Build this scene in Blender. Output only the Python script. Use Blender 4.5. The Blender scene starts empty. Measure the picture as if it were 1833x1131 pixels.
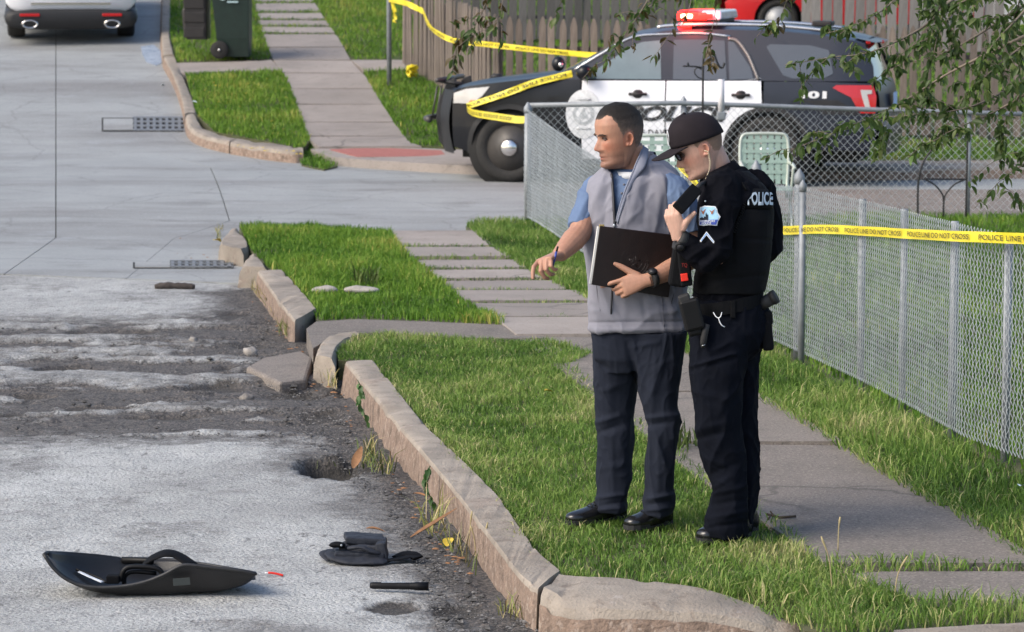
import bpy, bmesh, math, random
import numpy as np
from mathutils import Vector, Matrix, noise, Quaternion

SC = bpy.context.scene
COL = SC.collection
R = math.radians

# ------------------------------------------------------------------ camera, sky, sun, exposure
FPX, CX, CY = 5600.0, 916.5, 565.5
CAM_H, PITCH = 2.5, R(6.6)
cam_d = bpy.data.cameras.new('camera')
cam = bpy.data.objects.new('camera', cam_d); COL.objects.link(cam)
cam.location = (0, 0, CAM_H); cam.rotation_euler = (R(90) - PITCH, 0, 0)
cam_d.sensor_width = 36.0; cam_d.lens = 36.0 * FPX / 1833.0
cam_d.clip_start = 0.5; cam_d.clip_end = 2000
cam_d.dof.use_dof = True; cam_d.dof.focus_distance = 13.7; cam_d.dof.aperture_fstop = 8.5
SC.camera = cam

world = bpy.data.worlds.new('World'); SC.world = world; world.use_nodes = True
wn = world.node_tree.nodes; wl = world.node_tree.links
sky = wn.new('ShaderNodeTexSky'); sky.sky_type = 'NISHITA'; sky.sun_disc = False
SUN_EL, SUN_AZ = R(40), R(-118)        # azimuth from +Y towards +X (the sun stands to the left, a little behind the camera)
sky.sun_elevation = SUN_EL; sky.sun_rotation = SUN_AZ
sky.dust_density = 3.0; sky.ozone_density = 1.4; sky.air_density = 1.0
wl.new(sky.outputs[0], wn['Background'].inputs[0]); wn['Background'].inputs[1].default_value = 0.12
sd = bpy.data.lights.new('sun', 'SUN'); sun = bpy.data.objects.new('sun', sd); COL.objects.link(sun)
sd.energy = 1.3; sd.angle = R(34); sd.color = (1.0, 0.92, 0.80)
sv = Vector((math.sin(SUN_AZ) * math.cos(SUN_EL), math.cos(SUN_AZ) * math.cos(SUN_EL), math.sin(SUN_EL)))
sun.rotation_euler = sv.to_track_quat('Z', 'Y').to_euler()
vs_ = SC.view_settings
vs_.view_transform = 'Standard'; vs_.look = 'None'; vs_.exposure = 0.98; vs_.gamma = 1.0; vs_.use_curve_mapping = False
SC.cycles.max_bounces = 6; SC.cycles.transparent_max_bounces = 12
SC.cycles.use_denoising = True

# ------------------------------------------------------------------ pixel <-> place helpers
SP, CP = math.sin(PITCH), math.cos(PITCH)
def ray(px, py):
    a, b = (px - CX) / FPX, (CY - py) / FPX
    return Vector((a, CP + b * SP, -SP + b * CP))
def PZ(px, py, z=0.0):                     # point of the pixel's ray on the level z
    d = ray(px, py); t = (z - CAM_H) / d.z
    return Vector((d.x * t, d.y * t, z))
def PY(px, py, y):                         # point of the pixel's ray at distance y
    d = ray(px, py); t = y / d.y
    return Vector((d.x * t, y, CAM_H + d.z * t))
def sstep(a, b, x):
    t = min(1, max(0, (x - a) / (b - a))); return t * t * (3 - 2 * t)
def soft(x, k=0.8):
    return x if x > 20 * k else k * math.log1p(math.exp(x / k))
def ZS(y):                                 # street level
    return -0.14 + 0.14 * sstep(28.5, 34.5, y) + 0.115 * soft(y - 38.2)
def ZF(y):                                 # lawn and walk level across the cross street
    return ZS(y) + 0.13
def Z0(y):
    return 0.0
def G(px, py, zf=Z0, off=0.0):             # where the pixel's ray meets the level zf(y)+off
    d = ray(px, py); lo, hi = 5.0, 140.0
    for _ in range(60):
        mid = (lo + hi) / 2
        if CAM_H + d.z / d.y * mid > zf(mid) + off: lo = mid
        else: hi = mid
    y = (lo + hi) / 2
    return Vector((d.x / d.y * y, y, zf(y) + off))
def fbm(x, y, z=0.0, s=1.0, o=4):
    return noise.fractal(Vector((x * s, y * s, z * s)), 1.0, 2.0, o)

# ------------------------------------------------------------------ materials
def mat(name, col, rough=0.8, metal=0.0, var=0.12, vs=6.0, bump=0.0, bs=60.0, col2=None, spec=0.5, rnd=0.0, stretch=None, sheen=0.0,
        emit=None, estr=0.0, alpha=1.0, trans=0.0, coat=0.0, bd=0.01):
    m = bpy.data.materials.new(name); m.use_nodes = True
    nt = m.node_tree; N, L = nt.nodes, nt.links; b = N['Principled BSDF']
    b.inputs['Roughness'].default_value = rough; b.inputs['Metallic'].default_value = metal
    b.inputs['Specular IOR Level'].default_value = spec
    if coat: b.inputs['Coat Weight'].default_value = coat; b.inputs['Coat Roughness'].default_value = 0.05
    if sheen: b.inputs['Sheen Weight'].default_value = sheen
    if trans: b.inputs['Transmission Weight'].default_value = trans
    tc = N.new('ShaderNodeTexCoord'); co = tc.outputs['Object']
    if stretch:
        mp = N.new('ShaderNodeMapping'); mp.inputs['Scale'].default_value = stretch; L.new(co, mp.inputs[0]); co = mp.outputs[0]
    n = N.new('ShaderNodeTexNoise'); n.inputs['Scale'].default_value = vs; n.inputs['Detail'].default_value = 7; n.inputs['Roughness'].default_value = 0.62
    L.new(co, n.inputs['Vector'])
    cr = N.new('ShaderNodeValToRGB')
    c = Vector(col[:3]); a = c * (1 - var); d = Vector(col2) if col2 else c * (1 + var)
    cr.color_ramp.elements[0].position = 0.3; cr.color_ramp.elements[1].position = 0.7
    cr.color_ramp.elements[0].color = (*a, 1); cr.color_ramp.elements[1].color = (*d, 1)
    L.new(n.outputs[0], cr.inputs[0]); out = cr.outputs[0]
    if rnd:
        oi = N.new('ShaderNodeObjectInfo'); mr = N.new('ShaderNodeMapRange'); mr.inputs[3].default_value = 1 - rnd; mr.inputs[4].default_value = 1 + rnd
        L.new(oi.outputs['Random'], mr.inputs[0]); hv = N.new('ShaderNodeHueSaturation'); L.new(mr.outputs[0], hv.inputs['Value']); L.new(out, hv.inputs['Color']); out = hv.outputs[0]
    L.new(out, b.inputs['Base Color'])
    if bump:
        n2 = N.new('ShaderNodeTexNoise'); n2.inputs['Scale'].default_value = bs; n2.inputs['Detail'].default_value = 5; L.new(co, n2.inputs['Vector'])
        bp = N.new('ShaderNodeBump'); bp.inputs['Strength'].default_value = bump; bp.inputs['Distance'].default_value = bd
        L.new(n2.outputs[0], bp.inputs['Height']); L.new(bp.outputs[0], b.inputs['Normal'])
    if emit:
        b.inputs['Emission Color'].default_value = (*emit, 1); b.inputs['Emission Strength'].default_value = estr
    return m
def nodes_of(m): return m.node_tree.nodes, m.node_tree.links, m.node_tree.nodes['Principled BSDF']
def add_layer(m, scale, lo, hi, col, detail=6, stretch=None, kind='noise', coat=None, mask=None):   # mixes a second colour in where a noise is high
    N, L, b = nodes_of(m); old = b.inputs['Base Color'].links[0].from_socket
    tc = N.new('ShaderNodeTexCoord'); co = tc.outputs['Object']
    if stretch:
        mp = N.new('ShaderNodeMapping'); mp.inputs['Scale'].default_value = stretch; L.new(co, mp.inputs[0]); co = mp.outputs[0]
    if kind == 'noise':
        n = N.new('ShaderNodeTexNoise'); n.inputs['Scale'].default_value = scale; n.inputs['Detail'].default_value = detail; n.inputs['Roughness'].default_value = 0.65
        L.new(co, n.inputs['Vector']); f = n.outputs[0]
    else:                                      # cracks: distance to the edges of warped cells
        nw = N.new('ShaderNodeTexNoise'); nw.inputs['Scale'].default_value = scale * 2.3; nw.inputs['Detail'].default_value = 6; L.new(co, nw.inputs['Vector'])
        va = N.new('ShaderNodeVectorMath'); va.operation = 'MULTIPLY_ADD'; L.new(nw.outputs['Color'], va.inputs[0]); va.inputs[1].default_value = (0.5, 0.5, 0.5); L.new(co, va.inputs[2])
        v = N.new('ShaderNodeTexVoronoi'); v.feature = 'DISTANCE_TO_EDGE'; v.inputs['Scale'].default_value = scale; L.new(va.outputs[0], v.inputs['Vector']); f = v.outputs['Distance']
    mr = N.new('ShaderNodeMapRange'); mr.inputs[1].default_value = lo; mr.inputs[2].default_value = hi
    mr.inputs[3].default_value, mr.inputs[4].default_value = (0, 1) if kind == 'noise' else (1, 0)
    L.new(f, mr.inputs[0])
    fac = mr.outputs[0]
    if coat is not None:
        mm = N.new('ShaderNodeMath'); mm.operation = 'MULTIPLY'; mm.inputs[1].default_value = coat; L.new(fac, mm.inputs[0]); fac = mm.outputs[0]
    if mask:
        nm = N.new('ShaderNodeTexNoise'); nm.inputs['Scale'].default_value = mask[0]; nm.inputs['Detail'].default_value = 5; L.new(tc.outputs['Object'], nm.inputs['Vector']); mk = N.new('ShaderNodeMapRange'); mk.inputs[1].default_value = mask[1]; mk.inputs[2].default_value = mask[2]; L.new(nm.outputs[0], mk.inputs[0])
        mm = N.new('ShaderNodeMath'); mm.operation = 'MULTIPLY'; L.new(mk.outputs[0], mm.inputs[0]); L.new(fac, mm.inputs[1]); fac = mm.outputs[0]
    mx = N.new('ShaderNodeMix'); mx.data_type = 'RGBA'; L.new(fac, mx.inputs['Factor']); L.new(old, mx.inputs['A']); mx.inputs['B'].default_value = (*col, 1)
    L.new(mx.outputs['Result'], b.inputs['Base Color'])
    return m
def attr_ramp(m, attr, stops, mixfac=None):      # base colour from a stored per-piece number
    N, L, b = nodes_of(m)
    a = N.new('ShaderNodeAttribute'); a.attribute_name = attr
    cr = N.new('ShaderNodeValToRGB'); e = cr.color_ramp.elements
    while len(e) < len(stops): e.new(0.5)
    for k, (p, c) in enumerate(stops): e[k].position = p; e[k].color = (*c, 1)
    L.new(a.outputs['Fac'], cr.inputs[0]); L.new(cr.outputs[0], b.inputs['Base Color'])
    return m

def thin_leaf(m, k=.35):                          # light passing through blades and leaves
    N, L, b = nodes_of(m); src = b.inputs['Base Color'].links[0].from_socket; t = N.new('ShaderNodeBsdfTranslucent'); hv = N.new('ShaderNodeHueSaturation'); hv.inputs['Value'].default_value = 1.5; L.new(src, hv.inputs['Color']); L.new(hv.outputs[0], t.inputs[0])
    mx = N.new('ShaderNodeMixShader'); mx.inputs[0].default_value = k; L.new(b.outputs[0], mx.inputs[1]); L.new(t.outputs[0], mx.inputs[2]); L.new(mx.outputs[0], N['Material Output'].inputs['Surface']); return m
# ------------------------------------------------------------------ mesh building
def frame_of(d, up=Vector((0, 0, 1))):
    d = d.normalized()
    if abs(d.dot(up)) > 0.97: up = Vector((1, 0, 0))
    s = d.cross(up).normalized(); return s, s.cross(d).normalized()
class MB:
    def __init__(s): s.v = []; s.f = []; s.m = []; s.sm = []
    def add(s, vs, fs, m=0, sm=False):
        o = len(s.v); s.v.extend([tuple(v) for v in vs])
        for f in fs: s.f.append([i + o for i in f]); s.m.append(m); s.sm.append(sm)
        return s
    def box(s, c, size, rot=None, m=0, top=1.0):
        c = Vector(c); hx, hy, hz = [q / 2 for q in size]; vs = []
        for z, k in ((-hz, 1), (hz, top)):
            for x, y in ((-hx, -hy), (hx, -hy), (hx, hy), (-hx, hy)):
                p = Vector((x * k, y * k, z)); vs.append((rot @ p if rot else p) + c)
        return s.add(vs, [(3, 2, 1, 0), (4, 5, 6, 7), (0, 1, 5, 4), (1, 2, 6, 5), (2, 3, 7, 6), (3, 0, 4, 7)], m)
    def loft(s, rings, m=0, sm=True, cap=True, closed=True):
        n = len(rings[0]); vs = [p for r in rings for p in r]; fs = []
        for i in range(len(rings) - 1):
            for j in range(n if closed else n - 1):
                k = (j + 1) % n; fs.append((i * n + j, i * n + k, (i + 1) * n + k, (i + 1) * n + j))
        s.add(vs, fs, m, sm)
        if cap and closed:
            s.add(rings[0], [list(range(n))[::-1]], m, False); s.add(rings[-1], [list(range(n))], m, False)
        return s
    def loft_solid(s, rings, m=0, sm=True):      # shares the cap vertices: a closed shell
        n = len(rings[0]); vs = [p for r in rings for p in r]; fs = []
        for i in range(len(rings) - 1):
            for j in range(n):
                k = (j + 1) % n; fs.append((i * n + j, i * n + k, (i + 1) * n + k, (i + 1) * n + j))
        fs.append(list(range(n))[::-1]); fs.append([(len(rings) - 1) * n + j for j in range(n)])
        return s.add(vs, fs, m, sm)
    def tube(s, pts, r, n=8, m=0, sm=True, flat=1.0, up=None, solid=True, rot0=0.0):
        pts = [Vector(p) for p in pts]; rings = []; k = len(pts)
        rs = r if isinstance(r, (list, tuple)) else [r] * k
        U = None
        for i, p in enumerate(pts):
            d = (pts[min(i + 1, k - 1)] - pts[max(i - 1, 0)])
            if d.length < 1e-9: d = Vector((0, 0, 1))
            d.normalize()
            if U is None: a, U = frame_of(d, Vector(up) if up else Vector((0, 0, 1)))
            U = (U - d * U.dot(d)); U = U.normalized() if U.length > 1e-6 else frame_of(d)[1]
            S = d.cross(U)
            q = rs[i]; ra, rb = q if isinstance(q, (list, tuple)) else (q, q * flat)
            rings.append([p + S * (ra * math.cos(2 * math.pi * j / n + rot0)) + U * (rb * math.sin(2 * math.pi * j / n + rot0)) for j in range(n)])
        return s.loft_solid(rings, m, sm)
    def ball(s, c, r, nu=14, nv=9, m=0, rot=None, sm=True):
        c = Vector(c); r = r if isinstance(r, (list, tuple)) else (r, r, r); rings = []
        for i in range(1, nv):
            t = math.pi * i / nv; ring = []
            for j in range(nu):
                a = 2 * math.pi * j / nu
                p = Vector((r[0] * math.sin(t) * math.cos(a), r[1] * math.sin(t) * math.sin(a), -r[2] * math.cos(t)))
                ring.append((rot @ p if rot else p) + c)
            rings.append(ring)
        return s.loft_solid(rings, m, sm)
    def lathe(s, prof, n=20, mtx=None, m=0, sm=True):      # prof: (radius, height) along local z
        rings = []
        for r, h in prof:
            ring = []
            for j in range(n):
                a = 2 * math.pi * j / n; p = Vector((r * math.cos(a), r * math.sin(a), h)); ring.append(mtx @ p if mtx else p)
            rings.append(ring)
        return s.loft_solid(rings, m, sm)
    def prism(s, poly, z0, z1, mtx=None, m=0):
        n = len(poly); a = [Vector((x, y, z0)) for x, y in poly]; b = [Vector((x, y, z1)) for x, y in poly]
        vs = a + b
        if mtx: vs = [mtx @ v for v in vs]
        fs = [list(range(n))[::-1], list(range(n, 2 * n))] + [(i, (i + 1) % n, n + (i + 1) % n, n + i) for i in range(n)]
        return s.add(vs, fs, m)
    def grid(s, rows, m=0, sm=True):
        return s.loft(rows, m, sm, cap=False, closed=False)
    def mesh(s, name, mats, org=Vector((0, 0, 0))):
        me = bpy.data.meshes.new(name)
        o = Vector(org); me.from_pydata([(x - o.x, y - o.y, z - o.z) for x, y, z in s.v], [], s.f)
        for q in (mats if isinstance(mats, (list, tuple)) else [mats]): me.materials.append(q)
        me.polygons.foreach_set('material_index', s.m); me.polygons.foreach_set('use_smooth', s.sm)
        me.update(); return me
    def build(s, name, mats, parent=None, org=None, bevel=0.0, local=False, fixn=True, seg=2):
        o = Vector((0, 0, 0)) if org is None else Vector(org)
        if parent is not None and not local: o = o + wloc(parent)
        me = s.mesh(name, mats, o)
        if fixn:
            bm = bmesh.new(); bm.from_mesh(me); bmesh.ops.recalc_face_normals(bm, faces=bm.faces); bm.to_mesh(me); bm.free()
        ob = bpy.data.objects.new(name, me); COL.objects.link(ob)
        if parent is not None: ob.parent = parent
        if org is not None: ob.location = Vector(org)
        if bevel:
            bv = ob.modifiers.new('edge', 'BEVEL'); bv.width = bevel; bv.segments = seg; bv.limit_method = 'ANGLE'; bv.angle_limit = R(35)
        return ob
def wloc(o):
    v = Vector(o.location)
    while o.parent is not None: o = o.parent; v += Vector(o.location)
    return v
def tag(o, label=None, cat=None, group=None, kind=None):
    if label: o['label'] = label
    if cat: o['category'] = cat
    if group: o['group'] = group
    if kind: o['kind'] = kind
    return o
def thing(name, label, cat, loc=(0, 0, 0), group=None, rz=0.0):
    o = bpy.data.objects.new(name, None); COL.objects.link(o); o.location = loc; o.rotation_euler = (0, 0, rz); o.empty_display_size = 0.2
    return tag(o, label, cat, group)
def structure(name, loc=(0, 0, 0)):
    o = bpy.data.objects.new(name, None); COL.objects.link(o); o.location = loc; o['kind'] = 'structure'; return o
def copy_thing(root, loc=None, rz=None, label=None):
    def rec(o, par):
        c = o.copy(); COL.objects.link(c)
        if par is not None: c.parent = par
        for ch in o.children: rec(ch, c)
        return c
    r = rec(root, None)
    if loc is not None: r.location = loc
    if rz is not None: r.rotation_euler = (0, 0, rz)
    if label: r['label'] = label
    return r
def remesh(mb, voxel, smooth=4, fac=0.5):        # one continuous surface from overlapping closed shells
    me = mb.mesh('tmp', []); ob = bpy.data.objects.new('tmp', me); COL.objects.link(ob)
    bm = bmesh.new(); bm.from_mesh(me); bmesh.ops.recalc_face_normals(bm, faces=bm.faces); bm.to_mesh(me); bm.free()
    r = ob.modifiers.new('r', 'REMESH'); r.mode = 'VOXEL'; r.voxel_size = voxel
    if smooth:
        q = ob.modifiers.new('s', 'SMOOTH'); q.factor = fac; q.iterations = smooth
    dg = bpy.context.evaluated_depsgraph_get(); dg.update()
    ev = ob.evaluated_get(dg); out = bpy.data.meshes.new_from_object(ev)
    bpy.data.objects.remove(ob); bpy.data.meshes.remove(me)
    out.polygons.foreach_set('use_smooth', [True] * len(out.polygons))
    return out
def co_of(me):
    a = np.empty(len(me.vertices) * 3); me.vertices.foreach_get('co', a); return a.reshape(-1, 3)
def no_of(me):
    a = np.empty(len(me.vertices) * 3); me.vertices.foreach_get('normal', a); return a.reshape(-1, 3)
def set_co(me, a): me.vertices.foreach_set('co', a.ravel()); me.update()
def put_attr(me, name, arr):
    at = me.attributes.new(name, 'FLOAT', 'POINT'); at.data.foreach_set('value', np.asarray(arr, dtype=np.float32))
def link_mesh(name, me, mats, parent=None, org=None):
    me.name = name
    for q in (mats if isinstance(mats, (list, tuple)) else [mats]): me.materials.append(q)
    o = Vector(org) if org is not None else Vector((0, 0, 0))
    sh = o + (wloc(parent) if parent is not None else Vector((0, 0, 0)))
    a = co_of(me); a -= np.array(sh); set_co(me, a)
    ob = bpy.data.objects.new(name, me); COL.objects.link(ob)
    if parent is not None: ob.parent = parent
    if org is not None: ob.location = o
    return ob
def interp(tab, x):
    xs = [t[0] for t in tab]
    return [float(np.interp(x, xs, [t[k] for t in tab])) for k in range(1, len(tab[0]))]
def smooth_path(pts, n):                        # Catmull-Rom through the points
    pts = [Vector(p) for p in pts]; q = [pts[0] * 2 - pts[1]] + pts + [pts[-1] * 2 - pts[-2]]; out = []
    for i in range(1, len(q) - 2):
        a, b, c, d = q[i - 1:i + 3]
        for k in range(n):
            t = k / n
            out.append(0.5 * ((2 * b) + (c - a) * t + (2 * a - 5 * b + 4 * c - d) * t * t + (3 * b - a - 3 * c + d) * t ** 3))
    out.append(pts[-1]); return out
def in_poly(px, py, poly):
    ins = np.zeros(len(px), bool); j = len(poly) - 1
    for i in range(len(poly)):
        xi, yi = poly[i][0], poly[i][1]; xj, yj = poly[j][0], poly[j][1]
        c = ((yi > py) != (yj > py)) & (px < (xj - xi) * (py - yi) / ((yj - yi) or 1e-9) + xi); ins ^= c; j = i
    return ins
def text_mesh(body, size, ext=0.0, shear=0.0, bold=0.0, spacing=1.0):
    cu = bpy.data.curves.new('txt', 'FONT'); cu.body = body; cu.size = size; cu.extrude = ext; cu.shear = shear; cu.offset = bold
    cu.align_x = 'CENTER'; cu.align_y = 'CENTER'; cu.space_character = spacing; cu.resolution_u = 3
    ob = bpy.data.objects.new('txt', cu); COL.objects.link(ob)
    dg = bpy.context.evaluated_depsgraph_get(); dg.update()
    me = bpy.data.meshes.new_from_object(ob.evaluated_get(dg)); bpy.data.objects.remove(ob); bpy.data.curves.remove(cu)
    return me
from mathutils.bvhtree import BVHTree
def bvh_of(me): return BVHTree.FromPolygons([v.co.copy() for v in me.vertices], [tuple(q.vertices) for q in me.polygons])
def on_surface(tree):                              # the place on a surface that the camera's ray through a pixel meets, lifted by off
    def f(px, py, off=0.0):
        d = ray(px, py).normalized(); o = Vector((0, 0, CAM_H)); h = tree.ray_cast(o, d)
        for k in (3, -3, 6, -6, 10, -10, 15, -15):
            if h[0] is not None: break
            h = tree.ray_cast(o, ray(px + k, py).normalized())
        if h[0] is None: return PY(px, py, 13.6)
        n = h[1] if h[1].dot(d) < 0 else -h[1]
        return h[0] + (n * .7 - d * .3) * off
    return f
rng = np.random.default_rng(7); random.seed(7)
# ================================================================== materials of the setting
m_asph = mat('worn_asphalt', (0.405, 0.412, 0.400), 0.85, var=0.18, vs=1.3, bump=0.8, bs=60, bd=0.016)
add_layer(m_asph, 48, 0.50, 0.72, (0.56, 0.555, 0.55), 3)
add_layer(m_asph, 70, 0.56, 0.66, (0.13, 0.13, 0.135), 3, coat=0.7)
add_layer(m_asph, 13, 0.60, 0.67, (0.09, 0.088, 0.086), 8, stretch=(1, .45, 1), coat=0.75)
add_layer(m_asph, 32, 0.60, 0.66, (0.10, 0.098, 0.096), 6, coat=0.7)
add_layer(m_asph, 0.45, 0.48, 0.70, (0.25, 0.25, 0.24), 8, coat=0.7)
add_layer(m_asph, 1.1, 0.56, 0.70, (0.20, 0.19, 0.18), 9, coat=0.5)
add_layer(m_asph, 2.6, 0.004, 0.035, (0.06, 0.06, 0.062), kind='crack', coat=0.30)
add_layer(m_asph, 7.5, 0.004, 0.035, (0.08, 0.08, 0.085), kind='crack', coat=0.14)
add_layer(m_asph, 9, 0.006, 0.06, (0.10, 0.098, 0.095), kind='crack', coat=0.75, mask=(2.2, .46, .62))
add_layer(m_asph, 22, 0.01, 0.08, (0.12, 0.118, 0.115), kind='crack', coat=0.55, mask=(4.0, .46, .62))
def asph_wear():                                  # per-vertex wear: dark broken strip at the gutter and across the patch
    N, L, b = nodes_of(m_asph); old = b.inputs['Base Color'].links[0].from_socket
    a = N.new('ShaderNodeAttribute'); a.attribute_name = 'wear'
    n = N.new('ShaderNodeTexNoise'); n.inputs['Scale'].default_value = 9; n.inputs['Detail'].default_value = 9; n.inputs['Roughness'].default_value = 0.7
    tc = N.new('ShaderNodeTexCoord'); L.new(tc.outputs['Object'], n.inputs['Vector'])
    ad = N.new('ShaderNodeMath'); ad.operation = 'ADD'; L.new(a.outputs['Fac'], ad.inputs[0]); L.new(n.outputs[0], ad.inputs[1])
    mr = N.new('ShaderNodeMapRange'); mr.inputs[1].default_value = 0.68; mr.inputs[2].default_value = 1.08; L.new(ad.outputs[0], mr.inputs[0])
    n3 = N.new('ShaderNodeTexNoise'); n3.inputs['Scale'].default_value = 60; n3.inputs['Detail'].default_value = 4; L.new(tc.outputs['Object'], n3.inputs['Vector'])
    cr = N.new('ShaderNodeValToRGB'); cr.color_ramp.elements[0].position = 0.38; cr.color_ramp.elements[1].position = 0.68
    cr.color_ramp.elements[0].color = (0.05, 0.05, 0.052, 1); cr.color_ramp.elements[1].color = (0.175, 0.15, 0.13, 1); L.new(n3.outputs[0], cr.inputs[0])
    mx = N.new('ShaderNodeMix'); mx.data_type = 'RGBA'; L.new(mr.outputs[0], mx.inputs['Factor']); L.new(old, mx.inputs['A']); L.new(cr.outputs[0], mx.inputs['B'])
    for sc_, wd_, fc_ in ((4.5, .045, 1.0), (13, .06, .8)):        # ragged cracks where the surface is broken
        nw = N.new('ShaderNodeTexNoise'); nw.inputs['Scale'].default_value = sc_ * 1.8; nw.inputs['Detail'].default_value = 7; L.new(tc.outputs['Object'], nw.inputs['Vector'])
        va = N.new('ShaderNodeVectorMath'); va.operation = 'MULTIPLY_ADD'; L.new(nw.outputs['Color'], va.inputs[0]); va.inputs[1].default_value = (.5, .5, .5); L.new(tc.outputs['Object'], va.inputs[2])
        vo = N.new('ShaderNodeTexVoronoi'); vo.feature = 'DISTANCE_TO_EDGE'; vo.inputs['Scale'].default_value = sc_; L.new(va.outputs[0], vo.inputs['Vector'])
        m1 = N.new('ShaderNodeMapRange'); m1.inputs[1].default_value = wd_ * .3; m1.inputs[2].default_value = wd_; m1.inputs[3].default_value = fc_; m1.inputs[4].default_value = 0; L.new(vo.outputs['Distance'], m1.inputs[0])
        m3 = N.new('ShaderNodeMapRange'); m3.inputs[1].default_value = .16; m3.inputs[2].default_value = .5; L.new(a.outputs['Fac'], m3.inputs[0])
        mm = N.new('ShaderNodeMath'); mm.operation = 'MULTIPLY'; L.new(m1.outputs[0], mm.inputs[0]); L.new(m3.outputs[0], mm.inputs[1])
        mk = N.new('ShaderNodeMix'); mk.data_type = 'RGBA'; L.new(mm.outputs[0], mk.inputs['Factor']); L.new(mx.outputs['Result'], mk.inputs['A']); mk.inputs['B'].default_value = (.03, .028, .026, 1); mx = mk
    a2 = N.new('ShaderNodeAttribute'); a2.attribute_name = 'hole'; m2 = N.new('ShaderNodeMix'); m2.data_type = 'RGBA'; L.new(a2.outputs['Fac'], m2.inputs['Factor']); L.new(mx.outputs['Result'], m2.inputs['A']); m2.inputs['B'].default_value = (.035, .032, .028, 1)
    L.new(m2.outputs['Result'], b.inputs['Base Color'])
asph_wear()
m_cstreet = mat('street_concrete', (0.285, 0.297, 0.295), 0.75, var=0.10, vs=0.9, bump=0.25, bs=90)
add_layer(m_cstreet, 0.45, 0.46, 0.66, (0.185, 0.182, 0.178), 9, stretch=(0.35, 1.6, 1), coat=0.85)
add_layer(m_cstreet, 1.3, 0.56, 0.70, (0.14, 0.138, 0.132), 9, stretch=(.6, 1.3, 1), coat=0.65)
add_layer(m_cstreet, 0.6, 0.004, 0.012, (0.10, 0.095, 0.09), kind='crack', coat=0.28)
add_layer(m_cstreet, 2.2, 0.58, 0.75, (0.36, 0.38, 0.41), 8, coat=0.5)
add_layer(m_cstreet, 22, 0.58, 0.70, (0.15, 0.14, 0.13), 5, coat=0.5)
add_layer(m_cstreet, 40, 0.56, 0.68, (0.42, 0.42, 0.43), 4, coat=0.5)
m_walk = mat('sidewalk_concrete', (0.185, 0.16, 0.14), 0.9, var=0.14, vs=2.2, bump=0.55, bs=160, rnd=0.10)
add_layer(m_walk, 60, 0.52, 0.66, (0.31, 0.275, 0.24), 3, coat=0.85)
add_layer(m_walk, 75, 0.54, 0.64, (0.075, 0.07, 0.065), 3, coat=0.7)
add_layer(m_walk, 0.9, 0.55, 0.75, (0.15, 0.14, 0.13), 8, coat=0.6)
add_layer(m_walk, 0.8, 0.004, 0.02, (0.06, 0.055, 0.05), kind='crack', coat=0.55, mask=(.8, .48, .56))
add_layer(m_walk, 2.6, 0.56, 0.70, (0.10, 0.09, 0.08), 9, coat=0.55)
m_walk2 = mat('pale_sidewalk_concrete', (0.285, 0.25, 0.225), 0.9, var=0.14, vs=2.2, bump=0.5, bs=120, rnd=0.12)
add_layer(m_walk2, .9, 0.004, 0.02, (0.07, 0.065, 0.06), kind='crack', coat=0.6, mask=(.7, .50, .58))
add_layer(m_walk2, 45, 0.55, 0.68, (0.17, 0.15, 0.135), 4, coat=0.6)
add_layer(m_walk2, 1.1, 0.52, 0.72, (0.165, 0.145, 0.13), 9, coat=0.8)
add_layer(m_walk2, 7, 0.60, 0.72, (0.11, 0.095, 0.08), 6, coat=0.6)
m_kerb = mat('kerb_concrete', (0.285, 0.247, 0.205), 0.9, var=0.2, vs=5, bump=0.7, bs=80, rnd=0.08)
add_layer(m_kerb, 3.0, 0.55, 0.72, (0.22, 0.15, 0.115), 9, coat=0.6)
add_layer(m_kerb, 12, 0.56, 0.66, (0.15, 0.115, 0.09), 6, coat=0.6)
add_layer(m_kerb, 6.0, 0.62, 0.69, (0.46, 0.42, 0.38), 8, coat=0.8)
add_layer(m_kerb, 1.6, 0.50, 0.68, (0.15, 0.125, 0.10), 9, coat=0.65)
add_layer(m_kerb, 40, 0.60, 0.72, (0.10, 0.09, 0.08), 4, coat=0.5)
m_kerbface = mat('kerb_face_aggregate', (0.225, 0.163, 0.125), 0.95, var=0.35, vs=14, bump=0.9, bs=70)
add_layer(m_kerbface, 30, 0.54, 0.64, (0.36, 0.29, 0.24), 5, coat=0.8)
add_layer(m_kerbface, 9, 0.56, 0.66, (0.09, 0.065, 0.05), 7, coat=0.7)
m_soil = mat('soil', (0.075, 0.075, 0.035), 1.0, var=0.4, vs=9, bump=0.6, bs=40)
add_layer(m_soil, 3, 0.5, 0.7, (0.05, 0.085, 0.02), 6)
m_joint = mat('joint_dirt', (0.035, 0.032, 0.028), 1.0, var=0.4, vs=20)
m_red = mat('red_paving', (0.33, 0.12, 0.10), 0.9, var=0.15, vs=12, bump=0.3, bs=80)
m_base = mat('ground_earth', (0.10, 0.10, 0.055), 1.0, var=0.3, vs=2)
m_stone = mat('grey_stone', (0.26, 0.24, 0.22), 0.9, var=0.3, vs=30, bump=0.4, bs=90, rnd=0.35)
m_dark = mat('dark_void', (0.012, 0.012, 0.012), 0.9)
m_steel = mat('galvanised_steel', (0.42, 0.45, 0.48), 0.42, 0.75, var=0.2, vs=40, bump=0.1)
m_grate = mat('cast_iron_grate', (0.20, 0.21, 0.22), 0.6, 0.4, var=0.2, vs=20)

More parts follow.
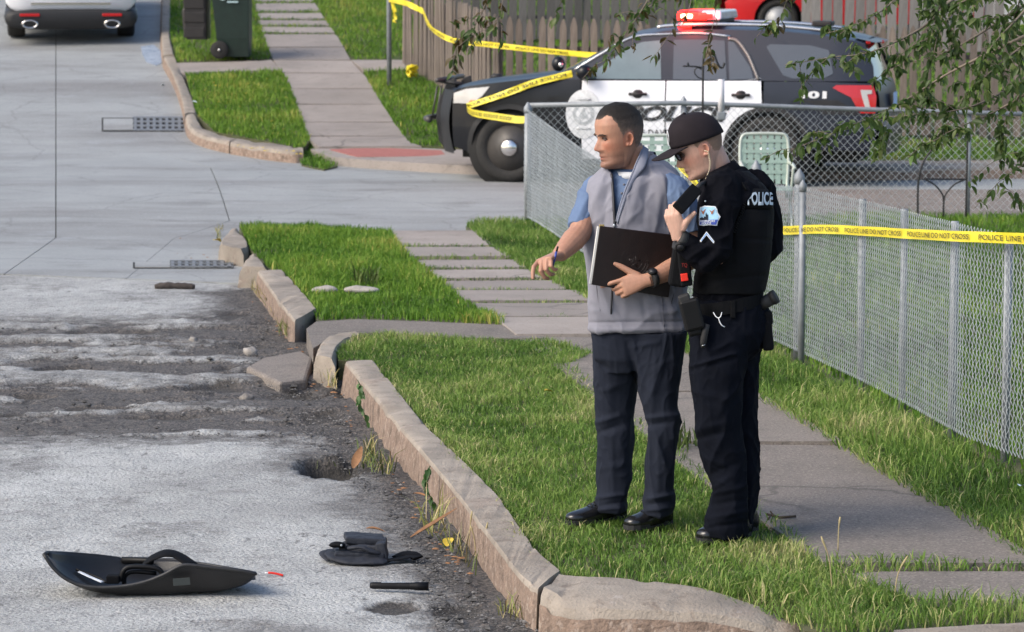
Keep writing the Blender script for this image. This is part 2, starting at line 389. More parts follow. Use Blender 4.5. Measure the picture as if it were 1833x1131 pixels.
# ================================================================== ground sheet out to the horizon
def sheet(name, x0, x1, y0, y1, nx, ny, zfun, mt):
    mb = MB(); rows = []
    for j in range(ny + 1):
        y = y0 + (y1 - y0) * j / ny
        rows.append([(x0 + (x1 - x0) * i / nx, y, zfun(x0 + (x1 - x0) * i / nx, y)) for i in range(nx + 1)])
    return mb.grid(rows).build(name, mt, fixn=False)
def zbase(x, y): return min(ZS(min(y, 130)) - .30, -.02 + .055 * (min(y, 200) - 40)) if y > 34 else ZS(y) - .30
tag(sheet('ground', -400, 400, -100, 700, 40, 400, zbase, m_base), kind='structure')

# ---- asphalt street in front: a fine sheet with real bumps, holes and ragged steps
GUT = [G(*p) for p in ((440, 507), (470, 540), (530, 600), (600, 690), (680, 795), (780, 915), (864, 1045), (905, 1120), (930, 1180))]
def gutter_x(y): return float(np.interp(-y, [-p.y for p in GUT], [p.x for p in GUT]))
HOLES = []
for hx, hy, hw, hh, dp in ((600, 832, 58, 24, .11), (660, 826, 30, 12, .05), (118, 656, 60, 8, .035), (700, 1084, 55, 12, .02), (820, 1086, 50, 14, .03), (395, 690, 60, 9, .03), (530, 706, 70, 12, .035), (575, 742, 60, 9, .03), (470, 664, 40, 8, .025), (180, 728, 90, 6, .03), (60, 705, 60, 6, .03), (450, 612, 40, 8, .03), (200, 590, 70, 6, .025), (410, 655, 26, 6, .03), (620, 700, 34, 14, .04), (300, 742, 70, 5, .025), (560, 660, 30, 10, .03), (20, 740, 40, 6, .025), (420, 560, 36, 6, .02)):
    c_ = G(hx, hy, Z0, SZ0 := -.14); HOLES.append((c_, hw / (FPX / c_.y), (G(hx, hy - hh, Z0, -.14).y - G(hx, hy + hh, Z0, -.14).y) / 2, dp))
EDGE_A, EDGE_B = G(0, 490, Z0, -.14), G(440, 507, Z0, -.14)
def edge_y(x): return EDGE_A.y + (EDGE_B.y - EDGE_A.y) * (x - EDGE_A.x) / (EDGE_B.x - EDGE_A.x)
def asphalt():
    xs = np.concatenate([np.arange(-8, -4.6, .2), np.arange(-4.6, 0.6, .035), np.arange(0.6, 6, .2)])
    nv = 420; ts = np.linspace(0, 1, nv)
    X = []; Y = []
    for x in xs:
        e = min(max(edge_y(x), 24.0), 31.5) - 0.03
        Y.append(9.5 + (e - 9.5) * ts ** 1.35); X.append(np.full(nv, x))
    X = np.array(X).ravel(); Y = np.array(Y).ravel()
    gx = np.interp(-Y, [-p.y for p in GUT], [p.x for p in GUT])
    dg = gx - X                                    # distance left of the gutter
    Z = np.full(len(X), -0.145); W = np.zeros(len(X)); HO = np.zeros(len(X))
    mid0, mid1 = G(0, 780, Z0, -.14).y, G(0, 560, Z0, -.14).y       # the broken cross patch
    for i in range(len(X)):
        x, y = X[i], Y[i]
        if x < -5.2 or x > 1.0: continue
        n1 = fbm(x, y, 0, 1.6, 4); n2 = fbm(x, y * .7, 3, 7, 3)
        wg = max(0, 1 - dg[i] / (0.55 + .3 * n1)) if dg[i] > -.5 else 0.4
        wm = sstep(mid0 - .8, mid0 + .6, y) * (1 - sstep(mid1 - 1.2, mid1 + .8, y))
        st = fbm(x * .55, y * 2.2, 5, 1.5, 5) + .16 * fbm(x, y * 1.3, 8, 6.5, 4)
        Z[i] += .004 * n1 + .0035 * n2 - .022 * min(1, wg) * (0.6 + n2)
        rid = sstep(-.03, .03, st) * .018 + sstep(.22, .26, st) * .014
        Z[i] += wm * (rid - .012) + wm * .006 * n2
        W[i] = min(.72, .55 * wg + .05) + wm * (.26 + .36 * (1 - sstep(-.12, .10, st)) * (.6 + .5 * sstep(-4.5, -2, x)))
        W[i] += .22 * sstep(.1, .5, fbm(x, y * .8, 9, .9, 5)) * sstep(-3.6, -1.2, x - gx[i] + 0)
    for c, rx, ry, dp in HOLES:
        q = ((X - c.x) / rx) ** 2 + ((Y - c.y) / ry) ** 2
        near = np.where(q < 4)[0]
        for i in near:
            u = math.sqrt(q[i]) + .5 * fbm(X[i], Y[i] * .6, 2, 6, 5)
            k = 1 - sstep(.75, 1.0, u); Z[i] -= dp * k; W[i] = max(W[i], .8 * k); HO[i] = max(HO[i], k * min(1, .35 + dp * 9))
    n = len(xs); idx = np.arange(n * nv).reshape(n, nv)
    f = np.stack([idx[:-1, :-1], idx[1:, :-1], idx[1:, 1:], idx[:-1, 1:]], -1).reshape(-1, 4)
    me = bpy.data.meshes.new('asphalt_street'); me.from_pydata(np.stack([X, Y, Z], -1).tolist(), [], f.tolist())
    me.polygons.foreach_set('use_smooth', [True] * len(me.polygons)); put_attr(me, 'wear', W); put_attr(me, 'hole', HO); me.materials.append(m_asph)
    o = bpy.data.objects.new('asphalt_street', me); COL.objects.link(o); o['kind'] = 'structure'
asphalt()

# ---- slabs: a polygon drawn on the ground, its own thickness, its top following the level
def slab_mb(pts, zf, thick=.12, off=0.0, inset=0.012, dome=0.0, tilt=0.0):
    c = sum((Vector(p) for p in pts), Vector()) / len(pts); q = []
    for p in pts:
        p = Vector(p); d = p - c; d.z = 0; l = d.length
        p = p - d * (inset / max(l, .05)) * 1.2
        q.append(Vector((p.x, p.y, zf(p.y) + off + tilt * (p.x - c.x))))
    n = len(q); mb = MB()
    mb.add(q + [p - Vector((0, 0, thick)) for p in q], [list(range(n)), list(range(n, 2 * n))[::-1]] + [((i + 1) % n, i, n + i, n + (i + 1) % n) for i in range(n)])
    return mb
def densify(pts, step=0.6):
    out = []
    for i, p in enumerate(pts):
        a, b = Vector(p), Vector(pts[(i + 1) % len(pts)]); k = max(1, int((b - a).length / step))
        for j in range(k): out.append(a.lerp(b, j / k))
    return out
def grid_slab(name, pts, zf, mt, off, parent=None, step=.9, kind=None, thick=.15):
    """a large slab cut into cells so that its top follows a level that is not flat"""
    bm = bmesh.new(); vs = [bm.verts.new((p[0], p[1], 0)) for p in pts]; bm.faces.new(vs).normal_update()
    bmesh.ops.triangulate(bm, faces=bm.faces[:])
    ys = [p[1] for p in pts]; y = math.floor(min(ys))
    while y < max(ys):
        bmesh.ops.bisect_plane(bm, geom=bm.verts[:] + bm.edges[:] + bm.faces[:], plane_co=(0, y, 0), plane_no=(0, 1, 0)); y += step
    for v in bm.verts: v.co.z = zf(v.co.y) + off
    bmesh.ops.recalc_face_normals(bm, faces=bm.faces[:])
    if sum(f.normal.z for f in bm.faces) < 0: bmesh.ops.reverse_faces(bm, faces=bm.faces[:])
    ed = [e for e in bm.edges if e.is_boundary]
    r = bmesh.ops.extrude_edge_only(bm, edges=ed)
    for v in [g for g in r['geom'] if isinstance(g, bmesh.types.BMVert)]: v.co.z -= thick
    me = bpy.data.meshes.new(name); bm.to_mesh(me); bm.free(); me.materials.append(mt)
    o = bpy.data.objects.new(name, me); COL.objects.link(o)
    if parent: o.parent = parent
    if kind: o['kind'] = kind
    return o
S = lambda px, py: G(px, py, ZS)
F = lambda px, py: G(px, py, ZF)
cst = structure('concrete_street')
jA, jB = S(100, 84), S(100, 432)
jl = [S(100, y) for y in (425, 390, 350, 310, 280, 250, 220, 190, 160, 130, 105, 84)]; jFar = jl[-1] + (jl[-1] - jl[-2]) * 12; jNear = Vector((jB.x, edge_y(jB.x), 0))
eL = Vector((-8, min(31.5, edge_y(-8)), 0)); eR = Vector((-2.05, edge_y(-2.05), 0))
g = .005
k1, k2, k3 = S(236, 249), S(377, 300), S(411, 395)
k4 = S(310, 427)
grid_slab('street_slab', [(eL.x - 12, eL.y), (eL.x, eL.y), (jNear.x - g, jNear.y)] + [(p.x - g, p.y) for p in jl] + [(jFar.x - g, jFar.y), (jFar.x - 30, jFar.y)], ZS, m_cstreet, 0, cst)
grid_slab('street_slab', [(jNear.x + g, jNear.y), (k4.x, edge_y(k4.x)), (k4.x, k4.y), (k3.x - g, k3.y - g), (k2.x - g, k2.y), (k1.x, k1.y), (-8.1, 60), (jFar.x + g, jFar.y)] + [(p.x + g, p.y) for p in jl[::-1]], ZS, m_cstreet, 0, cst)
_fk = [F(*q) for q in ((1990, 292), (1380, 295), (1010, 285), (600, 268), (430, 249), (350, 228), (338, 205), (305, 103), (300, 60), (302, 0), (303, -60))]
_up = (_fk[-1] - _fk[-2]).normalized() * 14 + _fk[-1]
grid_slab('street_slab', [(k4.x + g, edge_y(k4.x)), (eR.x, eR.y), (-1.6, 26.6), (-.2, 28), (3, 27.5), (6, 30), (40, 30), (40, _fk[0].y - .6)] + [(q.x, q.y) for q in _fk] + [(_up.x, _up.y), (-8.1, 60), (k1.x, k1.y), (k2.x + g, k2.y), (k3.x + g, k3.y), (k4.x + g, k4.y + g)], ZS, m_cstreet, 0, cst)

# ---- kerbs: worn lengths of concrete with rounded arrises
def kerb(name, outer, inner, zf=Z0, top=.02, h=.20, rad=.022, bottom_out=.03, amp=.0022, n=10, parent=None, seed=0, fall=0.0):
    o = smooth_path([Vector(p) for p in outer], n); i_ = smooth_path([Vector(p) for p in inner], n); rings = []
    for k, (a, b) in enumerate(zip(o, i_)):
        a = Vector((a.x, a.y, 0)); b = Vector((b.x, b.y, 0)); d = (b - a); w = d.length; d.normalize()
        zt = zf(a.y) + top - fall * sstep(.55, 1.0, k / (len(o) - 1)); pr = []
        for (t, z) in ((-bottom_out, -h), (-bottom_out * .6, -h * .66), (-bottom_out * .3, -h * .33), (0, -rad), (rad * .3, -rad * .3), (rad, 0), (w * .5, .003), (w - rad, 0), (w, -rad), (w, -h)):
            p = a + d * t; e = fbm(p.x + seed, p.y, z, 6, 4) * amp + fbm(p.x, p.y + seed, z * 2, 22, 3) * amp * .8
            chip = max(0, fbm(p.x, p.y, seed + 4, 3.2, 3) - .25) * .045 if abs(z) <= rad else 0
            pr.append(Vector((p.x, p.y, zt + z + (e if z > -h * .9 else 0) - chip)) - d * e * .6)
        rings.append(pr)
    ob = MB().loft(rings, cap=True).build(name, [m_kerb, m_kerbface], parent, fixn=False)
    npf = 10; ob.data.polygons.foreach_set('material_index', [1 if (i < npf * (len(rings) - 1) and i % npf < 3) else 0 for i in range(len(ob.data.polygons))])
    try: ob.data.set_sharp_from_angle(angle=R(38))
    except Exception: pass
    return ob
kb = structure('kerb')
kerb('kerb_stone', [G(*p) for p in ((618, 652), (663, 706), (717, 770), (800, 867), (860, 945), (907, 1006), (935, 1042), (962, 1062))], [G(*p) for p in ((672, 650), (706, 694), (769, 769), (812, 815), (888, 890), (927, 946), (962, 992), (1004, 1028))], n=20, parent=kb)
kerb('kerb_stone', [G(*p) for p in ((966, 1066), (1010, 1084), (1080, 1090), (1180, 1094), (1300, 1096), (1400, 1097), (1452, 1092))], [G(*p) for p in ((1008, 1030), (1035, 1033), (1115, 1037), (1200, 1046), (1290, 1058), (1400, 1072), (1456, 1082))],
     n=16, parent=kb, rad=.075, bottom_out=.02, h=.16, seed=9, fall=.10)
kerb('kerb_stone', [G(*p) for p in ((1600, 1150), (1720, 1135), (1900, 1125))], [G(*p) for p in ((1600, 1125), (1720, 1118), (1900, 1108))], n=8, parent=kb, top=.0, seed=8)
kerb('kerb_stone', [G(*p) for p in ((563, 640), (572, 618), (592, 603), (634, 596))], [G(*p) for p in ((600, 648), (606, 628), (622, 613), (645, 606))], n=8, parent=kb, rad=.05, seed=12)
kerb('kerb_stone', [G(*p) for p in ((461, 489), (497, 540), (528, 578))], [G(*p) for p in ((508, 487), (538, 522), (566, 556))], n=14, parent=kb, seed=15)
kerb('kerb_stone', [G(*p) for p in ((392, 440), (398, 428), (409, 414))], [G(*p) for p in ((436, 449), (446, 440), (430, 411))], n=8, parent=kb, rad=.06, seed=18)
kerb('kerb_stone', [G(*p) for p in ((430, 480), (436, 468), (445, 459))], [G(*p) for p in ((484, 483), (476, 471), (462, 457))], n=8, parent=kb, rad=.06, seed=21)
F = lambda px, py: G(px, py, ZF)
kerb('kerb_stone', [F(*p) for p in ((292, -60), (290, 0), (289, 60), (292, 100))], [F(*p) for p in ((308, -60), (306, 0), (304, 60), (312, 100))], ZF, n=8, parent=kb, seed=24)
kerb('kerb_stone', [F(*p) for p in ((293, 103), (312, 140), (326, 180), (331, 205))], [F(*p) for p in ((314, 103), (328, 135), (344, 175), (352, 203))], ZF, n=8, parent=kb, seed=27)
kerb('kerb_stone', [F(*p) for p in ((332, 207), (338, 228), (360, 243), (410, 256))], [F(*p) for p in ((353, 205), (362, 222), (384, 233), (424, 241))], ZF, n=8, parent=kb, rad=.05, seed=30)
kerb('kerb_stone', [F(*p) for p in ((412, 257), (470, 266), (520, 272), (543, 272))], [F(*p) for p in ((426, 242), (480, 251), (520, 259), (541, 264))], ZF, n=8, parent=kb, rad=.05, seed=33)
kerb('kerb_stone', [F(*p) for p in ((1380, 304), (1560, 302), (1700, 300), (1950, 297))], [F(*p) for p in ((1380, 286), (1560, 285), (1700, 283), (1950, 280))], ZF, n=8, parent=kb, top=-.01, seed=36)

# ---- storm drains
def drain(px0, px1, py0, py1, zf, label, nbar, rows, plate_px):
    a, b, c, d = G(px0, py1, zf), G(px1, py1, zf), G(px1, py0, zf), G(px0, py0, zf)
    t = thing('storm_drain', label, 'storm drain', (a + c) / 2)
    def q(u, v, z): p = a.lerp(b, u).lerp(d.lerp(c, u), v); return Vector((p.x, p.y, zf(p.y) + z))
    MB().add([q(0, 0, .004), q(1, 0, .004), q(1, 1, .004), q(0, 1, .004)], [(0, 1, 2, 3)]).build('pit', m_dark, t)
    u0 = (plate_px - px0) / (px1 - px0)
    pl = MB(); pl.add([q(.02, .1, .012), q(u0, .1, .012), q(u0, .9, .012), q(.02, .9, .012), q(.02, .1, .004), q(u0, .1, .004), q(u0, .9, .004), q(.02, .9, .004)], [(0, 1, 2, 3), (0, 1, 5, 4), (1, 2, 6, 5), (2, 3, 7, 6), (3, 0, 4, 7)]); pl.build('cover_plate', m_cstreet, t)
    for k in range(nbar):
        u = u0 + (1 - u0) * (k + .15) / nbar; w = (1 - u0) / nbar * .48; mb = MB()
        mb.add([q(u, 0, .02), q(u + w, 0, .02), q(u + w, 1, .02), q(u, 1, .02), q(u, 0, .005), q(u + w, 0, .005), q(u + w, 1, .005), q(u, 1, .005)], [(0, 1, 2, 3), (0, 1, 5, 4), (1, 2, 6, 5), (2, 3, 7, 6), (3, 0, 4, 7)])
        mb.build('grate_bar', m_grate, t)
    for k in range(rows + 1):
        v0 = k / rows * .9; mb = MB()
        mb.add([q(u0, v0, .024), q(1, v0, .024), q(1, v0 + .1, .024), q(u0, v0 + .1, .024), q(u0, v0, .01), q(1, v0, .01), q(1, v0 + .1, .01), q(u0, v0 + .1, .01)], [(0, 1, 2, 3), (0, 1, 5, 4), (1, 2, 6, 5), (2, 3, 7, 6), (3, 0, 4, 7)])
        mb.build('cross_bar', m_grate, t)
drain(182, 328, 211, 236, ZS, 'storm drain with pale grate bars and cover plate beside the far kerb corner', 8, 3, 238)
drain(238, 418, 470, 481, ZS, 'flat storm drain grate in the gutter at the edge of the broken asphalt', 9, 2, 304)

# ---- pavements: each slab an object
walk = structure('sidewalk')
WL = [(700, 411), (716, 440), (765, 480), (830, 530), (905, 578), (985, 640), (1060, 700), (1150, 770), (1260, 855), (1390, 945), (1470, 1000), (1500, 1018)]
WR = [(838, 404), (880, 440), (955, 487), (1045, 530), (1150, 585), (1260, 645), (1360, 705), (1480, 775), (1600, 845), (1720, 915), (1860, 1000), (1990, 1075)]
def edge_at(E, y): return float(np.interp(y, [p[1] for p in E], [p[0] for p in E]))
cuts = [409, 440, 461, 479, 498, 518, 541, 566, 598, 648, 700, 790, 902, 1006]
for a, b in zip(cuts[:-1], cuts[1:]):
    ya, yb = a + (.8 if a < 600 else .4), b - (3.6 if b < 560 else .8)
    l = [G(edge_at(WL, y) - 6, y) for y in np.linspace(ya, yb, 5)]; r = [G(edge_at(WR, y) + 8, y + (0 if b < 640 else 1)) for y in np.linspace(yb, ya, 5)]
    k = len(cuts) % 3 + int(a) % 5
    slab_mb(l + r, Z0, .13, -.006 + .008 * math.sin(a * 1.7), .003, tilt=.008 * math.sin(a)).build('paving_slab', m_walk2 if a < 590 else m_walk, walk)
slab_mb([G(*p) for p in ((1496, 1024), (1580, 1018), (1960, 1018), (2100, 1080), (1640, 1066))], Z0, .13, -.01, .004).build('paving_slab', m_walk, walk)
slab_mb([G(*p) for p in ((1000, 652), (1100, 640), (1250, 660), (1140, 700), (1075, 708))], Z0, .1, .004, .002).build('paving_slab', m_walk, walk)
slab_mb([G(*p) for p in ((548, 585), (566, 572), (640, 568), (760, 572), (900, 578), (985, 602), (860, 602), (700, 592), (628, 593), (590, 602), (560, 620))], Z0, .13, -.012, .002).build('paving_slab', m_walk, walk)
tip = slab_mb([G(*p) for p in ((440, 628), (470, 612), (540, 600), (560, 612), (548, 650), (500, 655))], Z0, .1, -.10, .002); tip.build('broken_apron', m_walk, walk, bevel=.02)
fw = structure('far_sidewalk')
FL = [(440, -60), (452, -20), (456, 0), (462, 30), (472, 60), (490, 105), (520, 152), (553, 246), (590, 276)]
FR = [(528, -60), (548, -20), (558, 0), (577, 30), (600, 62), (625, 107), (655, 140), (700, 215), (735, 258), (800, 270)]
fc = [-60, -25, 4, 22, 35, 47, 60, 84, 107, 130, 158, 186, 218, 243, 262]
for a, b in zip(fc[:-1], fc[1:]):
    l = [F(edge_at(FL, y) - 2, y) for y in np.linspace(a + .5, b - (2.6 if b < 61 else .9), 4)]; r = [F(edge_at(FR, y) + 3, y) for y in np.linspace(b - (2.6 if b < 61 else .9), a + .5, 4)]
    slab_mb(l + r, ZF, .12, -.004, .004, tilt=.006 * math.sin(a * 2.1)).build('paving_slab', m_walk2, fw)
slab_mb([F(*p) for p in ((316, 112), (318, 128), (330, 129), (503, 124), (486, 106), (470, 108))], ZF, .12, -.004, .003).build('paving_slab', m_walk2, fw)
slab_mb([F(*p) for p in ((628, 106), (655, 126), (760, 122), (760, 106))], ZF, .12, -.008, .003).build('paving_slab', m_walk2, fw)
slab_mb([F(*p) for p in ((556, 262), (590, 276), (660, 282), (800, 290), (1010, 300), (1010, 268), (790, 262), (735, 259))], ZF, .12, -.03, .003).build('paving_slab', m_walk2, fw)
slab_mb([F(*p) for p in ((590, 264), (640, 262), (700, 262), (790, 266), (800, 276), (700, 277), (640, 277))], ZF, .1, -.02, .003).build('red_pad', m_red, fw)
slab_mb([G(*p) for p in ((1330, 341), (1950, 341), (2000, 384), (1330, 386))], ZS, .12, .03, .003).build('paving_slab', m_walk, walk)

# ---- lawns (soil) and their grass
m_grass = mat('grass_blades', (0.1, 0.2, 0.04), 0.6, spec=0.25)
attr_ramp(m_grass, 'tint', [(0.0, (0.032, 0.070, 0.012)), (0.30, (0.078, 0.158, 0.024)), (0.60, (0.150, 0.250, 0.045)), (0.82, (0.25, 0.315, 0.085)), (1.0, (0.48, 0.43, 0.22))])
m_grass_far = mat('lush_grass_blades', (0.1, 0.2, 0.04), 0.6, spec=0.25)
attr_ramp(m_grass_far, 'tint', [(0.0, (0.035, 0.085, 0.010)), (0.4, (0.085, 0.185, 0.018)), (0.7, (0.155, 0.27, 0.03)), (0.9, (0.25, 0.32, 0.06)), (1.0, (0.46, 0.38, 0.10))])
thin_leaf(m_grass, .22); thin_leaf(m_grass_far, .22)
def lawn(name, pts, zf, off=-.02):
    return grid_slab(name, [(p.x, p.y) for p in pts], zf, m_soil, off, None, 1.0, 'structure', .16)
def blades(name, poly, zf, dens, hmin, hmax, wid, mt, seed, lean=.5, tint0=.45, tvar=.35, off=-.02, patch=1.2, dry=0.0, fade=None):
    r = np.random.default_rng(seed); xs = [p[0] for p in poly]; ys = [p[1] for p in poly]
    A = (max(xs) - min(xs)) * (max(ys) - min(ys)); n = int(A * dens)
    x = r.uniform(min(xs), max(xs), n); y = r.uniform(min(ys), max(ys), n); k = in_poly(x, y, poly); x, y = x[k], y[k]; n = len(x)
    pn = np.array([fbm(a, b, seed, patch, 3) for a, b in zip(x, y)]); pn2 = np.array([noise.noise(Vector((a * 5, b * 5, seed + 9))) for a, b in zip(x, y)])
    keep = r.random(n) < np.clip(.95 + pn2 * .9, .15, 1); x, y, pn, pn2 = x[keep], y[keep], pn[keep], pn2[keep]; n = len(x)
    z = np.array([zf(b) for b in y]) + off
    h = r.uniform(hmin, hmax, n) * (1 + .5 * pn + .35 * pn2); az = r.uniform(0, 2 * np.pi, n); le = h * lean * r.uniform(.2, 1.5, n)
    fa = r.uniform(0, 2 * np.pi, n); w = wid * r.uniform(.6, 1.3, n)
    P = np.stack([x, y, z], -1); L = np.stack([np.cos(az), np.sin(az), np.zeros(n)], -1); Wv = np.stack([np.cos(fa), np.sin(fa), np.zeros(n)], -1)
    up = np.array([0, 0, 1.0])
    m1 = P + L * (le * .35)[:, None] + up * (h * .6)[:, None]; tp = P + L * le[:, None] + up * (h * .98)[:, None] * np.clip(1 - (le / h)[:, None] * .25, .5, 1)
    V = np.stack([P - Wv * w[:, None] * .5, P + Wv * w[:, None] * .5, m1 - Wv * w[:, None] * .4, m1 + Wv * w[:, None] * .4, tp], 1).reshape(-1, 3)
    b = np.arange(n) * 5
    q = np.stack([b, b + 1, b + 3, b + 2], -1); t = np.stack([b + 2, b + 3, b + 4], -1)
    lv = np.concatenate([q.ravel(), t.ravel()]); ls = np.concatenate([np.arange(n) * 4, n * 4 + np.arange(n) * 3]); lt = np.concatenate([np.full(n, 4), np.full(n, 3)])
    me = bpy.data.meshes.new(name); me.vertices.add(len(V)); me.vertices.foreach_set('co', V.ravel()); me.loops.add(len(lv)); me.loops.foreach_set('vertex_index', lv.astype(np.int32))
    me.polygons.add(2 * n); me.polygons.foreach_set('loop_start', ls.astype(np.int32)); me.polygons.foreach_set('loop_total', lt.astype(np.int32)); me.update(calc_edges=True)
    ti = np.clip(tint0 + pn * tvar + r.normal(0, .14, n), 0, .97); ti = np.where(r.random(n) < dry, r.uniform(.85, 1, n), ti)
    put_attr(me, 'tint', np.repeat(ti, 5)); me.materials.append(mt)
    o = bpy.data.objects.new(name, me); COL.objects.link(o); o['kind'] = 'stuff'; return o
def X2(pts, f): return [f(*p) for p in pts]
# the strip at the men's feet
near = X2([(640, 640), (672, 652), (706, 694), (770, 770), (812, 815), (888, 890), (925, 945), (965, 998), (1008, 1030), (1115, 1037), (1200, 1046), (1290, 1058), (1400, 1072), (1456, 1084), (1500, 1086), (1640, 1070), (1500, 1040), (1490, 1012), (1440, 985), (1390, 948), (1262, 862), (1150, 776), (1062, 705), (1000, 660), (1060, 628), (985, 606), (860, 606), (700, 596), (640, 600), (600, 625), (606, 640)], G)
lawn('lawn', near, Z0)
blades('grass', near, Z0, 6500, .02, .06, .005, m_grass, 1, .75, .54, .5, dry=.05, patch=1.6)
blades('grass', X2([(662, 652), (696, 694), (758, 770), (800, 815), (874, 890), (911, 945), (950, 998), (1000, 1030), (1010, 985), (950, 900), (860, 800), (740, 680)], G), Z0, 2400, .03, .08, .005, m_grass, 101, 1.0, .72, .3, dry=.3)
mid = X2([(428, 402), (560, 400), (700, 413), (716, 444), (765, 484), (830, 534), (905, 578), (760, 570), (640, 566), (568, 570), (560, 549), (508, 487), (484, 480), (448, 442)], G)
lawn('lawn', mid, Z0)
blades('grass', mid, Z0, 2600, .05, .09, .0075, m_grass_far, 2, .5, .56, .4, dry=.012)
rs = X2([(834, 400), (880, 396), (945, 396), (1050, 465), (1150, 520), (1300, 590), (1450, 660), (1600, 735), (1690, 782), (1833, 850), (2000, 930), (2000, 1078), (1866, 1003), (1722, 918), (1600, 849), (1480, 778), (1362, 708), (1260, 648), (1150, 588), (1045, 532), (957, 489), (880, 442)], G)
lawn('lawn', rs, Z0)
blades('grass', rs, Z0, 3200, .04, .09, .0065, m_grass, 3, .6, .46, .45, dry=.03)
fr = X2([(1365, 640), (1450, 662), (1600, 738), (1833, 852), (1990, 935), (1990, 1070), (1860, 995), (1720, 912), (1600, 842), (1480, 772), (1362, 702)], G)
blades('grass', fr, Z0, 600, .06, .14, .006, m_grass, 4, .8, .42, .4, dry=.07, patch=2.5)
fedge = X2([(1355, 700), (1480, 768), (1600, 838), (1720, 905), (1860, 988), (1990, 1060), (1990, 1085), (1850, 1008), (1715, 925), (1590, 850), (1470, 780), (1352, 712)], G)
blades('grass', fedge, Z0, 2600, .04, .11, .006, m_grass, 5, 1.2, .55, .35, dry=.2)
corner = X2([(1080, 1038), (1200, 1030), (1400, 1030), (1490, 1015), (1640, 1070), (1840, 1080), (1840, 1108), (1640, 1116), (1560, 1132), (1470, 1128), (1430, 1106), (1440, 1080), (1290, 1062)], G)
lawn('lawn', X2([(1430, 1076), (1500, 1046), (1640, 1068), (1900, 1078), (1900, 1112), (1640, 1128), (1440, 1120)], G), Z0)
blades('grass', corner, Z0, 3600, .04, .11, .0055, m_grass, 6, .8, .55, .4, dry=.14)
for i in range(5, len(WL) - 2):                     # ragged turf creeping over the edge of the walk
    (x0, y0_), (x1, y1_) = WL[i], WL[i + 1]; blades('grass', X2([(x0 - 10, y0_ - 6), (x1 - 10, y1_ - 6), (x1 + 14, y1_ - 4), (x0 + 14, y0_ - 4)], G), Z0, 1700, .03, .09, .0055, m_grass, 110 + i, 1.2, .48, .4, dry=.1)
blades('grass', X2([(1180, 1040), (1300, 1050), (1470, 1076), (1520, 1115), (1440, 1108), (1400, 1090), (1300, 1074)], G), Z0, 3600, .05, .10, .0055, m_grass, 130, 1.0, .5, .4, off=-.05, dry=.12)
gap = X2([(1480, 1000), (1640, 996), (1850, 1004), (1850, 1016), (1500, 1020)], G)
blades('grass', gap, Z0, 2600, .02, .06, .006, m_grass, 7, .9, .4, .3, dry=.1)
# yard behind the chain-link fence
yard = X2([(945, 396), (1330, 388), (1840, 384), (2300, 384), (2600, 1000), (2000, 930), (1833, 842), (1690, 776), (1450, 652), (1300, 582), (1150, 512), (1050, 460)], G)
lawn('lawn', yard, Z0, -.025)
blades('grass', yard, Z0, 800, .05, .11, .009, m_grass_far, 8, .5, .42, .4)
# far corner lawns
fl1 = X2([(332, 131), (504, 126), (521, 155), (556, 248), (541, 264), (480, 251), (424, 241), (384, 233), (352, 203), (344, 175)], F)
fl2 = X2([(306, -40), (450, -40), (458, 10), (473, 63), (488, 104), (316, 110), (304, 60)], F)
fl3 = X2([(545, -30), (760, -30), (760, 105), (628, 105), (600, 60), (575, 25)], F)
fl4 = X2([(650, 127), (760, 121), (800, 170), (830, 262), (735, 257), (700, 212), (658, 145)], F)
fl5 = X2([(830, 250), (1050, 262), (1330, 268), (1950, 264), (1950, 282), (1330, 287), (1050, 270), (850, 264)], F)
fl6 = X2([(760, 60), (1000, 20), (1950, 20), (1950, 262), (1330, 266), (1050, 260), (830, 248), (800, 170)], F)
fl7 = X2([(536, 252), (560, 250), (604, 280), (580, 286), (540, 278), (535, 262)], F)
lawn('lawn', fl7, ZF, -.115); blades('grass', fl7, ZF, 1300, .05, .12, .01, m_grass_far, 60, .9, .40, .4, off=-.115)
for i, (pl, dn) in enumerate(((fl1, 1500), (fl2, 900), (fl3, 900), (fl4, 1200), (fl5, 900), (fl6, 260))):
    zz = (lambda y: ZF(min(y, 40.5)) + .065 * max(0, y - 40.5)) if i == 5 else ZF
    if i == 5: pl = X2([(830, 248), (1050, 260), (1330, 266), (1990, 262)], F) + [Vector((14, 64, 0)), Vector((-2.5, 64, 0)), Vector((-2.2, 45, 0))]
    lawn('lawn', pl, zz, -.02)
    blades('grass', pl, zz, dn, .05, .10, .011 if i < 5 else .018, m_grass_far, 20 + i, .5, .60 if i < 3 else .5, .35, dry=.012)
for i, y in enumerate((5, 22, 35, 47, 60)):
    l, r_ = edge_at(FL, y), edge_at(FR, y)
    blades('grass', X2([(l - 3, y - 3), (r_ + 4, y - 3), (r_ + 6, y + 1.5), (l - 2, y + 1.5)], F), ZF, 900, .03, .08, .01, m_grass_far, 40 + i, .8, .45, .4, dry=.08)
for i, y in enumerate((440, 461, 479, 498, 518, 541, 566)):
    l, r_ = edge_at(WL, y), edge_at(WR, y)
    blades('grass', X2([(l - 3, y - 4), (r_ + 4, y - 4), (r_ + 6, y + 1), (l - 2, y + 1)], G), Z0, 1500, .012, .045, .006, m_grass, 50 + i, 1.0, .4, .4, dry=.1)

m_water = mat('puddle_water', (.26, .26, .27), .22, var=.35, vs=7, spec=.6)
tag(slab_mb([S(*q) for q in ((252, 84), (275, 80), (291, 95), (293, 112), (280, 118), (262, 112), (255, 98))], ZS, .004, .006, .0).build('puddle', m_water), kind='structure')
